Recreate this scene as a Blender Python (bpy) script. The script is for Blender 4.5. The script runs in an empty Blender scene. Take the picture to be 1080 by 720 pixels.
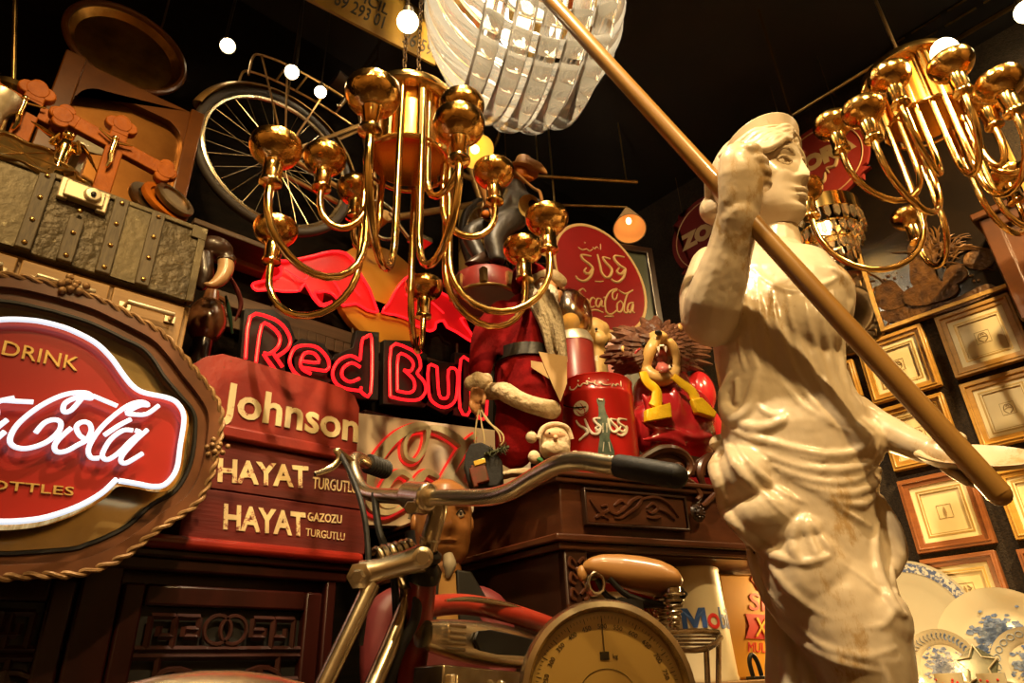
import bpy, bmesh, math, random
from mathutils import Vector as V, Matrix, noise
from mathutils.bvhtree import BVHTree
random.seed(7)
C = bpy.context.scene.collection
R = math.radians
PI = math.pi
# ------------------------------------------------------------------ camera
FPX, PITCH, ROLL, AZ = 712.0, R(26.8), R(2.4), R(46.7)
CAM = V((0, 0, 0.75))
h = V((math.cos(AZ), math.sin(AZ), 0)); r0 = V((math.sin(AZ), -math.cos(AZ), 0))
FW = h*math.cos(PITCH) + V((0, 0, 1))*math.sin(PITCH)
u0 = V((0, 0, 1))*math.cos(PITCH) - h*math.sin(PITCH)
RT = r0*math.cos(ROLL) - u0*math.sin(ROLL)
UP = r0*math.sin(ROLL) + u0*math.cos(ROLL)
cd = bpy.data.cameras.new('camera'); cam = bpy.data.objects.new('camera', cd); C.objects.link(cam)
cd.sensor_width = 36.0; cd.lens = 36.0*FPX/1080.0; cd.clip_start = 0.02
cam.matrix_world = Matrix(((RT.x, UP.x, -FW.x, CAM.x), (RT.y, UP.y, -FW.y, CAM.y), (RT.z, UP.z, -FW.z, CAM.z), (0, 0, 0, 1)))
bpy.context.scene.camera = cam
def ray(px, py): return RT*(px-540) + UP*(360-py) + FW*FPX
def P(px, py, d): return CAM + ray(px, py)*(d/FPX)           # point at a distance along the view axis
def onY(px, py, y): r = ray(px, py); return CAM + r*((y-CAM.y)/r.y)
def onX(px, py, x): r = ray(px, py); return CAM + r*((x-CAM.x)/r.x)
def onZ(px, py, z): r = ray(px, py); return CAM + r*((z-CAM.z)/r.z)
def onPl(px, py, p, n): r = ray(px, py); return CAM + r*((p-CAM).dot(n)/r.dot(n))
def depth(p): return (p-CAM).dot(FW)
def frame(o, rt, up):                                         # matrix with columns right, up, out
    rt = rt.normalized(); out = rt.cross(up).normalized(); up = out.cross(rt)
    return Matrix(((rt.x, up.x, out.x, o.x), (rt.y, up.y, out.y, o.y), (rt.z, up.z, out.z, o.z), (0, 0, 0, 1)))
X, Y, Z = V((1, 0, 0)), V((0, 1, 0)), V((0, 0, 1))
def FL(o): return frame(o, X, Z)                              # faces out of the left wall
def FR(o): return frame(o, -Y, Z)                             # faces out of the right wall
def axis(p, d, ref=None):                                     # local z runs along d
    d = d.normalized(); ref = ref or (Z if abs(d.z) < .95 else X)
    a = ref.cross(d).normalized(); b = d.cross(a)
    return Matrix(((a.x, b.x, d.x, p.x), (a.y, b.y, d.y, p.y), (a.z, b.z, d.z, p.z), (0, 0, 0, 1)))
def T(x, y=0, z=0): return Matrix.Translation((x, y, z) if not isinstance(x, V) else x)
def cr(pts, n=6, closed=False):                               # smooth curve through points
    pts = [V(p) for p in pts]; N = len(pts); out = []
    for i in range(N if closed else N-1):
        if closed: a, b, c, d = pts[i-1], pts[i], pts[(i+1) % N], pts[(i+2) % N]
        else: a, b, c, d = pts[max(i-1, 0)], pts[i], pts[i+1], pts[min(i+2, N-1)]
        for k in range(n):
            t = k/n
            out.append(.5*((2*b)+(c-a)*t+(2*a-5*b+4*c-d)*t*t+(3*b-a-3*c+d)*t*t*t))
    if not closed: out.append(pts[-1].copy())
    return out
def lerp(a, b, t): return a+(b-a)*t
def interp(tab, x):
    for (a, b), (c, d) in zip(tab, tab[1:]):
        if x <= c: return b+(d-b)*max(0, (x-a))/(c-a)
    return tab[-1][1]
# ------------------------------------------------------------------ mesh building
ORG = {}
class MB:
    def __init__(s): s.bm = bmesh.new()
    def box(s, c, size, m=None):
        m = m or Matrix(); vs = []
        for dx in (-.5, .5):
            for dy in (-.5, .5):
                for dz in (-.5, .5):
                    vs.append(s.bm.verts.new(m @ V((c[0]+dx*size[0], c[1]+dy*size[1], c[2]+dz*size[2]))))
        for q in ((0, 1, 3, 2), (4, 6, 7, 5), (0, 4, 5, 1), (2, 3, 7, 6), (0, 2, 6, 4), (1, 5, 7, 3)): s.bm.faces.new([vs[i] for i in q])
        return s
    def tube(s, pts, rad, seg=10, closed=False, flat=1.0, cap=True, ref=None):
        pts = [V(p) for p in pts]; n = len(pts)
        rr = rad if isinstance(rad, (list, tuple)) else [rad]*n
        if len(rr) != n: rr = [interp([(i/(len(rr)-1), q) for i, q in enumerate(rr)], k/(n-1)) for k in range(n)]
        tang = []
        for i in range(n):
            a = pts[i-1] if (i or closed) else pts[i]; b = pts[(i+1) % n] if (i < n-1 or closed) else pts[i]
            t = (b-a); tang.append(t.normalized() if t.length > 1e-9 else (tang[-1] if tang else Z.copy()))
        t0 = tang[0]; up = ref or (Z if abs(t0.z) < .9 else X); nn = (up-t0*up.dot(t0)).normalized()
        rings = []
        for i in range(n):
            nn = nn-tang[i]*nn.dot(tang[i]); nn = nn.normalized() if nn.length > 1e-6 else tang[i].orthogonal().normalized()
            b = tang[i].cross(nn)
            rings.append([s.bm.verts.new(pts[i]+(nn*math.cos(2*PI*k/seg)*flat+b*math.sin(2*PI*k/seg))*rr[i]) for k in range(seg)])
        for i in range(n if closed else n-1):
            A, B = rings[i], rings[(i+1) % n]
            for k in range(seg): s.bm.faces.new((A[k], A[(k+1) % seg], B[(k+1) % seg], B[k]))
        if cap and not closed: s.bm.faces.new(rings[0][::-1]); s.bm.faces.new(rings[-1])
        return s
    def lathe(s, prof, m=None, seg=24, a0=0, a1=2*PI):
        m = m or Matrix(); full = abs(a1-a0-2*PI) < 1e-6; rings = []
        for r, z in prof:
            if r < 1e-6 and full: rings.append([s.bm.verts.new(m @ V((0, 0, z)))]); continue
            rings.append([s.bm.verts.new(m @ V((r*math.cos(a0+(a1-a0)*k/seg), r*math.sin(a0+(a1-a0)*k/seg), z))) for k in range(seg if full else seg+1)])
        for A, B in zip(rings, rings[1:]):
            K = seg
            for k in range(K):
                k2 = (k+1) % seg if full else k+1
                if len(A) == 1 and len(B) == 1: continue
                if len(A) == 1: s.bm.faces.new((A[0], B[k], B[k2]))
                elif len(B) == 1: s.bm.faces.new((A[k], A[k2], B[0]))
                else: s.bm.faces.new((A[k], A[k2], B[k2], B[k]))
        return s
    def prism(s, poly, d0, d1, m=None, holes=None):
        m = m or Matrix(); n = len(poly)
        lo = [s.bm.verts.new(m @ V((p[0], p[1], d0))) for p in poly]; hi = [s.bm.verts.new(m @ V((p[0], p[1], d1))) for p in poly]
        ed = []
        for k in range(n): s.bm.faces.new((lo[k], lo[(k+1) % n], hi[(k+1) % n], hi[k]))
        for L in (lo, hi):
            try: f = s.bm.faces.new(L); bmesh.ops.triangulate(s.bm, faces=[f], ngon_method='EAR_CLIP')
            except ValueError: pass
        return s
    def ring(s, outer, inner, d0, d1, m=None):                # frame between two outlines of equal point count
        m = m or Matrix(); n = len(outer)
        q = [[s.bm.verts.new(m @ V((p[0], p[1], d))) for p in L] for L, d in ((outer, d0), (outer, d1), (inner, d1), (inner, d0))]
        for a in range(4):
            A, B = q[a], q[(a+1) % 4]
            for k in range(n): s.bm.faces.new((A[k], A[(k+1) % n], B[(k+1) % n], B[k]))
        return s
    def ball(s, c, r, m=None, u=16, v=10):
        m = m or Matrix(); r = (r, r, r) if not isinstance(r, (tuple, list)) else r
        prof = [(math.sin(PI*i/v), -math.cos(PI*i/v)) for i in range(v+1)]
        return s.lathe([(a if 0 < i < v else 0, b) for i, (a, b) in enumerate(prof)], m @ T(V(c)) @ Matrix.Diagonal((r[0], r[1], r[2], 1)), u)
    def torus(s, m, Rm, rm, seg=32, s2=10):
        return s.tube([m @ V((Rm*math.cos(2*PI*k/seg), Rm*math.sin(2*PI*k/seg), 0)) for k in range(seg)], rm, s2, closed=True)
    def text(s, t, size, m, d=.002, off=0.0, align='CENTER', sx=1.0, space=1.0, fn=None, shear=0):
        cu = bpy.data.curves.new('t', 'FONT'); cu.body = t; cu.size = size; cu.extrude = d; cu.offset = off; cu.resolution_u = 3
        cu.align_x = align; cu.align_y = 'CENTER'; cu.space_character = space; cu.shear = shear
        o = bpy.data.objects.new('t', cu); C.objects.link(o); dg = bpy.context.evaluated_depsgraph_get(); dg.update()
        me = o.evaluated_get(dg).to_mesh(); S = Matrix.Diagonal((sx, 1, 1, 1))
        vs = [s.bm.verts.new(fn(S @ v.co) if fn else m @ (S @ v.co)) for v in me.vertices]
        for p in me.polygons:
            try: s.bm.faces.new([vs[i] for i in p.vertices])
            except ValueError: pass
        o.evaluated_get(dg).to_mesh_clear(); bpy.data.objects.remove(o); bpy.data.curves.remove(cu)
        return s
    def xf(s, f):
        for v in s.bm.verts: v.co = f(v.co)
        return s
    def above(s, z):
        for v in s.bm.verts: v.co.z = max(v.co.z, z)
        return s
    def build(s, name, mat, parent=None, smooth=True, bev=0, sub=0, base=None, ang=40):
        bm = s.bm
        bmesh.ops.recalc_face_normals(bm, faces=bm.faces[:])
        me = bpy.data.meshes.new(name)
        if parent is not None: org = ORG[parent.name]
        elif base is not None: org = V(base)
        else:
            xs = [v.co for v in bm.verts]
            org = V(((min(v.x for v in xs)+max(v.x for v in xs))/2, (min(v.y for v in xs)+max(v.y for v in xs))/2, min(v.z for v in xs)))
        for v in bm.verts: v.co -= org
        bm.to_mesh(me); bm.free()
        if smooth:
            me.polygons.foreach_set('use_smooth', [True]*len(me.polygons))
            try: me.set_sharp_from_angle(angle=R(ang))
            except Exception: pass
        o = bpy.data.objects.new(name, me); C.objects.link(o)
        if mat: me.materials.append(mat)
        if parent is not None: o.parent = parent
        else: o.location = org
        ORG[o.name] = org.copy()
        if bev: b = o.modifiers.new('bevel', 'BEVEL'); b.width = bev; b.segments = 2; b.limit_method = 'ANGLE'; b.angle_limit = R(35)
        if sub: q = o.modifiers.new('sub', 'SUBSURF'); q.levels = q.render_levels = sub
        return o
def tag(o, label, cat, group=None):
    o['label'] = label; o['category'] = cat
    if group: o['group'] = group
    return o
def thing(name, label, cat, loc=(0, 0, 0), group=None):
    o = bpy.data.objects.new(name, None); C.objects.link(o); o.location = loc; o.empty_display_size = .05
    ORG[o.name] = V(loc); return tag(o, label, cat, group)
def struct(o): o['kind'] = 'structure'; return o
def dup(root, label=None, group=None):
    c = root.copy(); C.objects.link(c); ORG[c.name] = ORG[root.name].copy()
    if label: c['label'] = label
    if group: c['group'] = group
    for ch in list(root.children):
        k = ch.copy(); C.objects.link(k); k.parent = c
        for g in list(ch.children): q = g.copy(); C.objects.link(q); q.parent = k
    return c
# ------------------------------------------------------------------ materials
MATS = {}
def mat(name, col, rough=.5, metal=0, col2=None, nscale=8, bump=0, bscale=60, emit=None, es=0, trans=0, ior=1.45, coat=0, stretch=None, contrast=(.35, .65), spec=.5, alpha=1, wear=None):
    m = bpy.data.materials.new(name); m.use_nodes = True; nt = m.node_tree; b = nt.nodes['Principled BSDF']; L = nt.links.new
    def c4(c): return (c[0], c[1], c[2], 1)
    b.inputs['Base Color'].default_value = c4(col); b.inputs['Roughness'].default_value = rough; b.inputs['Metallic'].default_value = metal
    b.inputs['Specular IOR Level'].default_value = spec; b.inputs['IOR'].default_value = ior
    if trans: b.inputs['Transmission Weight'].default_value = trans
    if coat: b.inputs['Coat Weight'].default_value = coat; b.inputs['Coat Roughness'].default_value = .12
    if emit: b.inputs['Emission Color'].default_value = c4(emit); b.inputs['Emission Strength'].default_value = es
    if alpha < 1: b.inputs['Alpha'].default_value = alpha
    tc = None
    if col2 or bump or wear:
        tc = nt.nodes.new('ShaderNodeTexCoord'); mp = nt.nodes.new('ShaderNodeMapping'); L(tc.outputs['Object'], mp.inputs['Vector'])
        if stretch: mp.inputs['Scale'].default_value = stretch
    if col2 or wear:
        n = nt.nodes.new('ShaderNodeTexNoise'); n.inputs['Scale'].default_value = nscale; n.inputs['Detail'].default_value = 6; n.inputs['Roughness'].default_value = .6
        L(mp.outputs[0], n.inputs['Vector']); rp = nt.nodes.new('ShaderNodeValToRGB'); rp.color_ramp.elements[0].position = contrast[0]; rp.color_ramp.elements[1].position = contrast[1]
        rp.color_ramp.elements[0].color = c4(col); rp.color_ramp.elements[1].color = c4(col2 or col); L(n.outputs['Fac'], rp.inputs['Fac'])
        src = rp.outputs[0]
        if wear:                                              # scratched, rusted or stained spots of a third colour
            n2 = nt.nodes.new('ShaderNodeTexNoise'); n2.inputs['Scale'].default_value = wear[1]; n2.inputs['Detail'].default_value = 10; n2.inputs['Roughness'].default_value = .75
            L(mp.outputs[0], n2.inputs['Vector']); r2 = nt.nodes.new('ShaderNodeValToRGB'); r2.color_ramp.elements[0].position = wear[2]; r2.color_ramp.elements[1].position = wear[2]+.06
            L(n2.outputs['Fac'], r2.inputs['Fac']); mx = nt.nodes.new('ShaderNodeMix'); mx.data_type = 'RGBA'
            L(r2.outputs[0], mx.inputs[0]); L(src, mx.inputs[6]); mx.inputs[7].default_value = c4(wear[0]); src = mx.outputs[2]
        L(src, b.inputs['Base Color'])
    if bump:
        n3 = nt.nodes.new('ShaderNodeTexNoise'); n3.inputs['Scale'].default_value = bscale; n3.inputs['Detail'].default_value = 4; L(mp.outputs[0], n3.inputs['Vector'])
        bp = nt.nodes.new('ShaderNodeBump'); bp.inputs['Strength'].default_value = bump; bp.inputs['Distance'].default_value = .01; L(n3.outputs['Fac'], bp.inputs['Height']); L(bp.outputs[0], b.inputs['Normal'])
    MATS[name] = m; return m
def lamp(name, kind, loc, power, col=(1, .72, .38), size=.03, target=None, spot=60, blend=.6):
    d = bpy.data.lights.new(name, kind); d.energy = power; d.color = col; o = bpy.data.objects.new(name, d); C.objects.link(o); o.location = loc
    if kind == 'AREA': d.size = size
    else: d.shadow_soft_size = size
    if kind == 'SPOT': d.spot_size = R(spot); d.spot_blend = blend
    if target is not None: o.rotation_euler = (V(target)-V(loc)).to_track_quat('-Z', 'Y').to_euler()
    return o
def thin_glass(name, tint, gl=.10, ro=.04):
    m = bpy.data.materials.new(name); m.use_nodes = True; nt = m.node_tree; nt.nodes.clear(); L = nt.links.new
    o = nt.nodes.new('ShaderNodeOutputMaterial'); t = nt.nodes.new('ShaderNodeBsdfTransparent'); g = nt.nodes.new('ShaderNodeBsdfGlossy'); x = nt.nodes.new('ShaderNodeMixShader'); lw = nt.nodes.new('ShaderNodeLayerWeight'); mp = nt.nodes.new('ShaderNodeMapRange')
    t.inputs[0].default_value = (*tint, 1); g.inputs['Roughness'].default_value = ro; lw.inputs[0].default_value = .35
    mp.inputs[3].default_value = gl; mp.inputs[4].default_value = .75; L(lw.outputs['Facing'], mp.inputs[0]); L(mp.outputs[0], x.inputs[0]); L(t.outputs[0], x.inputs[1]); L(g.outputs[0], x.inputs[2]); L(x.outputs[0], o.inputs[0]); return m
gold = mat('polished_brass', (.94, .64, .22), .14, 1, col2=(.84, .52, .15), nscale=5)
brass = mat('aged_brass', (.55, .36, .12), .3, 1, col2=(.30, .18, .06), nscale=14)
bronze = mat('dark_bronze', (.30, .19, .08), .35, 1, col2=(.14, .08, .03), nscale=9)
chrome = mat('warm_chrome', (.90, .80, .60), .27, 1, col2=(.74, .62, .42), nscale=7)
oldchrome = mat('tarnished_chrome', (.66, .55, .37), .27, 1, col2=(.40, .31, .18), nscale=16)
iron = mat('black_iron', (.02, .018, .015), .4, .6)
black = mat('black_paint', (.008, .007, .006), .5)
rubber = mat('black_rubber', (.012, .011, .01), .6, bump=.15)
ivory = mat('cream_paint', (.75, .62, .38), .6)
neonw = mat('white_neon', (.6, .62, .66), .3, emit=(.80, .88, 1), es=.88)
neonr = mat('red_neon', (.35, .008, .01), .3, emit=(1, .010, .014), es=1.9)
bulbm = mat('lit_bulb', (1, .9, .7), .3, emit=(1, .78, .42), es=28)
# ------------------------------------------------------------------ fitted helpers
def fit_text(mb, s, bl, br, tl, to3, d=.002, off=0.0, space=1.0, lift=0.0, nrm=None):
    """lettering that runs from bl to br with its cap height at tl, on the surface that to3 stands for"""
    o, w, u = to3(*bl), to3(*br), to3(*tl); rt, up = w-o, u-o
    out = nrm if nrm else rt.cross(up).normalized()
    tmp = MB(); tmp.text(s, 1, Matrix(), 1.0, off, 'LEFT', 1, space)
    xs = [v.co.x for v in tmp.bm.verts]; ref = MB(); ref.text('H', 1, Matrix(), 1.0, off, 'LEFT'); ys = [v.co.y for v in ref.bm.verts]
    x0, x1, y0, y1 = min(xs), max(xs), min(ys), max(ys); ref.bm.free()
    tmp.xf(lambda c: o+rt*((c.x-x0)/(x1-x0))+up*((c.y-y0)/(y1-y0))+out*(lift+d*c.z))
    vm = {v: mb.bm.verts.new(v.co) for v in tmp.bm.verts}
    for f in tmp.bm.faces: mb.bm.faces.new([vm[v] for v in f.verts])
    tmp.bm.free(); return mb
def pl(pts, y): return [onY(a, b, y) for a, b in pts]
def plate(mb, pts, y, th):                                    # upright slab with the outline pts, front at y, th deep
    q = [onY(a, b, y) for a, b in pts]
    return mb.prism([(p.x, p.z) for p in q], 0, -th, frame(V((0, y, 0)), X, Z))
def boxc(mb, p0, p1): return mb.box(((p0[0]+p1[0])/2, (p0[1]+p1[1])/2, (p0[2]+p1[2])/2), (abs(p1[0]-p0[0]), abs(p1[1]-p0[1]), abs(p1[2]-p0[2])))
# ------------------------------------------------------------------ room shell
YW, XW, ZC = 2.1, 2.95, 3.35
XB, YB = -2.6, -2.6
wallL = mat('stained_boards', (.008, .005, .003), .9, spec=.1, col2=(.004, .003, .002), nscale=6, stretch=(1, 1, 9), bump=.2)
wallR = mat('dark_wallpaper', (.034, .023, .013), .8, spec=.2, col2=(.014, .010, .007), nscale=110, bump=.5, bscale=150)
dark = mat('black_ceiling', (.012, .009, .006), .7, col2=(.006, .005, .004), nscale=4)
floorm = mat('dark_floorboards', (.13, .075, .035), .4, col2=(.08, .045, .02), nscale=5, stretch=(1, 8, 1))
wallB = mat('warm_plaster', (.55, .40, .24), .8, col2=(.38, .26, .14), nscale=1.5)
struct(boxc(MB(), (XB, YB, -.06), (XW, YW, 0)).build('floor', floorm))
struct(boxc(MB(), (XB, YB, ZC), (XW, YW, ZC+.06)).build('ceiling', dark))
struct(boxc(MB(), (XB, YW, 0), (XW+.08, YW+.08, ZC)).build('wall_left', wallL))
struct(boxc(MB(), (XW, YB, 0), (XW+.08, YW, ZC)).build('wall_right', wallR))
struct(boxc(MB(), (XB-.08, YB, 0), (XB, YW, ZC)).build('wall_back', wallB))
struct(boxc(MB(), (XB, YB-.08, 0), (XW, YB, ZC)).build('wall_near', wallB))
# ------------------------------------------------------------------ carved sideboard on the left
redwood = mat('red_lacquered_wood', (.032, .005, .003), .34, col2=(.014, .0025, .0016), nscale=7, stretch=(1, 1, .15), coat=.08, spec=.3)
redtop = mat('red_table_edge', (.30, .022, .012), .3, col2=(.20, .014, .009), nscale=9, stretch=(.3, 1, 1), coat=.3)
fret = mat('carved_fretwork_wood', (.035, .008, .005), .4, col2=(.02, .005, .003), nscale=20)
yc = 1.62; zt = onY(288, 573, yc).z; xr = onY(385, 588, yc).x; xb = onY(362, 620, yc).x; xl = onY(-190, 600, yc).x
cab = thing('sideboard', 'dark red sideboard with carved fretwork doors under the red crates', 'cabinet', ((xl+xb)/2, (yc+YW)/2, 0))
yb = yc+.04
m = MB(); boxc(m, (xl, yb+.03, .08), (xb, YW-.02, zt-.06)); boxc(m, (xl+.02, yb+.05, 0), (xb-.04, YW-.03, .1)); m.build('carcass', redwood, cab, bev=.004)
m = MB(); boxc(m, (xl-.03, yc, zt-.03), (xr, YW-.01, zt)); m.build('top_board', redtop, cab, bev=.012)
m = MB(); boxc(m, (xl-.01, yc+.02, zt-.048), (xr-.02, YW-.02, zt-.028)); boxc(m, (xl, yc+.03, zt-.075), (xr-.03, yb+.06, zt-.045)); m.build('moulding', redwood, cab, bev=.006)
dx = [onY(-180, 660, yb).x, onY(72, 660, yb).x, onY(122, 660, yb).x, onY(338, 660, yb).x]
z1 = zt-.10; z0 = .2
for a_, b_ in ((dx[1]+.005, dx[2]-.005), (dx[3]+.005, xb)): m = MB(); boxc(m, (a_, yb-.006, .1), (b_, yb+.05, zt-.07)); m.build('post', redwood, cab, bev=.005)
for (a, b) in ((dx[0], dx[1]), (dx[2], dx[3])):
    m = MB(); w = .045
    boxc(m, (a, yb, z0), (a+w, yb+.03, z1)); boxc(m, (b-w, yb, z0), (b, yb+.03, z1)); boxc(m, (a+w, yb, z1-w), (b-w, yb+.03, z1)); boxc(m, (a+w, yb, z0), (b-w, yb+.03, z0+w))
    d = m.build('door', redwood, cab, bev=.006)
    m = MB(); t = .007; yy = yb+.008
    ia, ib, iz = a+w, b-w, z1-w
    def bar(p, q): 
        m.tube([V((p[0], yy, p[1])), V((q[0], yy, q[1]))], t, 4)
    def poly(ps): 
        for p, q in zip(ps, ps[1:]): bar(p, q)
    W = ib-ia; cx = (ia+ib)/2
    poly([(ia, iz-.085), (ib, iz-.085)]); poly([(ia, iz-.10), (ib, iz-.10)])
    for s in (-1, 1):
        for f0 in (.44, .30):
            x0 = cx+s*W*f0
            poly([(x0, iz-.085), (x0, iz-.02), (x0-s*.05, iz-.02), (x0-s*.05, iz-.06), (x0-s*.02, iz-.06), (x0-s*.02, iz-.04)])
        poly([(cx+s*.06, iz-.045), (cx+s*W*.24, iz-.045)])
        m.tube([V((cx+s*.018+.03*math.cos(k*PI/10), yy, iz-.045+.03*math.sin(k*PI/10))) for k in range(20)], .005, 6, closed=True)
        poly([(cx+s*W*.36, iz-.10), (cx+s*W*.36, z0+w)])
        for k in range(5): z_ = iz-.15-k*.1; poly([(cx+s*W*.36, z_), (cx+s*W*.5, z_)]); poly([(cx+s*W*.43, z_), (cx+s*W*.43, z_-.05)])
        # scrolls and lotus of the main panel
        sc = [V((cx+s*(.10+(.012+.05*k/22)*math.cos(.45*k)), yy, iz-.16+(.012+.03*k/22)*math.sin(.45*k))) for k in range(23)]
        m.tube(sc, .007, 6)
        m.tube(cr([V((cx+s*.05, yy, iz-.24)), V((cx+s*.10, yy, iz-.20)), V((cx+s*.17, yy, iz-.23)), V((cx+s*.2, yy, iz-.31)), V((cx+s*.12, yy, iz-.36))]), .01, 6)
    for cxx in (cx-.09, cx+.09):
        pts = [(0, .07), (.022, .035), (.05, .03), (.06, 0), (.03, -.025), (0, -.03), (-.03, -.025), (-.06, 0), (-.05, .03), (-.022, .035)]
        m.prism([(p[0]+cxx, p[1]+iz-.19) for p in pts], 0, -.015, frame(V((0, yy-.006, 0)), X, Z))
        m.prism([(p[0]*1.1+cxx, -p[1]+iz-.36) for p in pts], 0, -.015, frame(V((0, yy-.006, 0)), X, Z))
    m.build('fretwork', fret, d)
    m = MB(); boxc(m, (ia-.01, yb+.026, z0+w-.01), (ib+.01, yb+.031, iz+.01)); m.build('backing_panel', black, d)
# ------------------------------------------------------------------ two lettered crates and the red outboard engine cowl
crate = mat('worn_red_crate_wood', (.13, .015, .010), .6, spec=.25, col2=(.07, .011, .008), nscale=10, stretch=(.2, 1, 2), wear=((.06, .03, .02), 30, .66), bump=.15)
crate2 = mat('faded_red_crate_wood', (.12, .017, .011), .6, spec=.25, col2=(.065, .013, .009), nscale=12, stretch=(.2, 1, 2), wear=((.25, .13, .07), 34, .64), bump=.15)
stencil = mat('stencil_cream', (.66, .50, .25), .6, wear=((.20, .04, .025), 40, .55))
def make_crate(L, Rr, mt, label, lines):
    # L, Rr: top and bottom pixel of the front's left and right end
    yk = yc+.03
    a, b, c, d = onY(*L[0], yk), onY(*Rr[0], yk), onY(*L[1], yk), onY(*Rr[1], yk)
    z1, z0 = (a.z+b.z)/2, (c.z+d.z)/2; x0 = (a.x+c.x)/2; x1 = (b.x+d.x)/2
    return x0, x1, z0, z1, yk
ck = onY(300, 530, yc+.03); z_a = zt+.001; z_b = onY(303, 526, yc+.03).z; z_c = onY(303, 476, yc+.03).z
cx0 = onY(196, 520, yc+.03).x; cx1 = onY(386, 560, yc+.03).x
for (zz0, zz1, mt, lab, xx1, lines) in ((z_a, z_b-.003, crate, 'dark red wooden crate with cream stencilled letters, standing on the sideboard under another crate', cx1, [('HAYAT', (235, 558), (322, 566), (236, 531), .03), ('GAZOZU', (324, 549), (360, 552), (324.5, 540), .015), ('TURGUTLU', (322, 565), (363, 570), (322.5, 557), .0)]),
        (z_b, z_c-.002, crate2, 'faded red wooden crate with cream stencilled letters, right beneath the engine cowl', cx1-.006, [('HAYAT', (229, 508), (325, 515), (230, 483), .03), ('TURGUTLU', (329, 515), (376, 520), (330, 503), .005)])):
    yk = yc+.03; th = .012
    t = thing('soda_crate', lab, 'crate', ((cx0+xx1)/2, yk+.14, zz0), 'lettered soda crates')
    m = MB(); boxc(m, (cx0, yk, zz0), (xx1, yk+th, zz1)); m.build('front_board', mt, t, bev=.002)
    m = MB(); boxc(m, (cx0, yk+.28, zz0), (xx1, yk+.28+th, zz1)); m.build('rear_board', mt, t, bev=.002)
    m = MB(); boxc(m, (xx1-th, yk+th, zz0), (xx1, yk+.28, zz1)); m.build('end_board', mt, t, bev=.002)
    m = MB(); boxc(m, (cx0, yk+th, zz0), (cx0+th, yk+.28, zz1)); m.build('end_board', mt, t, bev=.002)
    m = MB(); boxc(m, (cx0+th, yk+th, zz0), (xx1-th, yk+.28, zz0+th)); m.build('bottom_board', mt, t)
    for (s, bl, br, tl, off) in lines:
        m = MB(); fit_text(m, s, bl, br, tl, lambda a, b: onY(a, b, yk), .0012, off, lift=.0015); m.build('lettering', stencil, t, smooth=False)
cowlm = mat('chipped_red_enamel', (.27, .024, .013), .45, col2=(.19, .018, .010), nscale=7, wear=((.10, .045, .02), 17, .62), bump=.12)
cowlw = mat('worn_cream_letters', (.70, .56, .30), .55, wear=((.30, .05, .03), 26, .58))
ykc = yc+.02
ol = [(196, 458), (196, 400), (203, 384), (217, 376), (235, 373), (262, 380), (300, 391), (337, 401), (361, 408.5), (374, 417), (379, 430), (378, 452), (376, 481), (340, 475.5), (300, 469.5), (232, 459.5)]
zc0 = z_c
cw = thing('engine_cowl', 'chipped red outboard engine cowl with big cream letters on top of the crates', 'engine cowl', (onY(290, 470, ykc).x, ykc+.13, zc0))
q = [onY(a, b, ykc) for a, b in ol]; zlow = min(p.z for p in q)
poly2 = [(p.x, max(p.z, zc0+.03)) for p in q]
m = MB(); m.prism(poly2, 0, -.27, frame(V((0, ykc, 0)), X, Z)); o = m.build('shell', cowlm, cw, bev=.028); o.modifiers['bevel'].segments = 4; o.modifiers['bevel'].angle_limit = R(50)
m = MB(); boxc(m, (min(p.x for p in q)-.004, ykc-.006, zc0), (max(p.x for p in q)-.002, ykc+.275, zc0+.036)); m.build('lower_lip', cowlm, cw, bev=.008)
m = MB(); fit_text(m, 'Johnson', (231, 436), (377, 467), (236, 402), lambda a, b: onY(a, b, ykc), .002, .022, lift=.0015); m.build('lettering', cowlw, cw, smooth=False)
# ------------------------------------------------------------------ drawer unit and studded trunk
lightwood = mat('pale_drawer_wood', (.36, .21, .075), .5, col2=(.25, .14, .05), nscale=8, stretch=(.25, 1, 3), bump=.08)
nickel = mat('white_metal_handle', (.75, .66, .48), .35, .7, col2=(.55, .46, .3), nscale=30)
yd = 1.64
p = onY(203, 321, yd); dxr = p.x; dzt = p.z; dxl = onY(-80, 262, yd).x
dzt = (onY(0, 262, yd).z+p.z)/2
dz0 = zt+.001
du = thing('drawer_unit', 'pale wooden drawer unit with metal pulls between trunk and mirror', 'drawers', ((dxl+dxr)/2, (yd+YW)/2, dz0))
m = MB(); boxc(m, (dxl, yd+.012, dz0), (dxr, YW-.03, dzt)); m.build('carcass', lightwood, du, bev=.003)
g = [onY(-75, 270, yd).x, onY(16, 290, yd).x, onY(115, 315, yd).x, dxr-.012]
rows = [dzt-.014, dzt-.20, dzt-.38, dz0+.02]
for r_ in range(3):
    for k in range(3):
        m = MB(); boxc(m, (g[k]+.004, yd-.004, rows[r_+1]+.008), (g[k+1]-.004, yd+.02, rows[r_])); d = m.build('drawer', lightwood, du, bev=.003)
        cx = (g[k]+g[k+1])/2; hw = (g[k+1]-g[k])*.30; hz = rows[r_]-.045
        m = MB(); pts = [V((cx-hw, yd-.004, hz)), V((cx-hw, yd-.035, hz)), V((cx+hw, yd-.035, hz)), V((cx+hw, yd-.004, hz))]
        m.tube(pts, .007, 8); m.box((cx-hw, yd-.006, hz), (.026, .006, .022)); m.box((cx+hw, yd-.006, hz), (.026, .006, .022)); m.build('pull_handle', nickel, d, bev=.002)
trunkm = mat('embossed_trunk_tin', (.085, .062, .028), .5, .3, col2=(.05, .036, .016), nscale=16, wear=((.22, .18, .10), 28, .62), bump=.9, bscale=38)
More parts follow.
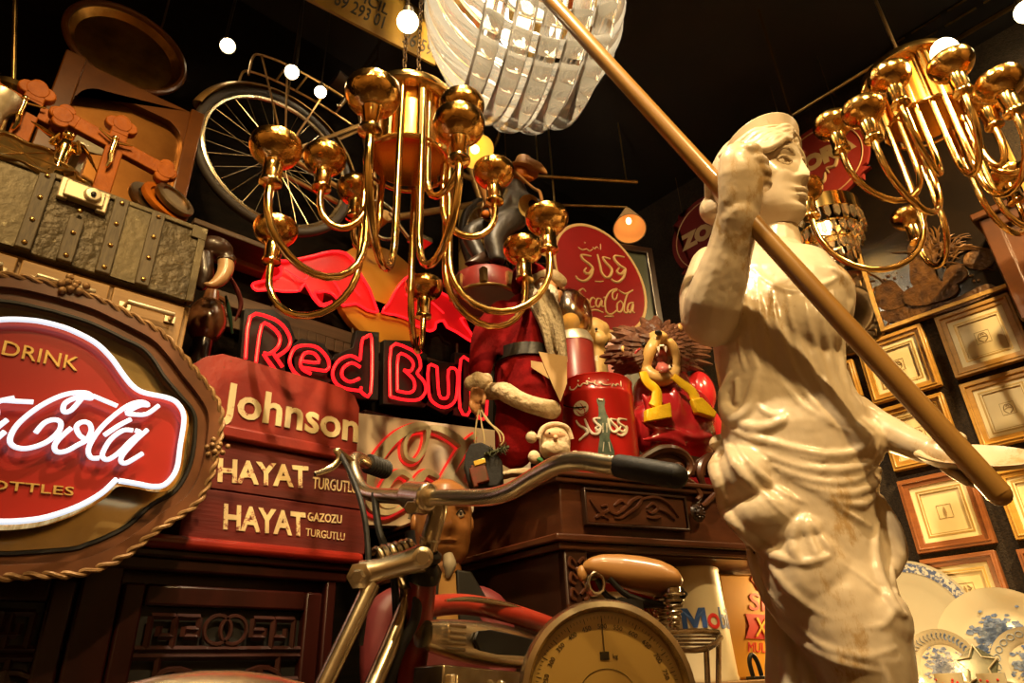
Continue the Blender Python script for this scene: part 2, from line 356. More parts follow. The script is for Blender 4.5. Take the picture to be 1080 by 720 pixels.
trunkp = mat('plain_trunk_tin', (.13, .10, .048), .5, .35, col2=(.09, .07, .035), nscale=12, wear=((.28, .24, .14), 30, .60), bump=.2)
slat = mat('worn_trunk_slat', (.13, .10, .055), .6, col2=(.07, .05, .027), nscale=30, stretch=(6, 1, 1), wear=((.35, .29, .18), 30, .66))
latchm = mat('scuffed_white_metal', (.68, .58, .38), .4, .5, wear=((.12, .08, .04), 18, .60))
yt = 1.63
a, b = onY(213, 239, yt), onY(203, 320, yt); txr = (a.x+b.x)/2; tz0 = dzt+.001; tz1 = (onY(100, 200, yt).z)
txl = onY(-110, 180, yt).x
tr = thing('steamer_trunk', 'old grey embossed steamer trunk with wooden slats and white latch', 'trunk', ((txl+txr)/2, (yt+YW)/2, tz0))
m = MB(); boxc(m, (txl, yt, tz0), (txr, YW-.03, tz1)); m.build('body', trunkm, tr, bev=.004)
sp = [onY(-40, 215, yt).x, onY(36, 225, yt).x, onY(75, 250, yt).x, onY(118, 250, yt).x, onY(158, 262, yt).x]
for i, (a_, b_) in enumerate(((sp[0], sp[1]), (sp[3], sp[4]))):
    m = MB(); boxc(m, (a_, yt-.003, tz0+.004), (b_, yt+.004, tz1-.004)); m.build('tin_panel', trunkp, tr)
for i, x in enumerate(sp):
    m = MB(); boxc(m, (x-.016, yt-.011, tz0+.003), (x+.016, yt+.002, tz1-(.1 if i == 2 else .003))); s = m.build('slat', slat, tr, bev=.003)
    for f in (.08, .36, .64, .92):
        z_ = tz0+(tz1-tz0)*f
        if i == 2 and f > .65: continue
        MB().ball((x, yt-.012, z_), (.006, .004, .006), u=8, v=5).build('stud', brass, s)
m = MB(); boxc(m, (txl-.004, yt-.006, tz1-.012), (txr+.006, YW-.03, tz1+.003)); m.build('lid_edge', trunkp, tr, bev=.003)
m = MB(); boxc(m, (txr-.012, yt-.006, tz0), (txr+.007, yt+.02, tz1)); boxc(m, (txr-.03, yt-.007, tz1-.035), (txr+.008, yt+.03, tz1+.004)); m.build('corner_iron', trunkp, tr, bev=.002)
a, b = onY(70, 207, yt), onY(108, 208, yt)
lx = onY(88, 207, yt).x; lz = tz1-.035; lw = .052
m = MB(); boxc(m, (lx-lw, yt-.016, lz-.028), (lx-lw+.022, yt, lz+.03)); boxc(m, (lx+lw-.022, yt-.016, lz-.03), (lx+lw, yt, lz+.028)); boxc(m, (lx-lw+.01, yt-.024, lz-.022), (lx+lw-.01, yt, lz+.022))
m.lathe([(0, .014), (.018, .012), (.02, 0)], frame(V((lx+.015, yt-.022, lz)), X, Z), 14); la = m.build('latch', latchm, tr, bev=.003)
m = MB(); m.ball((lx+.015, yt-.037, lz-.003), (.006, .003, .008), u=8, v=6); m.build('keyhole', iron, la)
# ------------------------------------------------------------------ framed mirror with the neon sign
ym = 1.50
XO = onY(20, 445, ym).x
def half_side(q):
    def cross(a, b): t = (XO-a[0])/(b[0]-a[0]); return (XO, a[1]+(b[1]-a[1])*t)
    i = next(k for k in range(len(q)) if q[k][0] > XO+.004)
    top = cross(q[i-1], q[i]) if i else (XO, q[0][1])
    j = max(k for k in range(len(q)) if q[k][0] > XO+.004)
    bot = cross(q[j], q[j+1]) if j < len(q)-1 else (XO, q[j][1])
    return [(XO, top[1])]+q[i:j+1]+[(XO, bot[1])]
def sym(pts, y):                                              # right half seen in the photo, mirrored to a whole outline
    q = [onY(a, b, y) for a, b in pts]; q = [(p.x, p.z) for p in q]
    q = half_side(q)
    top = [(2*XO-x, z_) for x, z_ in q[1:-1]][::-1]
    return q+top
outer = [(3, 291), (37, 297), (67, 306), (100, 317), (125, 329), (150, 342), (170, 355), (188, 374), (207, 397), (224, 420), (231, 442), (227, 474), (219, 505), (206, 530), (185, 546), (160, 562), (130, 586), (100, 600), (75, 606), (37, 607), (3, 609)]
inner = [(3, 315), (25, 319), (62, 330), (90, 338.5), (112, 348), (130, 357), (150, 367), (163, 381), (173, 397), (190, 417), (203, 433), (206, 450), (201, 488), (185, 517), (160, 532), (135, 554), (110, 567), (92, 574), (75, 579), (25, 583), (3, 584)]
def dens(q, n=4):
    r = cr([V((x, z_, 0)) for x, z_ in q], n, True); return [(p.x, p.y) for p in r]
fo, fi = dens(sym(outer, ym)), dens(sym(inner, ym))
frm = mat('burl_frame_wood', (.16, .055, .018), .35, col2=(.09, .03, .01), nscale=9, coat=.35, wear=((.3, .12, .04), 12, .68))
rope = mat('gilt_rope', (.36, .21, .085), .5, .2, col2=(.19, .10, .035), nscale=40, bump=.4)
mirg = mat('old_mirror_glass', (.66, .50, .22), .16, .6, col2=(.44, .32, .13), nscale=6)
mir = thing('framed_mirror', 'large mirror in shaped wooden frame with gilt rope edge, behind the neon sign', 'mirror', (XO, ym, min(z_ for _, z_ in fo)))
FM = frame(V((0, ym, 0)), X, Z)
m = MB(); m.ring(fo, fi, .0, -.05, FM)
mid = [((a[0]+b[0])/2, (a[1]+b[1])/2) for a, b in zip(fo, fi)]
m.ring(fo, mid, .014, .0, FM); o = m.build('frame', frm, mir, bev=.006)
m = MB(); fi2 = [(XO+(x-XO)*1.01, z_) for x, z_ in fi]; m.prism(fi2, -.030, -.036, FM); m.build('glass', mirg, mir, smooth=False)
m = MB(); m.tube([FM @ V((x, z_, .0)) for x, z_ in fi], .005, 6, closed=True); m.build('inner_bead', black, mir)
cen = V((XO, 0, sum(z_ for _, z_ in fo)/len(fo)))
path = [FM @ V((x, z_, .012)) for x, z_ in dens([(x, z_) for x, z_ in fo], 3)]
L_ = [0]
for p_, q_ in zip(path, path[1:]): L_.append(L_[-1]+(q_-p_).length)
m = MB()
for ph in (0, PI):
    pts = []
    for i, p_ in enumerate(path):
        d_ = (p_-V((cen.x, p_.y, cen.z))).normalized(); a_ = L_[i]/.009+ph
        pts.append(p_+d_*(.0042*math.cos(a_)+.001)-Y*(.0042*math.sin(a_)))
    m.tube(pts, .0044, 7, closed=True)
for px_, py_ in ((74, 303), (226, 474)):
    c_ = onY(px_, py_, ym-.015)
    for k in range(9):
        a_ = k*2.4; rr = .005+.0035*k*.6
        m.ball((c_.x+rr*math.cos(a_)*1.3, c_.y-.004, c_.z+rr*math.sin(a_)+.004), .008 if px_ == 74 else .006, u=8, v=6)
m.build('rope_edging', rope, mir)
# neon sign
ys = ym-.045
sg = thing('neon_sign', 'red enamel sign with outline and script lettering in white neon, hung on the mirror', 'neon sign', (XO, ys, onY(3, 550, ys).z))
nout = [(3, 337), (25, 336), (50, 340), (75, 348), (100, 361), (117, 377), (130, 395), (140, 407), (152, 414), (175, 419), (187, 425), (194, 440), (190, 470), (186, 495), (175, 510), (162, 513), (145, 510), (127, 507), (119, 509), (107, 520), (82, 534), (50, 545), (25, 549), (3, 550)]
so = dens(sym(nout, ys))
signred = mat('red_sign_enamel', (.38, .014, .008), .35, col2=(.30, .010, .006), nscale=3, coat=.25)
gilt = mat('gilt_letters', (.90, .62, .20), .3, .5, col2=(.66, .42, .12), nscale=60)
edge = mat('mirrored_sign_edge', (.85, .60, .25), .12, 1, col2=(.45, .24, .06), nscale=30, stretch=(4, 1, 1))
FS = frame(V((0, ys, 0)), X, Z)
m = MB(); m.prism(so, 0, -.012, FS); m.build('panel', signred, sg, bev=.002)
big = [(XO+(x-XO)*1.05, cen.z+(z_-cen.z)*1.06) for x, z_ in so]
m = MB(); m.prism(big, -.013, -.020, FS); m.build('backing_plate', edge, sg)
yn = ys-.016
m = MB(); base_y = lambda pts: [onY(a, b, yn) for a, b in pts]
half = [(3, 337), (25, 336), (50, 340), (75, 348), (100, 361), (117, 377), (130, 395), (140, 407), (152, 414), (175, 419), (187, 425), (194, 440), (190, 470), (186, 495), (175, 510), (162, 513), (145, 510), (127, 507)]
h2 = [(122, 506), (107, 520), (82, 534), (50, 545), (25, 549), (3, 550)]
for hi_, hh in enumerate((half, h2)):
    hw_ = [(p_.x, p_.z) for p_ in pl(hh, yn)]; hw_ = half_side(hw_ + [(hw_[-1][0], hw_[-1][1])] if hi_ == 0 else [hw_[0]]+hw_)
    hw_ = hw_[:-1] if hi_ == 0 else hw_[1:]; hq = cr([V((a_, yn, b_)) for a_, b_ in hw_], 5)
    m.tube(hq, .0052, 10); m.tube([V((2*XO-p_.x, p_.y, p_.z)) for p_ in hq], .0052, 10)
m.build('outline_tube', neonw, sg)
yn = ys-.022
def zz(pts, o0): return [(a/4, b/4+o0) for a, b in pts]
strokes = [
    zz([(345, 600), (300, 650), (268, 655), (275, 620), (330, 595), (385, 600), (375, 580), (330, 575), (270, 585), (200, 615), (130, 660), (70, 715), (42, 770), (55, 800), (100, 812), (160, 800), (210, 775), (250, 735), (255, 700), (225, 690), (185, 705), (150, 745)], 270),   # C
    zz([(390, 588), (430, 605), (495, 632)], 270),
    zz([(300, 725), (255, 765), (230, 800), (240, 825), (280, 822), (330, 795), (365, 775), (385, 735), (375, 705), (345, 700), (322, 720), (335, 755), (365, 775)], 270),  # o
    zz([(670, 630), (620, 665), (570, 668), (535, 660), (590, 630), (625, 628), (600, 615), (550, 625), (490, 665), (430, 720), (390, 775), (372, 820), (385, 850), (418, 852)], 270),  # l
    zz([(440, 755), (500, 715), (552, 688)], 270),
    zz([(560, 735), (520, 735), (470, 770), (440, 815), (432, 845), (455, 858), (500, 830), (550, 780), (590, 745), (570, 735)], 270),
    zz([(622, 732), (570, 780), (520, 835), (510, 865), (530, 873), (565, 855), (602, 832)], 270),  # a
    zz([(-60, 640), (0, 610), (70, 612), (140, 615)], 270), zz([(-180, 800), (-120, 700), (-20, 620), (60, 598)], 270), zz([(30, 690), (-20, 730), (-60, 770), (-40, 790), (20, 740)], 270)]
m = MB()
for s in strokes: m.tube(cr(pl(s, yn), 5), .0046, 8)
left = [zz([(345, 600), (300, 650), (268, 655), (275, 620), (330, 595), (385, 600), (375, 580), (330, 575), (270, 585), (200, 615), (130, 660), (70, 715), (42, 770), (55, 800), (100, 812), (160, 800), (210, 775), (250, 735)], 270),
        zz([(300, 725), (255, 765), (230, 800), (240, 825), (280, 822), (330, 795), (365, 775), (385, 735), (375, 705), (345, 700), (322, 720), (335, 755), (365, 775)], 270)]
sh_l = 2*XO-onY(168, 440, yn).x-onY(10, 450, yn).x; xo_ = onY(76, 470, yn).x-onY(40, 470, yn).x
for s, dxx in ((left[0], 0), (left[1], 0), (left[1][5:], xo_*1.05)): m.tube([V((p_.x+sh_l+dxx, p_.y, p_.z)) for p_ in cr(pl(s, yn), 5)], .0046, 8)
m.build('script_tube', neonw, sg)
m = MB(); fit_text(m, 'DRINK', (1, 374), (81, 391.5), (4.5, 359.5), lambda a, b: onY(a, b, ys), .002, .004, lift=.002); m.build('lettering', gilt, sg, smooth=False)
m = MB(); fit_text(m, 'IN BOTTLES', (-68, 511), (77, 523), (-66, 501), lambda a, b: onY(a, b, ys), .002, .006, lift=.002); m.build('lettering', gilt, sg, smooth=False)
def H(px, py, hd):                                            # point at a horizontal distance from the camera foot
    r = ray(px, py); return CAM + r*(hd/math.hypot(r.x, r.y))
def pxs(p, n=1.0): return n*depth(p)/FPX                      # metres covered by n pixels at p
# ------------------------------------------------------------------ planks and ledges on the left wall
plankm = mat('pale_wall_plank', (.27, .155, .06), .6, col2=(.15, .085, .035), nscale=7, stretch=(.3, 1, 5), bump=.15)
plankd = mat('brown_wall_plank', (.10, .055, .024), .6, col2=(.05, .028, .013), nscale=7, stretch=(.3, 1, 5), bump=.15)
for i, (a, b, hgt, mt, dp) in enumerate((((222, 258), (420, 320), .055, plankm, .05), ((225, 300), (470, 385), .05, plankd, .05), ((240, 330), (470, 402), .045, plankd, .04), ((385, 428), (520, 468), .03, redwood, .09), ((205, 232), (300, 262), .02, plankd, .16))):
    p, q = onY(*a, YW-dp), onY(*b, YW-dp); z_ = (p.z+q.z)/2
    m = MB(); boxc(m, (p.x, YW-dp, z_-hgt), (q.x, YW-.001, z_)); struct(m.build('trim_%d' % (i+1), mt, bev=.003))
m = MB()
for k in range(9):
    p = onY(308+k*9.5, 352+k*3, YW-.045); m.box((p.x, p.y, p.z), (.035, .03, .05))
for px_, py0, py1 in ((288, 322, 345), (372, 345, 368), (482, 362, 378)):
    a, b = onY(px_, py0, YW-.03), onY(px_, py1, YW-.03); m.tube([a, b], .006, 6)
struct(m.build('trim_6', plankd, bev=.003))
# ------------------------------------------------------------------ Red Bull neon
yr = YW-.10
rb = thing('neon_sign', 'red neon word sign with two charging bulls before a yellow sun', 'neon sign', onY(385, 430, yr))
letters = [
  [[(259, 378), (264, 334), (284, 334.5), (298, 343), (306, 357), (303, 368), (290, 377)], [(288, 372), (298, 387)], [(270, 382), (276, 343), (287, 345), (295, 355), (293, 366), (284, 373), (278, 373), (290, 390)]],
  [[(343, 391), (319, 387.5)], [(343, 391), (347, 387), (345, 377), (335, 366.5), (322, 364), (311, 367), (306, 377), (306, 384), (311, 393), (320, 400)], [(318, 380.5), (336, 382), (332, 373), (322, 372), (317, 381), (319, 389), (328, 394)]],
  [[(380, 380), (370, 375), (358, 379.5), (351, 391), (353, 402), (362, 409), (380, 412)], [(380, 379), (382, 359), (386, 355.5), (392, 357), (391, 414), (381, 413), (381, 408)], [(380, 387), (371, 382.5), (362, 388), (361, 397), (369, 402.5), (379, 399)]],
  [[(411.5, 418), (412.5, 366), (430, 367), (441, 375), (443.5, 387), (440, 393.5), (447, 402), (449, 412), (442, 421), (427, 421.5), (411.5, 418)], [(419, 412), (420, 375), (431, 376.5), (436, 384), (433, 391), (426, 390)], [(426, 390), (436, 400), (437, 410), (431, 414), (419, 412)]],
  [[(461, 387), (452, 386), (452.5, 415), (458, 425), (469, 429.5), (479, 424), (482, 412), (482, 391), (473, 390), (473, 415), (469, 420), (463, 415.5), (461, 387)]],
  [[(496, 381), (486, 379), (485, 430), (496, 432.5), (496, 381)]],
  [[(513, 385), (503, 383), (502, 434), (513, 437), (513, 385)]]]
outl = [[(252, 392), (258, 325), (288, 326), (305, 338), (312, 357), (305, 372), (312, 392), (280, 398)],
        [(300, 395), (300, 370), (318, 356), (342, 362), (355, 384), (348, 404), (320, 408)],
        [(344, 397), (352, 374), (372, 366), (376, 348), (400, 350), (399, 422), (368, 420)],
        [(404, 426), (405, 358), (434, 359), (450, 374), (452, 392), (457, 414), (448, 430)],
        [(444, 424), (446, 378), (489, 384), (489, 424), (470, 438)],
        [(478, 438), (480, 371), (503, 374), (501, 442)], [(495, 442), (497, 376), (521, 380), (520, 446)]]
m = MB()
for q in outl: plate(m, q, yr+.02, .03)
m.build('backing_board', black, rb, bev=.003)
for L in letters:
    m = MB()
    for s in L:
        q = pl(s, yr); q = cr(q, 3) if len(s) > 3 else q
        m.tube(q, .0062, 8)
    m.build('letter_tube', neonr, rb)
sunm = mat('sun_amber_panel', (.50, .22, .015), .45, col2=(.42, .17, .01), nscale=3, coat=.2)
bullm = mat('red_bull_panel', (.50, .006, .008), .4, emit=(1, .008, .010), es=.30, coat=.2)
c_ = onY(405, 310, yr+.05); r_ = (onY(452, 325, yr+.05)-c_).length
m = MB(); m.lathe([(0, .0), (r_, 0), (r_*1.01, -.03), (0, -.03)], FL(c_), 48); m.build('sun_disc', sunm, rb, bev=.002)
bl = [(285, 275), (300, 275), (315, 273), (333, 269), (350, 265), (365, 267), (376, 279), (381, 290), (390, 305), (397, 325), (398, 329), (388, 327), (376, 320), (362, 322), (357, 316), (350, 309), (342, 307), (336, 308), (333, 307), (332, 312), (340, 321), (350, 318), (347, 322), (338, 322), (330, 313), (322, 299), (316, 306), (308, 307), (298, 307), (285, 305), (271, 306), (266, 301), (270, 298), (279, 296), (293, 292), (297, 286), (294, 279)]
br = [(432, 291), (442, 290), (452, 298), (462, 306), (472, 312), (482, 314), (492, 319), (494, 310), (499, 308), (501, 322), (498, 332), (486, 336), (496, 350), (502, 362), (494, 358), (482, 350), (472, 345), (468, 338), (460, 340), (459, 346), (453, 349), (446, 346), (436, 342), (430, 336), (418, 332), (403, 329), (410, 320), (416, 308), (424, 297)]
for q in (bl, br):
    m = MB(); plate(m, q, yr+.035, .012); bp = m.build('bull_panel', bullm, rb)
    m = MB(); m.tube(cr(pl(q, yr+.022), 2, True), .0055, 6, closed=True); m.build('contour_tube', neonr, bp)
m = MB()
for q in ([(300, 283), (320, 295), (325, 288)], [(340, 285), (352, 296), (360, 310)], [(370, 300), (380, 312)], [(428, 310), (440, 318), (446, 330)], [(455, 318), (468, 330)]): m.tube(cr(pl(q, yr+.02), 4), .004, 6)
m.build('muscle_tube', neonr, rb)
# ------------------------------------------------------------------ white Coca-Cola channel-letter panel
pc = onY(380, 500, YW-.16); dr = V((math.cos(R(-11)), math.sin(R(-11)), 0)); npan = dr.cross(Z)
def onC(a, b, o=0): return onPl(a, b, pc+npan*o, npan)
whitep = mat('cream_sign_panel', (.74, .60, .44), .45, col2=(.66, .51, .36), nscale=4)
creaml = mat('cream_channel_letter', (.66, .55, .34), .5, col2=(.52, .42, .24), nscale=20)
redgl = mat('glowing_red_edge', (.75, .02, .02), .4, emit=(1, .03, .02), es=.45)
cs = thing('letter_sign', 'cream panel with raised script letters glowing red, below the red neon words', 'sign', onC(450, 555))
q = [onC(*a) for a in ((370, 434), (560, 458), (560, 558.5), (382, 553.5))]
m = MB(); FC = frame(pc, dr, Z); FCi = FC.inverted(); m.prism([((FCi @ p).x, (FCi @ p).y) for p in q], 0, -.05, FC); m.build('panel', whitep, cs, bev=.003)
def ribbon(mb, pts, w0, hgt, base=0.0):
    """upstanding band that follows a stroke: a channel letter"""
    pts = [FCi @ p for p in pts]; n = len(pts)
    for s in (0,):
        prev = None
        for i, p in enumerate(pts):
            a = pts[max(i-1, 0)]; b = pts[min(i+1, n-1)]; t = V((b.x-a.x, b.y-a.y, 0)).normalized(); nn = V((-t.y, t.x, 0))*(w0[i] if isinstance(w0, list) else w0)
            r_ = [mb.bm.verts.new(FC @ V((p.x+nn.x*k, p.y+nn.y*k, hh))) for k, hh in ((1, base), (1, hgt), (-1, hgt), (-1, base))]
            if prev:
                for k in range(4): mb.bm.faces.new((prev[k], prev[(k+1) % 4], r_[(k+1) % 4], r_[k]))
            else: mb.bm.faces.new(r_)
            prev = r_
        mb.bm.faces.new(prev[::-1])
def z4(pts): return [(340+a/4, 420+b/4) for a, b in pts]
cst = [z4([(425, 135), (365, 150), (335, 200), (340, 255), (380, 270), (415, 225), (430, 165), (425, 135), (380, 130), (300, 170), (230, 250), (190, 340), (180, 420), (200, 470), (260, 490), (330, 460), (375, 420)]),
       z4([(425, 135), (480, 140), (540, 170), (585, 205), (620, 195)]),
       z4([(360, 345), (320, 320), (280, 340), (250, 390), (240, 440), (265, 455), (310, 440), (350, 390), (360, 345)]),
       z4([(475, 345), (430, 320), (400, 345), (375, 400), (370, 440), (400, 460), (450, 440)]),
       z4([(640, 155), (590, 205), (540, 290), (500, 360), (470, 440)]), z4([(620, 240), (570, 320), (530, 400), (520, 430)]),
       z4([(600, 300), (560, 330), (540, 360), (580, 380), (620, 420)]), z4([(700, 330), (650, 350), (625, 410), (660, 440), (700, 400), (720, 340)])]
m = MB(); m2 = MB()
for i, s in enumerate(cst):
    cp = cr([onC(*a) for a in s], 6); n = len(cp)
    w = [.0045+.006*abs(math.sin(PI*k/n*1.0)) if i != 0 else .0045+.0075*max(0, math.sin(PI*(k/n-.35)/.55)) for k in range(n)]
    ribbon(m, cp, [x*1.45 for x in w], .035, .004)
    ribbon(m2, cp, [x*1.45+.0075 for x in w], .006, .0005)
m.build('script_letters', creaml, cs, smooth=False); m2.build('red_glow_strip', redgl, cs, smooth=False)
# ------------------------------------------------------------------ carved wooden cabinet in the corner
C0 = H(591, 564, 1.66); C0.z = 0
fdir = V((math.cos(R(-17)), math.sin(R(-17)), 0)); nfr = fdir.cross(Z)      # faces the room
sdir = V((math.sin(R(4)), math.cos(R(4)), 0))
def onF(a, b, o=0): return onPl(a, b, C0+nfr*o, nfr)
walnut = mat('carved_walnut', (.085, .026, .009), .32, col2=(.038, .011, .004), nscale=6, stretch=(1, 1, 3), coat=.35)
walnutd = mat('dark_walnut', (.032, .011, .005), .35, col2=(.018, .007, .003), nscale=7, coat=.25)
WF = 1.06
zl = onF(591, 566).z; ztp = onF(600, 497).z; zsh = onF(790, 708).z
def foot(o_side, o_front, o_right=0): 
    a = C0+sdir*0-fdir*o_side+nfr*o_front; b = C0+fdir*(WF+o_right)+nfr*o_front
    bk = YW-.03
    def toY(p, d): return p+d*((bk-p.y)/d.y)
    return [a, b, toY(b, sdir) if toY(b, sdir).x < XW-.02 else b-nfr*.3, toY(a, sdir)]
cb = thing('carved_cabinet', 'tall carved walnut cabinet with lit open niche, standing in the corner', 'cabinet', C0)
def slab(mb, f, z0_, z1_): return mb.prism([(p.x, p.y) for p in f], z0_, z1_)
m = MB(); slab(m, foot(-.015, -.015), zl+.005, ztp-.012); m.build('upper_case', walnut, cb, bev=.003)
m = MB(); slab(m, foot(.012, .012), ztp-.014, ztp); slab(m, foot(.004, .004), ztp-.028, ztp-.014); m.build('top_moulding', walnut, cb, bev=.004)
m = MB(); slab(m, foot(.02, .02), zl-.012, zl+.006); slab(m, foot(.008, .008), zl-.03, zl-.012); m.build('waist_moulding', walnut, cb, bev=.004)
# lower case: side panel, posts, shelf, back
wp = .065
pa = C0.copy()
def inF(u_, z_, o=0): return C0+fdir*u_+Z*z_+nfr*o
m = MB(); fo_ = foot(-.01, -.01); slab(m, [fo_[0], fo_[0]+fdir*.02, fo_[3]+fdir*.02, fo_[3]], 0, zl-.02); m.build('side_panel', walnutd, cb)
FF = frame(C0, fdir, Z)
for u_ in (.0, WF-.08):
    m = MB(); m.box((u_+wp/2+.006, (zl-.02)/2, -.03), (wp, zl-.02, .06), FF)
    po = m.build('pilaster', walnutd, cb, bev=.005)
    m = MB()
    for k in range(3):
        zc_ = zl-.06-k*.035
        for s in (-1, 1): m.tube(cr([FF @ V((u_+wp/2+.006+s*.004, zc_, .003)), FF @ V((u_+wp/2+.006+s*.018, zc_+.012, .004)), FF @ V((u_+wp/2+.006+s*.022, zc_-.006, .004)), FF @ V((u_+wp/2+.006+s*.01, zc_-.012, .003))]), .0045, 6)
    m.ball(FF @ V((u_+wp/2+.006, zl-.075, .003)), .008, u=8, v=6); m.box((u_+wp/2+.006, zl-.155, .004), (wp+.012, .006, .012), FF)
    m.build('carving', walnut, po)
shelfw = mat('niche_shelf_wood', (.34, .19, .07), .5, col2=(.2, .11, .045), nscale=8, stretch=(.3, 2, 1))
m = MB(); m.box((WF/2, zsh-.03, -.17), (WF-.06, .02, .33), FF); m.build('niche_shelf', shelfw, cb, bev=.002)
m = MB(); m.box((WF/2, (zl+zsh)/2-.02, -.345), (WF-.04, zl-zsh+.02, .015), FF); m.build('niche_back', shelfw, cb)
m = MB(); m.box((WF/2, zl-.03, -.18), (WF-.1, .006, .34), FF); m.build('niche_top', walnut, cb)
m = MB(); m.box((WF/2, (zsh-.05)/2, -.02), (WF-.05, zsh-.06, .03), FF); m.build('lower_panel', walnutd, cb, bev=.004)
led = mat('lit_shelf_strip', (1, .95, .85), .4, emit=(1, .86, .55), es=5)
a_, b_ = onF(755, 716), onF(815, 716)
ua = (FF.inverted() @ a_).x; ub = (FF.inverted() @ b_).x
m = MB(); m.box(((ua+ub)/2, zsh-.042, -.03), (ub-ua, .016, .03), FF); m.build('strip_light', led, cb, bev=.003)
# carved drawer front
dq = [onF(*a) for a in ((617, 524), (672, 520.5), (728, 548), (728, 553), (618, 552))]
fi_ = FF.inverted(); d2 = [((fi_ @ p).x, (fi_ @ p).y) for p in dq]
ux0, ux1 = d2[0][0], (fi_ @ onF(722, 540)).x; zz0, zz1 = (fi_ @ onF(665, 554)).y, (fi_ @ onF(650, 520)).y
m = MB(); m.box(((ux0+ux1)/2, (zz0+zz1)/2, -.008), (ux1-ux0, zz1-zz0, .02), FF); dw = m.build('drawer', walnut, cb, bev=.003)
m = MB()
def onD(a, b): return onF(a, b, .004)
for s in ([(622, 526), (628, 535), (634, 541), (641, 538), (640, 533), (634, 534)], [(641, 538), (650, 542), (660, 535), (668, 527), (676, 525), (672, 534), (664, 540), (655, 546), (648, 546)], [(676, 527), (690, 524), (704, 530), (716, 545)], [(682, 536), (688, 531), (693, 536), (688, 541), (682, 538)], [(693, 536), (703, 540), (712, 548)], [(648, 533), (655, 528), (660, 533), (654, 538)], [(628, 546), (634, 543), (642, 547)], [(697, 545), (690, 546), (682, 545)]):
    m.tube(cr([onD(*a) for a in s], 5), [.003, .0055, .006, .005, .003], 6)
m.build('carving', walnut, dw)
m = MB(); fr_ = [(ux0-.006, zz0-.006), (ux1+.006, zz0-.006), (ux1+.006, zz1+.006), (ux0-.006, zz1+.006)]; fr2 = [(ux0, zz0), (ux1, zz0), (ux1, zz1), (ux0, zz1)]; m.ring(fr_, fr2, -.01, .008, FF); m.build('drawer_bead', walnutd, cb, bev=.002)
# scrolled crest with boss
m = MB()
def arm(pts, rr): m.tube(cr([onF(a, b, .0) for a, b in pts], 6), rr, 8)
arm([(668, 490), (680, 482), (695, 474.5), (710, 474), (722, 480), (728, 490), (726, 499), (718, 503), (711, 499), (711, 492), (717, 490), (720, 494)], [.008, .012, .014, .014, .013, .012, .011, .010, .009, .008, .007, .006])
arm([(742, 512), (738, 500), (740, 489), (748, 482), (758, 484), (762, 492), (758, 500), (751, 501), (748, 495), (752, 492)], [.008, .012, .013, .013, .013, .012, .011, .010, .009, .007])
arm([(760, 484), (775, 478), (800, 476), (830, 480)], [.012, .014, .013, .01])
arm([(724, 506), (732, 512), (738, 522), (735, 527)], [.01, .01, .009, .006]); arm([(756, 506), (753, 520), (745, 530), (740, 533)], [.008, .009, .008, .005])
q = [onF(a, b, -.02) for a, b in ((655, 500), (672, 491), (690, 482), (708, 478), (722, 484), (735, 492), (750, 486), (775, 482), (830, 484), (835, 505))]; q2 = [((fi_ @ p).x, (fi_ @ p).y) for p in q]
m.prism(q2, -.03, -.005, FF)
m.build('crest', walnut, cb)
m = MB(); bc = onF(736, 541, .004); FB = frame(bc, fdir, Z); m.lathe([(0, .016), (.008, .015), (.012, .009), (.017, .007), (.021, .003), (.024, 0)], FB, 20)
for k in range(10): m.ball(FB @ V((.0145*math.cos(k*.628), .0145*math.sin(k*.628), .009)), .0045, u=8, v=6)
m.build('boss', walnutd, cb)
def onTop(px, py, back):                                      # a point standing on the cabinet top, back from its front
    p = onPl(px, py, C0-nfr*back, nfr); return V((p.x, p.y, ztp+.001))
# ------------------------------------------------------------------ Santa
santar = mat('red_velvet', (.20, .003, .004), .9, spec=.12, col2=(.09, .002, .002), nscale=9, bump=.25, bscale=70)
fur = mat('cream_fur', (.66, .52, .33), .9, col2=(.48, .36, .20), nscale=30, bump=1.0, bscale=55)
hairw = mat('white_beard_hair', (.78, .68, .50), .85, col2=(.62, .52, .36), nscale=20, bump=.9, bscale=120)
skin = mat('painted_skin', (.62, .32, .13), .5, col2=(.50, .23, .09), nscale=10)
belt = mat('black_leather', (.012, .009, .007), .4, bump=.1)
paper = mat('brown_paper', (.46, .29, .11), .7, col2=(.38, .23, .085), nscale=12)
def blob(mb, vox, smooth=4, it=6, name='x', mt=None, parent=None, sub=0):
    o = mb.build(name, mt, parent); r = o.modifiers.new('remesh', 'REMESH'); r.mode = 'VOXEL'; r.voxel_size = vox; r.use_smooth_shade = True
    s = o.modifiers.new('smooth', 'SMOOTH'); s.factor = .5; s.iterations = it
    return o
sb = onTop(548, 505, .14)
nS = (CAM-sb); nS.z = 0; nS.normalize()
def onS(a, b, o=0): return onPl(a, b, sb+nS*o, nS)
sc_ = pxs(onS(550, 400))
def chain(mb, pts, seg=12, n=4):                               # (px, py, toward camera, radius in px)
    P3 = [onS(a, b, o) for a, b, o, r in pts]; rr = [r*sc_ for *_, r in pts]
    q = cr(P3, n); L = len(q); r2 = [interp([(i*n, x) for i, x in enumerate(rr)], k) for k in range(L)]
    mb.tube(q, r2, seg)
    mb.ball(P3[0], rr[0]*.98, u=12, v=8); mb.ball(P3[-1], rr[-1]*.98, u=12, v=8)
sa = thing('santa_figure', 'Santa figure in red velvet suit with black belt, standing on the cabinet end', 'figure', sb)
m = MB()
chain(m, [(560, 318, 0, 18), (553, 338, .0, 30), (553, 362, 0, 34), (554, 382, 0, 33), (556, 400, 0, 34), (558, 420, 0, 37)], 18)
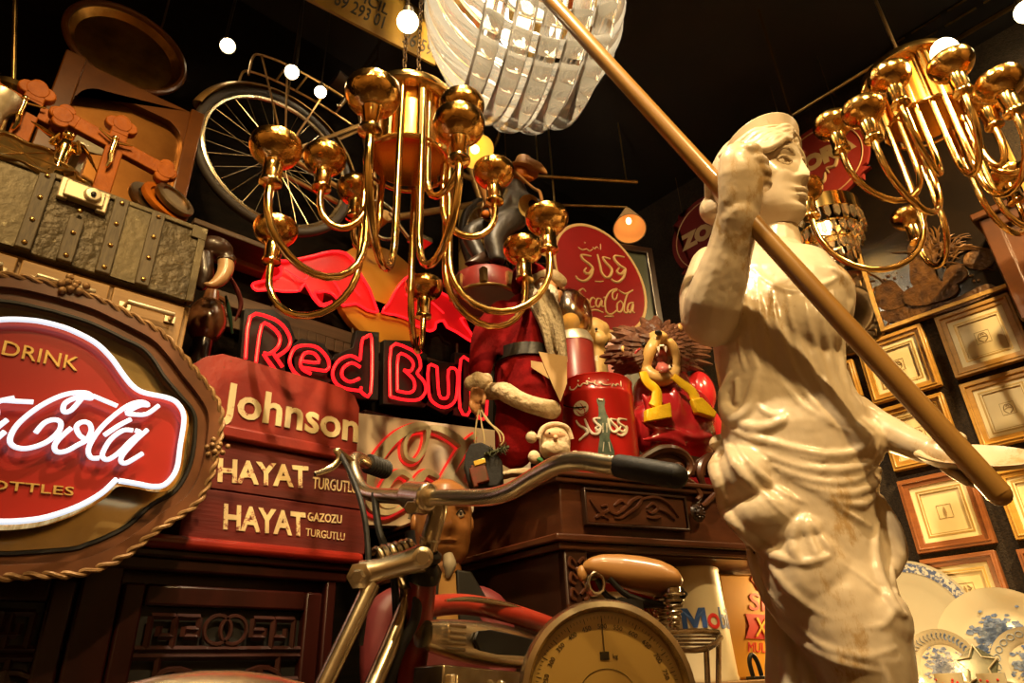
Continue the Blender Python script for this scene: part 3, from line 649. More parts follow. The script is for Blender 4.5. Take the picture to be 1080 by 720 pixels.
chain(m, [(548, 415, .01, 22), (545, 445, .01, 23), (543, 474, .01, 20)], 14); chain(m, [(574, 415, -.02, 21), (572, 445, -.02, 21), (569, 468, -.02, 18)], 14)
chain(m, [(530, 332, .03, 17), (515, 352, .05, 17), (509, 375, .06, 14), (506, 392, .065, 12)], 12)
chain(m, [(578, 335, .02, 15), (582, 352, .03, 13), (580, 370, .05, 11)], 12)
for s in ([(528, 385), (535, 400), (538, 425)], [(545, 385), (552, 405), (550, 425)], [(565, 385), (572, 400), (578, 420)], [(535, 340), (550, 352), (575, 362)], [(520, 345), (530, 362), (528, 375)]):
    m.tube(cr([onS(a, b, .036*2.0) for a, b in s], 4), .006, 8)
m.above(ztp+.012); blob(m, .006, it=4, name='velvet_suit', mt=santar, parent=sa)
def ell(cx, cy, rx, ry, o=0, n=40): return [onS(cx+rx*math.cos(2*PI*k/n), cy+ry*math.sin(2*PI*k/n), o) for k in range(n)]
bel = onS(554, 381); rb_ = 34.5*sc_
m = MB(); m.lathe([(rb_*.99, -.021), (rb_*1.04, -.020), (rb_*1.04, .016), (rb_*.99, .017)], T(bel), 36); m.build('belt', belt, sa)
m = MB(); chain(m, [(498, 404, .068, 9), (505, 403, .07, 13), (511, 401, .068, 9)]); blob(m, .005, it=3, name='fur_cuff', mt=fur, parent=sa)
m = MB(); chain(m, [(512, 413, .05, 9), (528, 412, .08, 9), (534, 414, .09, 10), (548, 422, .10, 9), (565, 428, .095, 9), (582, 432, .07, 10)]); blob(m, .005, it=3, name='fur_hem', mt=fur, parent=sa)
m = MB(); chain(m, [(530, 505, .02, 7), (541, 503, .04, 8), (556, 500, .03, 7)]); m.above(ztp+.010); blob(m, .005, it=3, name='fur_trouser_cuff', mt=fur, parent=sa)
# hand: palm, four unequal bent fingers, thumb
m = MB()
chain(m, [(505, 406, .072, 6), (503, 414, .075, 7), (502, 421, .075, 6.5)])
for i, (x, L) in enumerate(((497.5, 14), (500.5, 17), (503.5, 16), (506.5, 13))):
    chain(m, [(x, 420, .078-.004*i, 2.3), (x-.8, 420+L*.5, .084-.004*i, 2.1), (x+.6, 420+L*.85, .078-.004*i, 1.9), (x+2.2, 420+L, .066-.004*i, 1.6)], 8)
chain(m, [(507, 411, .08, 2.7), (510.5, 418, .086, 2.4), (509.5, 425, .086, 2.0)], 8)
blob(m, .0022, it=2, name='hand', mt=skin, parent=sa)
# head turned away to the right with beard, hat
m = MB(); m.ball(onS(572, 306, .02), (17*sc_, 17*sc_, 20*sc_)); m.ball(onS(590, 309, .03), (4*sc_,)*3); m.ball(onS(583, 315, .03), (9*sc_, 9*sc_, 8*sc_))
m.ball(onS(586, 301, .04), 3*sc_); blob(m, .004, it=3, name='head', mt=skin, parent=sa)
m = MB()
random.seed(3)
for k in range(90):
    t = random.random(); x0, y0 = 558+19*random.random(), 300+30*random.random()
    L = 22+52*random.random(); o = .035+.05*random.random()
    x1 = x0+1+L*.27; y1 = y0+L*.9
    m.tube(cr([onS(x0, y0, o), onS((x0+x1)/2+3, (y0+y1)/2-6, o+.02), onS(x1, y1, o+.004)], 4), [.009, .012, .010, .003], 6)
m.ball(onS(577, 312, .04), (13*sc_, 13*sc_, 14*sc_)); m.build('beard', hairw, sa)
m = MB(); chain(m, [(556, 312, .035, 8), (560, 300, .04, 8), (570, 293, .045, 8), (582, 291, .045, 8), (592, 297, .04, 7)]); blob(m, .005, it=2, name='fur_hat_band', mt=fur, parent=sa)
m = MB(); chain(m, [(571, 300, .02, 17), (562, 290, .02, 15), (552, 286, .02, 11), (547, 294, .02, 8), (545, 306, .02, 6)]); blob(m, .005, it=4, name='hat', mt=santar, parent=sa)
m = MB(); fp = frame(onS(578, 390, .10), (onS(600, 394, .10)-onS(578, 390, .10)), Z)
m.prism([((fp.inverted() @ onS(a, b, .10)).x, (fp.inverted() @ onS(a, b, .10)).y) for a, b in ((568, 371), (598, 376), (598, 404), (591, 424), (581, 402))], 0, .002, fp)
m.prism([((fp.inverted() @ onS(a, b, .10)).x, (fp.inverted() @ onS(a, b, .10)).y) for a, b in ((560, 381), (572, 383), (579, 400), (560, 388))], .004, .0055, fp)
pp = m.build('paper_scroll', paper, None, smooth=False); tag(pp, 'brown paper sheet tucked at the belt of the Santa figure', 'paper')
# hanging ornament bag
strm = mat('pale_string', (.50, .38, .18), .7); pine = mat('dark_pine_sprig', (.06, .065, .025), .8); blackbag = mat('black_felt', (.010, .009, .008), .8, bump=.3)
bg = thing('ornament_bag', 'black gift bag ornament with pine sprig hanging from Santa hand', 'ornament', onS(510, 518, .09))
m = MB(); q = [(492, 482), (497, 472), (508, 470), (520, 476), (530, 490), (531, 508), (526, 517), (505, 518), (494, 512), (490, 497)]
fb = frame(onS(510, 495, .09), onS(540, 495, .09)-onS(510, 495, .09), Z); q2 = [((fb.inverted() @ onS(a, b, .09)).x, (fb.inverted() @ onS(a, b, .09)).y) for a, b in q]
m.prism(q2, -.035, .035, fb); m.build('bag', blackbag, bg, bev=.012)
m = MB()
for s in ([(505, 432), (502, 450), (501, 472)], [(506, 433), (508, 448), (511, 465), (506, 472)], [(507, 432), (514, 444), (524, 452), (530, 458), (531, 465), (527, 470)], [(507, 432), (517, 446), (526, 457), (528, 466)]): m.tube(cr([onS(a, b, .10) for a, b in s], 5), .0022, 6)
m.build('string', strm, bg)
m = MB()
for k in range(60):
    t = random.random(); a = onS(513+22*t, 478-6*t, .128); dv = V((random.uniform(-1, 1), random.uniform(-1, .3), random.uniform(-1, 1))).normalized()*.018
    m.tube([a, a+dv], [.0016, .0006], 4)
m.tube([onS(511, 479, .128), onS(537, 471, .128)], .004, 6); m.build('pine_sprig', pine, bg)
giftm = mat('gold_foil', (.75, .50, .08), .3, .8); giftr = mat('dark_red_wrapping', (.16, .02, .012), .4, col2=(.08, .03, .01), nscale=40)
m = MB(); fg = frame(onS(506, 498, .13), onS(520, 494, .13)-onS(506, 498, .13), Z); m.box((0, -.004, 0), (.036, .05, .02), fg); m.box((-.018, -.01, .004), (.012, .05, .012), fg); m.build('gift_parcel', giftr, bg, bev=.003)
m = MB(); m.box((.006, .022, .002), (.03, .014, .022), fg); m.build('gold_ribbon', giftm, bg, bev=.002)
# ------------------------------------------------------------------ red drinks bucket, globe tin, santa doll
tinred = mat('red_painted_tin', (.46, .014, .010), .3, col2=(.36, .012, .009), nscale=5, wear=((.20, .03, .02), 26, .70), coat=.3)
tindark = mat('dark_red_tin', (.25, .02, .014), .35, col2=(.17, .016, .012), nscale=8, wear=((.10, .05, .03), 24, .66))
whitel = mat('white_painted_letters', (.75, .66, .48), .55)
greeng = mat('bottle_green_print', (.035, .06, .035), .35, col2=(.10, .13, .08), nscale=60)
bp_ = onTop(633, 480, .155); k = pxs(onPl(633, 440, bp_, nfr)); rB = 40*k
def onCyl(px, py, c=bp_, r=None, lift=.0015):
    r = (r or rB)+lift; d = ray(px, py); a = d.x**2+d.y**2; o = CAM-c; b = 2*(o.x*d.x+o.y*d.y); cc = o.x**2+o.y**2-r*r
    D = b*b-4*a*cc
    if D < 0: D = 0
    return CAM+d*((-b-math.sqrt(D))/(2*a))
hB = onCyl(631, 393).z-bp_.z
bk = thing('drinks_bucket', 'round red tin drinks bucket with Arabic lettering and printed bottle, on the cabinet', 'bucket', bp_)
m = MB(); m.lathe([(0, 0), (rB*.96, 0), (rB*.985, .01), (rB*1.0, hB*.82), (rB*1.025, hB*.84), (rB*1.025, hB*.86), (rB*1.0, hB*.875), (rB*1.01, hB*.985), (rB*1.03, hB), (rB*1.0, hB+.004), (rB*.97, hB*.99), (0, hB*.985)], T(bp_), 48); m.build('body', tinred, bk)
m = MB(); m.lathe([(0, hB+.03), (rB*.25, hB+.028), (rB*.45, hB+.012), (rB*.94, hB+.004), (rB*.94, hB*.985)], T(bp_), 40); m.tube([T(bp_) @ V((rB*.2*math.cos(a), 0, hB+.026+.02*math.sin(a))) for a in [PI*i/8 for i in range(9)]], .005, 6); m.build('lid', tindark, bk)
def bz(pts): return [(575+a/6, 380+b/6) for a, b in pts]
def strokes_on(mb, sts, f, rad, n=5, seg=6):
    for s in sts: mb.tube(cr([f(*a) for a in s], n), [rad*.6, rad, rad*1.1, rad, rad*.7], seg)
m = MB()
strokes_on(m, [bz(s) for s in ([(515, 375), (470, 370), (465, 395), (500, 420), (515, 445), (490, 450)], [(480, 415), (470, 440), (500, 450), (515, 420), (510, 455), (485, 475), (455, 465)],
    [(455, 375), (415, 372), (425, 395), (455, 425), (450, 450), (425, 450), (408, 420), (398, 365)],
    [(350, 365), (310, 370), (320, 395), (350, 420), (345, 445), (320, 445)], [(335, 415), (320, 430), (340, 445), (352, 425), (340, 460), (305, 465), (280, 440), (262, 400), (250, 370)],
    [(195, 380), (215, 410), (250, 430), (270, 455), (245, 480), (215, 505)])], onCyl, .0042)
strokes_on(m, [bz(s) for s in ([(478, 130), (480, 165)], [(470, 158), (455, 148), (445, 160), (430, 150), (420, 168)], [(415, 150), (390, 155), (360, 148), (352, 135)], [(395, 122), (400, 126)],
    [(318, 125), (312, 145), (322, 152)], [(310, 140), (285, 140), (262, 130), (268, 150), (240, 145), (220, 165), (205, 150)], [(205, 160), (180, 185), (158, 182), (155, 165)], [(325, 150), (330, 158)], [(205, 128), (212, 132)], [(272, 112), (280, 116)])], onCyl, .0022)
m.build('white_lettering', whitel, bk)
m = MB(); ctr = onCyl(612.5, 430.5); tang_ = (onCyl(616, 430.5)-onCyl(609, 430.5)); FBk = frame(ctr, tang_, Z); m.lathe([(0, .0025), (8*k, .0015), (8*k, -.004)], FBk, 28); ro = m.build('round_badge', whitel, bk)
m = MB(); strokes_on(m, [[(607, 427), (612, 432), (617, 428)], [(608, 433), (613, 437), (619, 434)], [(612, 425), (616, 431), (617, 437)]], lambda a, b: onCyl(a, b, lift=.004), .0014); m.build('badge_script', tinred, ro)
m = MB(); rws = [(420, 629.5, 637.5), (424, 629.5, 638), (428, 631, 637.5), (436, 631.5, 639.5), (444, 630, 644), (450, 629.8, 645), (456, 631, 643.5), (462, 632.5, 643), (468, 631.5, 645.5), (476, 630.5, 648), (481, 631.5, 648)]
prev = None
for yy, a_, b_ in rws:
    row = [m.bm.verts.new(onCyl(a_+(b_-a_)*k_/6, yy, lift=.0012)) for k_ in range(7)]
    if prev:
        for k_ in range(6): m.bm.faces.new((prev[k_], prev[k_+1], row[k_+1], row[k_]))
    prev = row
bo = m.build('printed_bottle', greeng, bk, smooth=False)
m = MB(); m.tube(cr([onCyl(a, b) for a, b in ((631, 421), (636, 422))], 3), .004, 6)
for s in ([(636, 446), (636, 456)], [(640, 446), (640, 456)], [(637, 466), (636, 476)], [(642, 466), (644, 476)]): m.tube([onCyl(a, b) for a, b in s], .0012, 5)
m.build('bottle_gleam', whitel, bo)
m = MB(); hx = onCyl(588, 420, lift=.003); m.tube(cr([bp_+Z*hB*.86-fdir*rB*1.02, bp_+Z*hB*.76-fdir*rB*1.1+nfr*.02, bp_+Z*hB*.70-fdir*rB*.98+nfr*.05, bp_+Z*hB*.68-fdir*rB*.75+nfr*rB*.72], 5), .0022, 6); m.build('wire_handle', iron, bk)
# glass globe on a red tin
glassm = thin_glass('clear_glass', (.93, .82, .60), .09, .14)
glow = mat('warm_frosted_bulb', (.75, .58, .30), .4, emit=(1, .62, .22), es=.25)
gp = onTop(614, 470, .345); k = pxs(onPl(612, 380, gp, nfr)); 
gz = lambda px, py: onPl(px, py, gp, nfr).z
gd = thing('globe_dispenser', 'glass globe on dark red tin base, behind the red bucket', 'dispenser', gp)
zb1, zb2 = gz(613, 366), gz(613, 358); rt_ = 21*k
m = MB(); m.lathe([(0, 0), (rt_*1.25, 0), (rt_*1.22, zb1-gp.z-.17), (rt_*1.02, zb1-gp.z-.15), (rt_, zb1-gp.z), (0, zb1-gp.z)], T(gp), 36); m.build('tin_base', tindark, gd)
m = MB(); m.lathe([(0, zb1-gp.z), (rt_*1.03, zb1-gp.z-.002), (rt_*1.03, zb1-gp.z+.012), (rt_*.85, zb2-gp.z+.01), (0, zb2-gp.z+.008)], T(gp), 36); m.build('metal_collar', nickel, gd)
cgl = onPl(600, 330, gp, nfr); rg = 25*k
gb_ = V((gp.x, gp.y, zb2)); gm = axis(gb_, onPl(600, 329, gp, nfr)-gb_)
prof = [(rg*.72, .004), (rg*.92, rg*.45), (rg*1.0, rg*.95), (rg*.96, rg*1.45), (rg*.75, rg*1.95), (rg*.4, rg*2.25), (0, rg*2.33)]
m = MB(); m.lathe(prof+[(0, rg*2.33-.004)]+[(r_-.004 if r_ > .004 else 0, z_-.003) for r_, z_ in prof[::-1][1:]], gm, 36); m.build('glass_globe', glassm, gd)
m = MB(); m.ball((0, 0, rg*.75), rg*.42, gm); m.lathe([(rg*.3, .006), (rg*.3, rg*.2), (0, rg*.3)], gm, 16); m.build('inner_bulb', glow, gd)
m = MB(); 
fit_text(m, 'SUPER PROPANE', (597, 384), (631, 380), (597, 378.5), lambda a, b: onCyl(a, b, gp, rt_, .001), .0008, 0); m.build('lettering', whitel, gd, smooth=False)
# tan dog-like figure peeping out behind the globe
tanp = mat('tan_painted_plaster', (.58, .38, .13), .45, col2=(.45, .27, .08), nscale=9)
dg_ = onTop(628, 470, .40); k = pxs(onPl(625, 350, dg_, nfr))
def onDg(a, b, o=0): return onPl(a, b, dg_+nfr*o, nfr)
dt = thing('plaster_dog', 'tan plaster dog figure with dark nose, between globe and lion', 'figure', dg_)
m = MB(); m.ball(onDg(624, 350), (17*k, 17*k, 16*k)); m.ball(onDg(634, 347, .02), 9*k); m.ball(onDg(632, 358, .04), 9*k); m.ball(onDg(615, 352, .0), (10*k, 8*k, 14*k)); m.ball(onDg(640, 356, .02), 6*k)
m.tube([onDg(626, 360), onDg(628, 400), V((dg_.x, dg_.y, ztp+.002))], [.04, .05, .055], 14); m.above(ztp+.010); blob(m, .006, it=4, name='body', mt=tanp, parent=dt)
m = MB(); m.ball(onDg(637, 362, .045), (4*k, 4*k, 3*k)); m.ball(onDg(629, 347, .06), 1.6*k); m.build('nose', black, dt)
# small santa doll at the cabinet edge
dollw = mat('cream_plush', (.74, .60, .40), .9, col2=(.62, .48, .30), nscale=30, bump=.5, bscale=80)
face = mat('doll_face', (.78, .48, .27), .6)
green = mat('green_knit', (.03, .15, .04), .8, bump=.6, bscale=90)
sd = onTop(584, 490, .028); k = pxs(onPl(584, 465, sd, nfr))
def onSd(a, b, o=0): return onPl(a, b, sd+nfr*o, nfr)
td = thing('santa_doll', 'small Santa doll with cream hood and beard at the cabinet edge', 'doll', sd)
m = MB(); m.tube([V((sd.x, sd.y, sd.z)), onSd(585, 488), onSd(585, 480)], [.032, .028, .018], 14); m.build('body', santar, td)
m = MB(); m.ball(onSd(585, 466), (19*k, 15*k, 19*k)); m.ball(onSd(585, 474, .004), (18*k, 15*k, 12*k)); blob(m, .003, it=3, name='hood', mt=dollw, parent=td)
m = MB(); m.ball(onSd(586, 459.5, .019), (15*k, 9*k, 7.5*k)); m.ball(onSd(586, 461, .019+9.4*k), 2.6*k); m.build('face', face, td)
m = MB(); m.ball(onSd(585, 474, .013), (18*k, 9*k, 9*k)); m.tube(cr([onSd(568, 462, .022), onSd(573, 451, .026), onSd(585, 447, .028), onSd(598, 451, .026), onSd(603, 463, .022)], 5), 2.6*k, 8); m.build('beard', dollw, td)
m = MB(); m.ball(onSd(579.5, 456.5, .019+8.0*k), 1.1*k, u=8, v=6); m.ball(onSd(590.5, 456.3, .019+8.0*k), 1.1*k, u=8, v=6); m.build('eyes', black, td)
m = MB(); m.ball(onSd(560.5, 461, .0), 6.2*k); m.build('pompom', dollw, td)
for s, x in ((-1, 563.5), (1, 607)):
    m = MB(); m.ball(onSd(x, 482, .012), (7*k, 6*k, 7*k)); mt_ = m.build('mitten', dollw, td)
    m = MB(); m.lathe([(4*k, -.003), (5.5*k, 0), (5*k, .007), (4*k, .01)], axis(onSd(x-s*4, 487, .016), V((0, 0, 1))-fdir*s*.6), 12); m.build('knit_cuff', green, mt_)
# ------------------------------------------------------------------ roaring lion in a red jacket
manem = mat('brown_mane', (.15, .058, .026), .5, col2=(.065, .024, .012), nscale=14, bump=.4, bscale=60)
lionf = mat('lion_tan', (.66, .42, .14), .38, col2=(.55, .32, .09), nscale=9, coat=.2)
jacket = mat('glossy_red_jacket', (.44, .018, .020), .22, col2=(.34, .012, .014), nscale=5, coat=.5, wear=((.13, .05, .04), 20, .70))
scarf = mat('yellow_scarf', (.80, .50, .01), .4, col2=(.70, .40, .008), nscale=20, coat=.3, bump=.3)
mouth = mat('mouth_red', (.17, .008, .006), .35, coat=.3); tongue = mat('pink_tongue', (.62, .16, .12), .3, coat=.4); tooth = mat('ivory_tooth', (.85, .76, .58), .25)
ln = onTop(708, 480, .20); k = pxs(onPl(700, 400, ln, nfr))
def lz(a, b): return (630+a/4.236, 320+b/4.236)
def onL(a, b, o=0): return onPl(*lz(a, b), ln+nfr*o, nfr)
li = thing('lion_figure', 'roaring brown-maned lion figure in glossy red jacket with yellow scarf', 'figure', ln)
K = k/4.236
m = MB()
m.ball(onL(330, 470, .0), (150*K, 105*K, 150*K)); m.ball(onL(390, 590, .02), (170*K, 120*K, 150*K)); m.ball(onL(230, 430, 0), (60*K, 80*K, 120*K)); m.ball(onL(460, 400, -.02), (75*K, 70*K, 110*K)); m.ball(onL(215, 560, .03), (60*K, 70*K, 110*K)); m.ball(onL(500, 580, -.01), (75*K, 70*K, 130*K))
m.ball(onL(330, 360, -.01), (110*K, 80*K, 90*K)); m.ball(onL(330, 520, .035), (150*K, 100*K, 150*K)); m.ball(onL(420, 500, .02), (110*K, 95*K, 130*K))
for s in ([(190, 520), (260, 560), (330, 570), (420, 600), (520, 590)], [(200, 610), (300, 600), (400, 640)], [(340, 370), (360, 450), (350, 520)], [(440, 420), (470, 480), (520, 520)], [(200, 400), (230, 460), (225, 540)]):
    m.tube(cr([onL(a, b, .105) for a, b in s], 5), [.006, .014, .014, .006], 8)
m.tube([V((ln.x, ln.y, ztp+.002)), V((ln.x, ln.y, ztp+.08))], [.13, .14], 16)
m.above(ztp+.014); blob(m, .008, it=6, name='jacket', mt=jacket, parent=li)
m = MB(); random.seed(11)
c3 = onL(262, 215, -.02); m.ball(c3, (125*K, 70*K, 105*K))
for k_ in range(230):
    a = random.uniform(0, 2*PI); ring_ = random.random(); rr = 85+75*ring_
    ca, sa_ = math.cos(a), math.sin(a)
    if sa_ > .45 and ring_ > .5 and abs(ca) < .75: continue       # chin stays free
    x0, y0 = 262+ca*rr*.62*1.1, 215+sa_*rr*.55; x1, y1 = 262+ca*(rr*1.30+8)*1.12, 215+sa_*(rr*.98)+4
    if y1 > 345: y1 = 345
    o0 = .055-.075*ring_; sw = random.uniform(-22, 22)
    m.tube(cr([onL(x0, y0, o0+.01), onL((x0+x1)/2+sw*.4, (y0+y1)/2+sw*.3, o0+.022), onL(x1+sw, y1+sw*.3, o0-.035)], 4), [.014, .021, .017, .006], 7, flat=.7)
m.build('mane', manem, li)
m = MB()                                                       # skull, muzzle, cheeks and jaw
m.ball(onL(262, 225, .025), (98*K, 75*K, 88*K)); m.ball(onL(345, 225, .045), (34*K, 36*K, 52*K)); m.tube(cr([onL(225, 175, .05), onL(265, 160, .085), onL(285, 148, .115)], 4), [38*K, 40*K, 30*K], 14)
m.ball(onL(285, 150, .115), (32*K, 30*K, 22*K)); m.tube(cr([onL(262, 165, .10), onL(240, 200, .10), onL(225, 240, .09), onL(215, 280, .075)], 4), [26*K, 28*K, 26*K, 24*K], 12)
m.tube(cr([onL(312, 165, .10), onL(335, 200, .095), onL(345, 240, .085), onL(340, 285, .075)], 4), [24*K, 27*K, 26*K, 24*K], 12)
m.tube(cr([onL(205, 280, .06), onL(240, 320, .085), onL(290, 338, .095), onL(335, 320, .085), (onL(350, 280, .065))], 4), [26*K, 30*K, 32*K, 28*K, 24*K], 12)
m.ball(onL(290, 345, .09), (40*K, 28*K, 24*K)); m.ball(onL(185, 235, .05), (36*K, 40*K, 60*K)); m.ball(onL(205, 165, .05), (30*K, 26*K, 24*K)); m.ball(onL(330, 175, .055), (26*K, 24*K, 20*K))
o = blob(m, .0045, it=4, name='head', mt=lionf, parent=li)
m = MB(); m.ball(onL(280, 250, .072), (52*K, 30*K, 66*K)); m.build('mouth', mouth, li)
m = MB(); m.ball(onL(292, 292, .103), (32*K, 30*K, 24*K)); m.tube(cr([onL(285, 270, .1), onL(295, 290, .125), onL(300, 308, .125)], 4), [18*K, 22*K, 14*K], 10, flat=.6); m.build('tongue', tongue, li)
for (x, y, s, d_) in ((272, 195, 12, 1), (303, 193, 12, 1), (288, 303, 10, -1), (325, 290, 9, -1)):
    m = MB(); p = onL(x, y, .125); m.tube([p, p-Z*d_*s*.9*K, p-Z*d_*s*2.2*K], [s*.62*K, s*.5*K, .0005], 8); m.build('fang', tooth, li)
m = MB()
for x in (281, 288, 295): m.ball(onL(x, 188, .128), (4*K, 4*K, 6*K), u=8, v=6)
m.build('front_teeth', tooth, li)
m = MB(); m.ball(onL(273, 130, .135), (20*K, 14*K, 10*K)); m.build('nose', black, li)
for x, y in ((210, 185), (343, 180)):
    m = MB(); m.tube(cr([onL(x-14, y+3, .085), onL(x, y-5, .094), onL(x+14, y, .088)], 4), .003, 6); m.ball(onL(x, y+2, .084), (10*K, 8*K, 6*K)); m.build('eye', black, li)
m = MB(); m.tube(cr([onL(168, 225, .085), onL(178, 210, .09), onL(190, 203, .092)], 4), .0035, 6); m.build('cheek_stripe', tinred, li)
for x, y in ((117, 205), (370, 105)):
    m = MB(); m.ball(onL(x, y, .05), (14*K, 8*K, 18*K)); m.build('ear', lionf, li)
def strip(mb, pts, w, off, th=.008):
    c = cr([onL(a, b, off) for a, b in pts], 5)
    mb.tube(c, [x*K for x in w], 10, flat=.35, ref=nfr)
for s, w, tq in (([(203, 305), (222, 350), (262, 385), (265, 430), (255, 465)], [20, 24, 24, 26, 30], [(215, 475), (322, 445), (330, 510), (215, 530)]), ([(340, 325), (375, 355), (420, 390), (440, 430)], [18, 22, 26, 28], [(418, 430), (462, 420), (530, 490), (520, 515), (440, 490)])):
    m = MB(); strip(m, s, w, .118); sc2 = m.build('scarf', scarf, li)
    m = MB(); fr9 = frame(ln+nfr*.128, fdir, Z); iv = fr9.inverted(); q = [iv @ onL(a, b, .128) for a, b in tq]; m.prism([(p.x, p.y) for p in q], -.012, .008, fr9); m.build('scarf_end', scarf, sc2, bev=.004)
# ------------------------------------------------------------------ oval sign standing behind them
ovred = mat('oval_sign_enamel', (.27, .004, .005), .5, spec=.25, col2=(.21, .003, .004), nscale=4)
goldt = mat('gold_painted_letters', (.62, .42, .18), .5)
od = V((math.cos(R(-26)), math.sin(R(-26)), 0)); on = od.cross(Z); oc = H(637, 294, 2.36)
def onO(a, b, o=0): return onPl(a, b, oc+on*o, on)
FO = frame(oc, od, Z); iv = FO.inverted()
t = [(633+58*math.cos(R(a))*-.27+46*math.sin(R(a))*.985, 294+58*math.cos(R(a))*-.97+46*.16*math.sin(R(a))) for a in range(0, 360, 6)]
q = [iv @ onO(*a) for a in t]; q = [(p.x, p.y) for p in q]
osn = thing('oval_sign', 'oval red sign with gold Arabic and Latin script and gold rim', 'sign', V((oc.x, oc.y, ztp)))
m = MB(); m.prism(q, 0, -.02, FO); m.build('panel', ovred, osn)
m = MB(); cxx = sum(p[0] for p in q)/len(q); cyy = sum(p[1] for p in q)/len(q); m.ring([(cxx+(a-cxx)*1.03, cyy+(b-cyy)*1.03) for a, b in q], [(cxx+(a-cxx)*.975, cyy+(b-cyy)*.975) for a, b in q], .003, -.022, FO); m.build('rim', goldt, osn, bev=.002)
def oz(pts): return [(580+a/5.54, 230+b/5.54) for a, b in pts]
m = MB()
strokes_on(m, [oz(s) for s in ([(435, 228), (385, 220), (377, 240), (405, 275), (440, 298), (432, 325), (400, 328)], [(405, 290), (392, 312), (415, 328), (440, 302), (430, 345), (402, 372), (375, 370), (358, 355)],
    [(352, 238), (310, 228), (325, 258), (360, 300), (350, 340), (325, 345), (302, 318), (292, 270), (278, 213)], [(242, 222), (186, 215), (192, 240), (230, 270), (250, 295), (240, 322), (206, 325)], [(212, 290), (200, 312), (226, 325), (250, 300), (236, 342), (202, 367), (168, 360), (150, 338)])], lambda a, b: onO(a, b, .001), .0058)
strokes_on(m, [oz(s) for s in ([(295, 150), (297, 185)], [(285, 178), (272, 168), (262, 180), (250, 168)], [(250, 180), (232, 192), (215, 180)], [(215, 178), (190, 185), (165, 170)], [(200, 140), (208, 146)], [(262, 368), (285, 372), (312, 368)])], lambda a, b: onO(a, b, .001), .0028)
strokes_on(m, [oz(s) for s in ([(210, 430), (190, 412), (160, 440), (147, 490), (158, 540), (190, 552), (218, 532)], [(215, 470), (202, 495), (206, 525), (222, 520), (228, 490), (215, 470)], [(265, 474), (248, 464), (232, 490), (238, 520), (262, 515)], [(300, 472), (278, 470), (268, 500), (284, 520), (303, 480), (302, 512), (318, 516)], [(312, 464), (326, 462)],
    [(396, 440), (385, 472), (368, 470), (366, 438), (392, 415), (352, 428), (324, 480), (326, 540), (352, 562), (388, 540), (394, 512)], [(400, 420), (440, 442), (485, 420)], [(412, 482), (393, 502), (396, 545), (415, 545), (428, 508), (412, 482)], [(482, 425), (455, 440), (438, 490), (432, 538), (446, 555), (460, 535)], [(488, 492), (462, 500), (452, 535), (468, 552), (486, 500), (484, 545), (496, 552)], [(220, 545), (265, 536), (312, 552)], [(318, 575), (372, 573)])], lambda a, b: onO(a, b, .001), .0040)
m.build('script_lettering', goldt, osn)
m = MB(); a_, b_ = iv @ onO(642, 345), iv @ onO(644, 352); zz_ = (iv @ V((oc.x, oc.y, ztp+.003))).y; m.box((a_.x, (a_.y+.03+zz_)/2, -.01), (.05, a_.y+.03-zz_, .018), FO); m.build('stand', tinred, osn)
# glazed dark picture frame behind the oval sign
greyg = mat('dull_green_picture', (.10, .11, .075), .25, col2=(.06, .065, .04), nscale=4, coat=.4)
pf = thing('picture_frame', 'dark standing frame with green picture, right behind the oval sign', 'picture', H(690, 340, 2.56))
op = H(690, 300, 2.56); FP = frame(op, od, Z); iv2 = FP.inverted()
q = [iv2 @ onPl(a, b, op, on) for a, b in ((640, 258), (684, 268), (702, 345), (702, 420), (650, 420))]
bx0, bx1, by0, by1 = q[0].x, q[2].x-.01, (iv2 @ V((op.x, op.y, ztp+.003))).y, q[1].y+.03
m = MB(); m.ring([(bx0, by0), (bx1, by0), (bx1, by1), (bx0, by1)], [(bx0+.03, by0+.03), (bx1-.03, by0+.03), (bx1-.03, by1-.03), (bx0+.03, by1-.03)], .01, -.02, FP); m.build('frame', walnutd, pf, bev=.004)
m = MB(); m.box(((bx0+bx1)/2, (by0+by1)/2, -.012), (bx1-bx0-.05, by1-by0-.05, .008), FP); m.build('picture', greyg, pf)
ORG  # (frame stands on the cabinet top)
# ------------------------------------------------------------------ cans in the niche
def niche(px, py, back): p = onPl(px, py, C0-nfr*back, nfr); return V((p.x, p.y, zsh-.019))
cream = mat('cream_can_paint', (.52, .44, .28), .4, col2=(.44, .36, .21), nscale=4, wear=((.25, .17, .08), 22, .68))
shelly = mat('yellow_can_paint', (.52, .27, .03), .4, col2=(.44, .21, .02), nscale=4, wear=((.22, .12, .04), 20, .66))
bluep = mat('blue_print', (.02, .07, .26), .5); redp = mat('red_print', (.50, .02, .015), .5); yelp = mat('yellow_print', (.75, .45, .03), .5)
def flat_on(p): return lambda a, b, o=0: onPl(a, b, p+nfr*o, nfr)
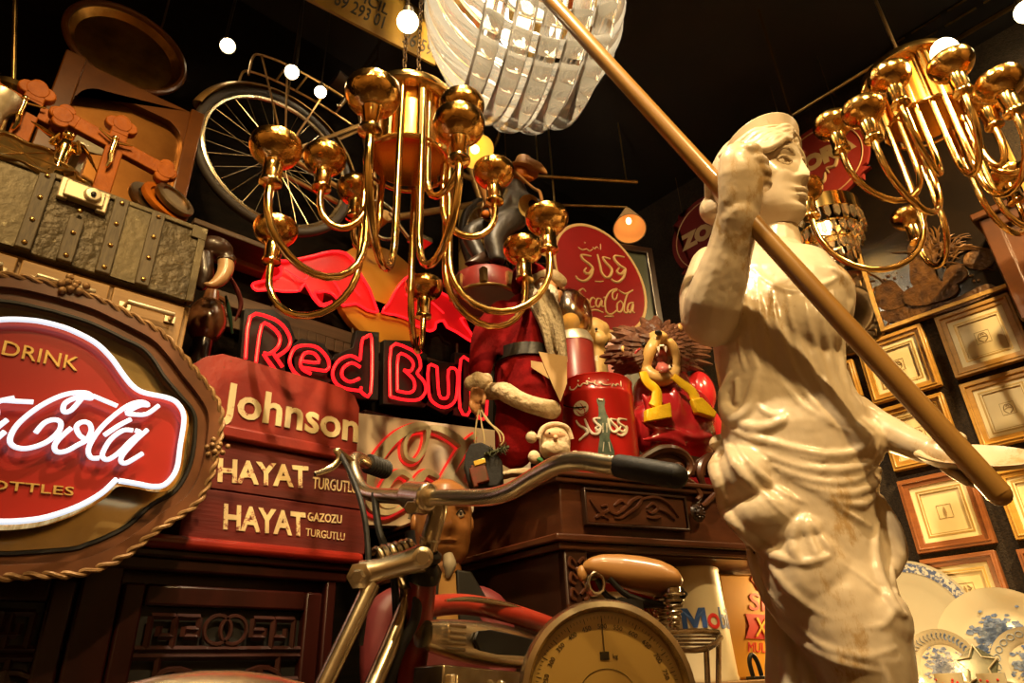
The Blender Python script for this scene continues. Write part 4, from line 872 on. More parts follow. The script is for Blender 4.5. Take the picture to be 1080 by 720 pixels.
# tapered white oil can
ob = niche(735, 695, .14); k = pxs(onPl(735, 650, ob, nfr)); z_t = min(onPl(740, 590, ob, nfr).z, zl-.045)-ob.z; rC = 38*k
oc1 = thing('oil_can', 'tall cream oil can with blue and red letters, in the lit niche', 'can', ob)
m = MB(); m.lathe([(0, .0), (rC*1.02, 0), (rC*1.02, .008), (rC, .012), (rC*.93, z_t*.96), (rC*.95, z_t*.98), (rC*.93, z_t), (0, z_t)], T(ob), 40); m.build('body', cream, oc1)
rM = rC*.985
def onM(a, b, lift=.0015): return onCyl(a, b, ob, rM, lift)
def wraptext(mb, s, bl, br, tl, fn, off=.0, d=.0006):
    """lettering whose every point is laid on a curved side"""
    tmp = MB(); tmp.text(s, 1, Matrix(), 1.0, off, 'LEFT'); bmesh.ops.triangulate(tmp.bm, faces=tmp.bm.faces[:]); bmesh.ops.subdivide_edges(tmp.bm, edges=[e for e in tmp.bm.edges if e.calc_length() > .15], cuts=2)
    xs = [v.co.x for v in tmp.bm.verts]; x0, x1 = min(xs), max(xs); ref = MB(); ref.text('H', 1, Matrix(), 1.0, off, 'LEFT'); ys = [v.co.y for v in ref.bm.verts]; y0, y1 = min(ys), max(ys); ref.bm.free()
    vm = {}
    for v in tmp.bm.verts:
        u_, w_ = (v.co.x-x0)/(x1-x0), (v.co.y-y0)/(y1-y0)
        a = bl[0]+(br[0]-bl[0])*u_+(tl[0]-bl[0])*w_; b = bl[1]+(br[1]-bl[1])*u_+(tl[1]-bl[1])*w_
        vm[v] = mb.bm.verts.new(fn(a, b, .0012+(.0008 if v.co.z > 0 else 0)))
    for f in tmp.bm.faces: mb.bm.faces.new([vm[v] for v in f.verts])
    tmp.bm.free(); return mb
th_ = lambda p: math.atan2(p.y-ob.y, p.x-ob.x)
ta0, ta1 = th_(onM(719, 655)), th_(onM(746, 655)); ta1 = ta1+2*PI if ta1 < ta0-PI else (ta1-2*PI if ta1 > ta0+PI else ta1)
def aroundM(a, b, lift=.0015):
    an = ta0+(a-719)/27*(ta1-ta0); z_ = onM(735, b).z-ob.z; r_ = rC*lerp(1.0, .93, z_/z_t)+lift; return ob+V((r_*math.cos(an), r_*math.sin(an), z_))
m = MB(); Mq = [(0, 0), (0, 1), (.28, 1), (.5, .42), (.72, 1), (1, 1), (1, 0), (.79, 0), (.79, .64), (.58, .02), (.42, .02), (.21, .64), (.21, 0)]
tm = MB(); tm.prism(Mq, 0, 1, Matrix()); bmesh.ops.triangulate(tm.bm, faces=tm.bm.faces[:]); vm = {v: m.bm.verts.new(aroundM(719+27*v.co.x, 662-21.5*v.co.y, .0012+.0008*v.co.z)) for v in tm.bm.verts}
for f_ in tm.bm.faces: m.bm.faces.new([vm[v] for v in f_.verts])
tm.bm.free()
m.build('blue_letter', bluep, oc1, smooth=False)
m = MB(); wraptext(m, 'bil', (764, 663), (788, 663), (764, 640), aroundM, .012); m.build('blue_letters', bluep, oc1, smooth=False)
m = MB(); m.torus(Matrix(), 1, .32, 24, 8); m.xf(lambda c: aroundM(755+6.2*c.x, 655-6.4*c.y, .0016+.0006*c.z)); m.build('red_letter', redp, oc1)
# yellow tin
sb_ = niche(800, 700, .165); onX1 = flat_on(sb_); k = pxs(onX1(800, 650))
sc1 = thing('oil_tin', 'square yellow oil tin with red letters and banner, right of the cream can', 'can', sb_)
u0_ = (FF.inverted() @ onX1(772, 690)).x; u1_ = min((FF.inverted() @ onX1(842, 690)).x, WF-.09); zt_ = min(onX1(790, 596).z, zl-.045)
fd = -.165
m = MB(); m.box(((u0_+u1_)/2, (zsh-.019+zt_)/2, fd-.06), (u1_-u0_, zt_-zsh+.018, .12), FF); m.build('body', shelly, sc1, bev=.006)
m = MB(); fit_text(m, 'Shell', (790, 643), (838, 646), (790, 625), onX1, .001, .008, lift=.001, nrm=nfr); fit_text(m, 'MULTI-GRADE', (789, 687), (848, 690), (789, 677), onX1, .001, .0, lift=.001, nrm=nfr); m.build('red_letters', redp, sc1, smooth=False)
m = MB(); q = [FF.inverted() @ onX1(a, b) for a, b in ((786, 647), (838, 650), (838, 675), (786, 673), (790, 660))]; m.prism([(p.x, p.y) for p in q], fd, fd+.002, FF); bnr = m.build('red_banner', redp, sc1, smooth=False)
m = MB(); fit_text(m, 'X-100', (796, 671), (840, 673), (796, 651), onX1, .001, .008, lift=.003, nrm=nfr); m.build('banner_letters', yelp, bnr, smooth=False)
m = MB()
for r_, a_ in [(12, 0), (8, 0)]: m.tube([onX1(804+r_*math.cos(t_)*(1 if math.sin(t_) > -.2 else .7), 612-r_*math.sin(t_), .001) for t_ in [i*2*PI/20 for i in range(20)]], .0018, 5, closed=True)
for k_ in range(5): m.tube([onX1(804, 620, .001), onX1(804+11*math.cos(R(30+30*k_)), 612-11*math.sin(R(30+30*k_)), .001)], .0012, 5)
m.build('scallop_mark', redp, sc1)
# red tin with yellow shell, small striped can
rb_ = niche(690, 690, .245); onX2 = flat_on(rb_); u0_ = (FF.inverted() @ onX2(640, 690)).x; u1_ = (FF.inverted() @ onX2(715, 690)).x; zt_ = onX2(690, 618).z
rt2 = thing('oil_tin', 'square red oil tin with yellow scallop emblem, left of the cream can', 'can', rb_)
m = MB(); m.box(((u0_+u1_)/2, (zsh-.019+zt_)/2, -.245-.04), (u1_-u0_, zt_-zsh+.018, .08), FF); m.build('body', redp, rt2, bev=.005)
m = MB(); sh = [(0, -.9), (.35, -.9), (.4, -.6), (.9, -.1), (.95, .3), (.75, .65), (.4, .9), (0, 1), (-.4, .9), (-.75, .65), (-.95, .3), (-.9, -.1), (-.4, -.6), (-.35, -.9)]
q = [FF.inverted() @ onX2(693+a*13, 648-b*14) for a, b in sh]; m.prism([(p.x, p.y) for p in q], -.245, -.242, FF); em = m.build('scallop_emblem', yelp, rt2, smooth=False)
m = MB()
for k_ in range(7): m.tube([onX2(693, 659, .004), onX2(693+12*math.cos(R(25+22*k_)), 648-12.5*math.sin(R(25+22*k_)), .004)], .0014, 5)
m.build('scallop_ribs', redp, em)
m = MB(); m.ring([(p.x, p.y) for p in [FF.inverted() @ onX2(a, b) for a, b in ((677, 632), (708, 632), (708, 666), (677, 666))]], [(p.x, p.y) for p in [FF.inverted() @ onX2(a, b) for a, b in ((679, 634), (706, 634), (706, 664), (679, 664))]], -.245, -.242, FF); m.build('gold_border', yelp, rt2, smooth=False)
cb_ = niche(643, 690, .15); k = pxs(onPl(630, 640, cb_, nfr)); rK = 24*k; zt_ = onPl(630, 612, cb_, nfr).z-cb_.z
ca = thing('oil_can', 'small red and white oil can behind the bicycle saddle', 'can', cb_)
whitet = mat('white_can_paint', (.66, .58, .44), .4, wear=((.5, .03, .02), 7, .55))
m = MB(); m.lathe([(0, 0), (rK, 0), (rK*1.02, .006), (rK, .01), (rK, zt_*.99), (rK*1.02, zt_), (0, zt_)], T(cb_), 32); m.build('body', whitet, ca)
m = MB(); wraptext(m, 'Castrol', (635, 622), (662, 622), (635, 613), lambda a, b, l=.0015: onCyl(a, b, cb_, rK, l), .02); m.build('lettering', redp, ca, smooth=False)
m = MB(); m.lathe([(rK+.001, zt_*.0+.02), (rK+.001, zt_*.45)], T(cb_), 32); m.lathe([(rK+.001, zt_*.86), (rK+.001, zt_*.98)], T(cb_), 32); m.build('green_band', redp, ca)

hb0_ = niche(797, 705, .05); t = thing('looped_handle', 'black looped metal handle standing beside the yellow oil tin', 'handle', hb0_)
kk = pxs(hb0_); zt_ = onPl(797, 690, hb0_, nfr).z
m = MB(); m.tube(cr([hb0_-fdir*5*kk+Z*.002, hb0_-fdir*7*kk+Z*(zt_-hb0_.z)*.7, hb0_-fdir*2*kk+Z*(zt_-hb0_.z), hb0_+fdir*4*kk+Z*(zt_-hb0_.z)*.7, hb0_+fdir*7*kk+Z*.002], 5), .006, 10); m.build('loop', iron, t)
m = MB(); m.box((0, .004, 0), (.05, .008, .03), frame(hb0_, fdir, Z)); m.build('foot', iron, t, bev=.002)
# ------------------------------------------------------------------ classical statue with spear and dish
stone = mat('cream_plaster', (.68, .57, .40), .36, col2=(.55, .43, .27), nscale=4, coat=.2, wear=((.42, .27, .11), 4.5, .57), bump=.08, bscale=40, stretch=(1.3, 1.3, .6))
S0 = P(850, 450, 1.46); nT = CAM-S0; nT.z = 0; nT.normalize(); rT = Z.cross(nT)          # nT towards camera, rT to the right
kT = depth(S0)/FPX
def onT(px, py, o=0): return onPl(px, py, S0+nT*o, nT)
base_z = .30
st = thing('statue', 'cream classical statue of a draped woman with diadem, gripping the spear', 'statue', V((S0.x, S0.y, base_z)))
rows = [(268, 768, 872, .060, 0), (284, 752, 886, .085, 0), (300, 746, 897, .105, 0), (330, 748, 896, .125, .0), (360, 752, 892, .135, 0), (390, 756, 893, .135, 0), (415, 760, 903, .135, 0), (440, 763, 920, .14, 0), (465, 762, 926, .15, 0), (490, 764, 928, .15, 0), (520, 772, 928, .15, 0), (550, 786, 930, .15, 0), (575, 795, 934, .15, 0), (600, 803, 940, .15, 0), (631, 814, 950, .155, .01), (667, 836, 962, .155, .015), (698, 856, 966, .155, .015), (722, 866, 968, .15, .01), (800, 866, 968, .15, 0), (900, 862, 972, .16, 0), (1010, 860, 985, .17, 0)]
def body_shell(seg=56):
    m = MB(); rings = []
    dense = []
    for i in range(len(rows)-1):
        n = 3
        for j in range(n):
            t = j/n; dense.append(tuple(lerp(a, b, t) for a, b in zip(rows[i], rows[i+1])))
    dense.append(rows[-1])
    for py, xl, xr_, dh, off in dense:
        a, b = onT(xl, py), onT(xr_, py)
        if a.z < base_z+.02: break
        c = (a+b)/2; w = (b-a).length/2; d = (b-a).normalized()
        ring_ = []
        for k in range(seg):
            t = 2*PI*k/seg; ct, s_ = math.cos(t), math.sin(t)
            ex = .85
            ring_.append(m.bm.verts.new(c+d*w*math.copysign(abs(ct)**ex, ct)+nT*(dh*math.copysign(abs(s_)**ex, s_)+off)))
        rings.append(ring_)
    for A, B in zip(rings, rings[1:]):
        for k in range(seg): m.bm.faces.new((A[k], A[(k+1) % seg], B[(k+1) % seg], B[k]))
    m.bm.faces.new(rings[0]); m.bm.faces.new(rings[-1][::-1])
    return m
ms = body_shell(); bmesh.ops.recalc_face_normals(ms.bm, faces=ms.bm.faces[:])
# body masses
def lump(px, py, o, rx, ry, rz): ms.ball(onT(px, py, o), 1, u=20, v=12) if False else ms.lathe([(math.sin(PI*i/12) if 0 < i < 12 else 0, -math.cos(PI*i/12)) for i in range(13)], frame(onT(px, py, o), rT, Z) @ Matrix.Diagonal((rx*kT, ry*kT, rz*kT, 1)), 20)
lump(850, 345, .075, 34, 40, 34); lump(800, 345, .07, 34, 40, 34)                         # breast
lump(862, 610, .075, 46, 62, 46); lump(885, 470, .05, 42, 34, 36); lump(915, 655, .075, 36, 36, 40)
lump(792, 508, .07, 36, 36, 50); lump(815, 545, .085, 42, 30, 42); lump(846, 562, .095, 36, 24, 32)
shell_bvh = BVHTree.FromBMesh(ms.bm)
def hit(px, py):
    d = ray(px, py).normalized(); loc, n, i, ds = shell_bvh.ray_cast(CAM, d)
    return loc if loc else onT(px, py, .06)
def fold(pts, r, sink=.42, n=5):
    c = cr([V((a, b, 0)) for a, b in pts], n); q = [hit(p.x, p.y) for p in c]
    r = [1.0 if 0 < min(i, len(r)-1-i)+0 < 0 else (x if 0 < i < len(r)-1 else x*.42) for i, x in enumerate(r)]
    rr = [interp([(i/(len(r)-1), x) for i, x in enumerate(r)], k/(len(q)-1))*kT*.92 for k in range(len(q))]
    q = [p-(CAM-p).normalized()*-1*0 + nT*(-sink*r_) for p, r_ in zip(q, rr)]
    ms.tube(q, rr, 10)
F = fold
# chest: vertical pleats under the neck
F([(786, 296), (789, 335), (795, 375), (803, 398)], [3, 5, 5, 2]); F([(798, 292), (802, 335), (810, 372), (822, 398)], [3, 5, 4, 2]); F([(775, 300), (778, 335), (782, 370), (786, 392)], [3, 5, 4, 2])
F([(812, 300), (820, 345), (836, 390), (858, 425), (886, 455)], [3, 5, 6, 6, 3]); F([(828, 305), (838, 345), (852, 385), (872, 420)], [2, 4, 4, 2]); F([(846, 312), (856, 350), (868, 390), (884, 425)], [2, 4, 4, 2])
F([(862, 310), (868, 345), (876, 385), (892, 420)], [3, 5, 5, 2]); F([(878, 305), (883, 345), (887, 385), (897, 415)], [3, 5, 5, 3]); F([(765, 305), (766, 340), (770, 378)], [3, 5, 3])
# neckline roll and shoulder drapery
F([(792, 282), (815, 300), (842, 308), (868, 300), (886, 290)], [3, 4, 5, 5, 4]); F([(872, 280), (887, 292), (894, 312), (893, 335)], [6, 9, 9, 5])
# blouse overfold above the girdle
F([(772, 392), (766, 412), (768, 432), (778, 441), (790, 430), (797, 402), (799, 388)], [6, 10, 12, 12, 10, 6, 3]); F([(778, 400), (778, 425)], [10, 12])
F([(774, 442), (790, 450), (808, 451), (825, 443), (829, 435)], [5, 8, 8, 7, 4]); F([(797, 425), (808, 435), (820, 438), (828, 432)], [3, 5, 5, 3])
# sweeping hip folds
F([(770, 452), (800, 463), (840, 474), (875, 480), (906, 474), (922, 456)], [6, 7, 6, 6, 6, 5]); F([(782, 466), (815, 482), (850, 494), (885, 496), (914, 488), (926, 466)], [5, 6, 6, 6, 6, 5])
F([(800, 482), (835, 500), (870, 509), (900, 506), (923, 490)], [4, 6, 6, 6, 5]); F([(822, 500), (860, 516), (892, 521), (920, 510), (929, 492)], [3, 5, 6, 6, 4]); F([(858, 520), (885, 530), (908, 531), (924, 520)], [3, 5, 6, 4])
F([(764, 462), (776, 490), (798, 515), (826, 532)], [6, 7, 6, 4]); F([(778, 470), (800, 500), (828, 522), (850, 530)], [4, 6, 5, 3])
# apron over the near thigh
F([(758, 458), (757, 466), (764, 474)], [8, 12, 8]); F([(757, 476), (755, 492), (762, 515), (766, 538), (784, 558), (802, 576), (822, 588), (840, 593)], [8, 10, 10, 9, 8, 8, 7, 6])
F([(842, 545), (838, 565), (838, 582), (846, 592)], [2, 5, 7, 6]); F([(847, 542), (852, 562), (860, 582), (864, 590)], [2, 4, 5, 5]); F([(850, 540), (862, 560), (874, 578), (880, 584)], [2, 4, 5, 5])
F([(836, 593), (850, 594), (864, 590), (878, 584)], [6, 5, 5, 5]); F([(800, 520), (812, 526), (826, 526)], [1, 3, 1], .5)
# falling tail of cloth at the right
F([(926, 520), (936, 545), (944, 565), (948, 585), (944, 610)], [6, 9, 10, 9, 5]); F([(926, 550), (922, 575), (924, 600), (934, 625), (946, 645), (957, 648)], [4, 6, 7, 7, 6, 4]); F([(934, 545), (934, 575), (938, 605), (946, 625)], [4, 6, 6, 4])
F([(866, 522), (885, 535), (905, 548), (920, 556)], [2, 4, 4, 2])
# legs
F([(784, 560), (796, 602), (816, 642), (846, 674), (888, 698), (930, 708)], [3, 6, 6, 7, 7, 3], .6); F([(803, 580), (822, 606), (848, 634), (880, 655)], [2, 7, 8, 2], .75); F([(884, 592), (905, 606), (924, 622), (938, 634)], [2, 3, 3, 2], .5)
F([(938, 630), (940, 648), (928, 660), (908, 662)], [2, 4, 4, 2], .6); F([(838, 655), (872, 682), (912, 692), (948, 682)], [2, 6, 6, 3], .7); F([(800, 588), (812, 622), (836, 656)], [2, 4, 2], .6)
F([(880, 705), (900, 740), (905, 800)], [3, 7, 5], .5); F([(930, 700), (940, 740), (940, 800)], [3, 7, 5], .5)
for q_ in range(7):
    t_ = q_/6; F([(778+6*q_, 457+3*q_), (812+8*q_, 470+7*q_), (856+5*q_, 484+8*q_), (896+2*q_, 482+8*q_), (921-1*q_, 462+9*q_)], [1.6, 3, 3.2, 3, 1.8], .25)
for x_ in range(6): F([(778+17*x_, 300+2*(x_ % 2)), (782+17.5*x_, 335), (789+17.5*x_, 372), (800+17.5*x_, 402)], [1.5, 2.8, 2.6, 1.2], .25)
for x_ in range(4): F([(822+10*x_, 400+8*x_), (842+11*x_, 425+7*x_), (872+10*x_, 448+3*x_)], [1.2, 2.4, 1.2], .25)
for x_ in range(4): F([(770+8*x_, 470+10*x_), (784+9*x_, 500+9*x_), (808+9*x_, 528+7*x_)], [1.5, 3, 1.6], .25)
for x_ in range(3): F([(930+6*x_, 545+6*x_), (932+6*x_, 575+4*x_), (938+4*x_, 606)], [1.5, 2.8, 1.4], .25)
# trunk support beside the leg
ms.tube([onT(815, 575, -.05), onT(832, 630, -.03), onT(842, 680, -.02), onT(846, 730, -.02), V((onT(848, 740, -.02).x, onT(848, 740, -.02).y, base_z+.02))], [.03, .048, .062, .070, .085], 16); ms.tube([onT(826, 640, .02), onT(832, 690, .035), onT(836, 740, .04)], [.008, .018, .02], 8); ms.tube([onT(846, 680, .03), onT(852, 720, .05), onT(852, 760, .05)], [.008, .016, .02], 8)
# shoulders, neck
def limb(pts, n=6, seg=16):
    P3 = [onT(a, b, o) for a, b, o, r in pts]; rr = [r*kT*(depth(p)/depth(S0)) for p, (_, _, _, r) in zip(P3, pts)]
    q = cr(P3, n); r2 = [interp([(i*n, x) for i, x in enumerate(rr)], j) for j in range(len(q))]
    ms.tube(q, r2, seg); ms.lathe([(math.sin(PI*i/10) if 0 < i < 10 else 0, -math.cos(PI*i/10)) for i in range(11)], T(P3[0]) @ Matrix.Scale(rr[0]*.98, 4), 14); ms.lathe([(math.sin(PI*i/10) if 0 < i < 10 else 0, -math.cos(PI*i/10)) for i in range(11)], T(P3[-1]) @ Matrix.Scale(rr[-1]*.98, 4), 14)
limb([(816, 226, -.01, 20), (822, 245, -.01, 19), (822, 268, -.01, 25), (822, 290, -.01, 40)])
limb([(822, 283, -.02, 26), (790, 278, -.02, 29), (762, 282, -.03, 25)]); limb([(830, 290, -.01, 26), (862, 296, -.01, 25), (880, 305, -.01, 20), (884, 330, -.01, 16)])
# raised arm: shoulder, elbow, forearm, wrist
limb([(752, 282, -.03, 24), (742, 312, .05, 25), (746, 337, .14, 27)]); limb([(750, 338, .14, 29), (753, 318, .17, 30.5), (762, 290, .20, 27), (769, 266, .222, 24), (774, 248, .240, 23), (778, 228, .262, 22)])
ELB = onT(750, 338, .14)
# outstretched arm carrying the dish
limb([(900, 440, .02, 25), (925, 452, .03, 20), (950, 463, .05, 17.5), (972, 473, .07, 14.5), (988, 478, .08, 12.5)])
# spear
shaft = mat('varnished_spear_wood', (.34, .175, .035), .35, col2=(.26, .125, .024), nscale=8, stretch=(1, 1, .2), coat=.4)
sp0, sp1 = P(560, -22, 1.86), P(1054, 521, 1.13)
spn = (sp1-sp0).normalized()
m = MB(); m.tube([sp0, lerp(sp0, sp1, .5), sp1], [.0185, .0195, .0205], 20); m.ball(sp1, .0195); m.build('spear', shaft, None)
tag(bpy.data.objects['spear'], 'long varnished wooden spear shaft gripped by the statue', 'spear')
# fist closed on the spear: palm, four bent fingers of unequal length, thumb
tg = None; best = 9
for i in range(400):
    p = lerp(sp0, sp1, i/400); dd = abs((p-CAM).normalized().dot((ray(777, 218)).normalized())-1)
    if dd < best: best, tg = dd, p
grip = tg                                                      # the point of the shaft inside the fist
hand = ms
def hb(p, r): hand.lathe([(math.sin(PI*i/10) if 0 < i < 10 else 0, -math.cos(PI*i/10)) for i in range(11)], T(p) @ Matrix.Scale(r, 4), 14)
wr = onT(779, 232, .255); hk = kT
gD = depth(grip)
def onG(px, py, d): return P(px, py, gD+d+.020)                      # around the grip, d away from the camera
hand.tube(cr([onT(773, 256, .232), onT(776, 242, .250), onG(779, 222, -.036), onG(781, 203, -.036), onG(781, 185, -.032), onG(779, 168, -.022), onG(778, 156, -.006)], 4), [21*hk, 21.5*hk, 22*hk, 23*hk, 23.5*hk, 20*hk, 12*hk], 18, flat=.62, ref=FW)
hb(onG(779, 160, -.004), 11*hk)
for i, (kx, ky, kd_, r, L) in enumerate(((790, 158, -.024, 7.6, 1.0), (796, 169, -.028, 7.8, 1.08), (800, 180, -.028, 7.4, 1.02), (802, 191, -.024, 6.4, .86))):
    pts = [(kx-8, ky+2, kd_), (kx, ky, kd_-.004), (kx+7*L, ky+2, kd_+.012), (kx+6*L, ky+5, kd_+.038*L), (kx-5*L, ky+7, kd_+.052*L), (kx-12*L, ky+6, kd_+.048*L)]
    q = cr([onG(*a) for a in pts], 4); hand.tube(q, [r*hk*.9, r*hk*1.02, r*hk, r*hk*.92, r*hk*.85, r*hk*.7], 12); hb(onG(*pts[1]), r*hk*1.04); hb(onG(*pts[-1]), r*hk*.7)
q = cr([onG(*a) for a in ((768, 196, -.01), (766, 180, .012), (770, 166, .028), (781, 158, .034), (791, 159, .030))], 4); hand.tube(q, [11*hk, 10*hk, 8.8*hk, 8*hk, 6.5*hk], 12); hb(q[-1], 6.4*hk)
# hand under the dish
def dk(pts, r): 
    q = cr([onT(a, b, o) for a, b, o in pts], 4); hand.tube(q, [x*kT*.85 for x in r], 12); hb(q[-1], r[-1]*kT*.84)
dk([(972, 474, 0.0650), (992, 480, 0.0900), (1008, 487, 0.1050)], [13.5, 14, 12])
dk([(1000, 486, 0.0900), (1018, 497, 0.1100), (1036, 506, 0.1250), (1046, 508, 0.1300)], [5.5, 5.3, 4.8, 4]); dk([(1003, 490, 0.1000), (1020, 501, 0.1250), (1036, 511, 0.1400)], [5.5, 5.2, 4.2])
dk([(1000, 492, 0.1100), (1015, 503, 0.1370), (1030, 512, 0.1550)], [5.5, 5.2, 4]); dk([(995, 492, 0.1150), (1008, 502, 0.1450), (1020, 510, 0.1600)], [5, 4.6, 3.6])
dk([(984, 470, 0.0900), (995, 462, 0.1050), (1008, 459, 0.1150), (1016, 462, 0.1250)], [6, 5.6, 5.2, 4.4])
o = ms.build('body', stone, st)
r_ = o.modifiers.new('remesh', 'REMESH'); r_.mode = 'VOXEL'; r_.voxel_size = .0034; r_.use_smooth_shade = True
s_ = o.modifiers.new('smooth', 'SMOOTH'); s_.factor = .5; s_.iterations = 6
tx = bpy.data.textures.new('hand_carved', 'CLOUDS'); tx.noise_scale = .05; d_ = o.modifiers.new('hand_carving', 'DISPLACE'); d_.texture = tx; d_.strength = .004; d_.mid_level = .5; d_.texture_coords = 'LOCAL'
dc = onT(1029, 484, .115); dn = (Z*.78+nT*.52+rT*.12).normalized(); 
FD = axis(dc, dn, rT.cross(dn)) if False else Matrix(); a_ = (rT*1.0-Z*.40).normalized()
b2 = dn.cross(a_).normalized(); a_ = b2.cross(dn).normalized(); FD = Matrix(((a_.x, b2.x, dn.x, dc.x), (a_.y, b2.y, dn.y, dc.y), (a_.z, b2.z, dn.z, dc.z), (0, 0, 0, 1)))
m = MB(); L_ = 50*kT*.93
prof = [(0, -.016), (L_*.5, -.014), (L_*.85, -.004), (L_, .008), (L_*.95, .009), (L_*.8, .002), (L_*.4, -.006), (0, -.008)]
m.lathe(prof, FD @ Matrix.Diagonal((1, .62, 1, 1)), 36); di = m.build('offering_dish', stone, None); tag(di, 'shallow oval cream dish on the outstretched hand of the statue', 'dish')
# head: profile rows from chin to crown, facing right and a little to the camera
hc = onT(808, 195, 0); fd_ = (rT*.90+nT*.43).normalized(); sd_ = Z.cross(fd_); kh = 1.2*kT*depth(hc)/depth(S0)
tiltm = Matrix.Rotation(R(4), 3, sd_)
head = MB()
#     v up (px)  front  back  half width  nose   lips   eye
HR = [(-50, 6, -18, 9, 0), (-47, 19, -20, 12, 0), (-43, 25.5, -21, 15, 0), (-38, 28, -24, 19, 0), (-33, 28, -27, 22.5, 0), (-28, 28.3, -30, 25, 0), (-23, 29, -35, 27, 0), (-18, 29.3, -39, 29, 1), (-15, 29.6, -41, 30, 4.6), (-12, 29.8, -42, 31, 8.4), (-9, 30, -43, 31.7, 8.8), (-5, 30, -44, 32.3, 7.8), (-1, 30, -45, 33, 6.8), (3, 30, -46, 33.4, 5.8), (7, 30, -47, 33.6, 4.8), (11, 30.6, -47, 33.8, 4), (15, 31.6, -47, 34, 2.4), (20, 32.3, -46, 34, 1), (28, 31, -45, 33.4, 0), (36, 27, -42, 31, 0), (44, 19, -36, 26, 0), (50, 8, -26, 18, 0), (54, -6, -14, 6, 0)]
seg = 72; rings = []
hd2 = []
for i in range(len(HR)-1):
    for j in range(3): hd2.append(tuple(lerp(a, b, j/3) for a, b in zip(HR[i], HR[i+1])))
hd2.append(HR[-1])
def g_(x, s): return math.exp(-(x/s)**2)
def face_bump(y, v, nz):
    x = nz*g_(y, 4.4+max(0, (-6-v))*.16)+2.6*g_(abs(y)-6.2, 2.6)*g_(v+12, 3)
    x -= 4.6*g_(abs(y)-13.5, 6.5)*g_(v-4.5, 5)
    x += 1.8*g_(abs(y)-13, 9)*g_(v-13.5, 3)+1.8*g_(abs(y)-17, 9)*g_(v+9, 8)
    x += 3.2*g_(y, 8)*g_(v+22.5, 2.0)+3.2*g_(y, 7)*g_(v+29, 2.2)-1.6*g_(y, 9)*g_(v+25.6, 1.1)-1.5*g_(y, 8)*g_(v+33.5, 2)+2.0*g_(y, 8)*g_(v+40, 4)
    return x
def face_x(y, v):
    for (v0, f0, b0, w0, n0), (v1, f1, b1, w1, n1) in zip(HR, HR[1:]):
        if v0 <= v <= v1:
            t = (v-v0)/(v1-v0); f, b, w, nz = lerp(f0, f1, t), lerp(b0, b1, t), lerp(w0, w1, t), lerp(n0, n1, t); break
    s2 = min(1, (abs(y)/w)**(1/.92)); return (f+b)/2+(f-b)/2*max(0, 1-s2*s2)**.45+face_bump(y, v, nz)
for v, f, b, w, nz in hd2:
    c0 = (f+b)/2; a = (f-b)/2; ring_ = []
    for k in range(seg):
        t = 2*PI*k/seg; t = t-.0; ct, s2 = math.cos(t), math.sin(t)
        x = c0+a*(math.copysign(abs(ct)**.9, ct)); y = w*math.copysign(abs(s2)**.92, s2)
        if ct > 0: x += face_bump(y, v, nz)
        ring_.append(head.bm.verts.new(hc+tiltm @ (fd_*x*kh+sd_*y*kh+Z*v*kh)))
    rings.append(ring_)
def hp(x, y, v): return hc+tiltm @ (fd_*x*kh+sd_*y*kh+Z*v*kh)
for s_ in (-1, 1):                                              # eyeballs, lids, brows
    head.ball(hp(face_x(s_*13, 4)-2.6, s_*13, 4.2), 5.2*kh)
    for vv, rr, lift in ((8.2, 1.3, 1.6), (.6, .9, .6)):
        head.tube(cr([hp(face_x(s_*yy, 4.2+(vv-4.2)*kk)+lift, s_*yy, 4.2+(vv-4.2)*kk) for yy, kk in ((7, 0), (9.5, .75), (13, 1), (17, .72), (20, -.1))], 4), [.5*rr*kh, rr*kh, rr*kh, rr*kh, .5*rr*kh], 7)
    head.tube(cr([hp(face_x(s_*yy, vv)-.2, s_*yy, vv) for yy, vv in ((5, 11), (9, 14), (14, 15), (21, 11.5))], 4), [1.0*kh, 1.6*kh, 1.5*kh, .6*kh], 7)
head.tube(cr([hp(face_x(yy, -22.5)-.4, yy, -22.6+.9*math.cos(yy*.9)) for yy in (-9, -5, -2, 0, 2, 5, 9)], 3), [.5*kh, 1.5*kh, 1.9*kh, 1.5*kh, 1.9*kh, 1.5*kh, .5*kh], 8)
head.tube(cr([hp(face_x(yy, -28.6)-.5, yy, -28.4) for yy in (-8, -4, 0, 4, 8)], 3), [.5*kh, 1.8*kh, 2.3*kh, 1.8*kh, .5*kh], 8)
for A, B in zip(rings, rings[1:]):
    for k in range(seg): head.bm.faces.new((A[k], A[(k+1) % seg], B[(k+1) % seg], B[k]))
head.bm.faces.new(rings[0][::-1]); head.bm.faces.new(rings[-1])
ho = head.build('head', stone, st)
def hp(x, y, v): return hc+tiltm @ (fd_*x*kh+sd_*y*kh+Z*v*kh)
m = MB()                                                       # waved hair swept back under the diadem, with bun and ear
for s in (-1, 1):
    for j in range(6):
        pts = []
        for i in range(9):
            t = i/8; ang = t*2.0; rr = 1.03+.02*math.sin(i*2.1+j)
            y = s*(2+j*1.2+33*math.sin(min(ang, 1.55)))*(.84 if s > 0 else 1); x = (30*math.cos(ang)*1.05+(-6*t))*(.93 if s > 0 else 1); v = 38-j*2.7-t*(16+j*4)+2.2*math.sin(i*1.8+j*1.3)
            pts.append(hp(x*rr, y*rr, v))
        m.tube(cr(pts, 3), [2.6*kh, 3.6*kh, 4.2*kh, 4.2*kh, 3.4*kh], 8)
m.lathe([(math.sin(PI*i/12) if 0 < i < 12 else 0, -math.cos(PI*i/12)) for i in range(13)], frame(hp(-12, 0, 22), fd_, Z) @ Matrix.Diagonal((39*kh, 34*kh, 31*kh, 1)), 20)
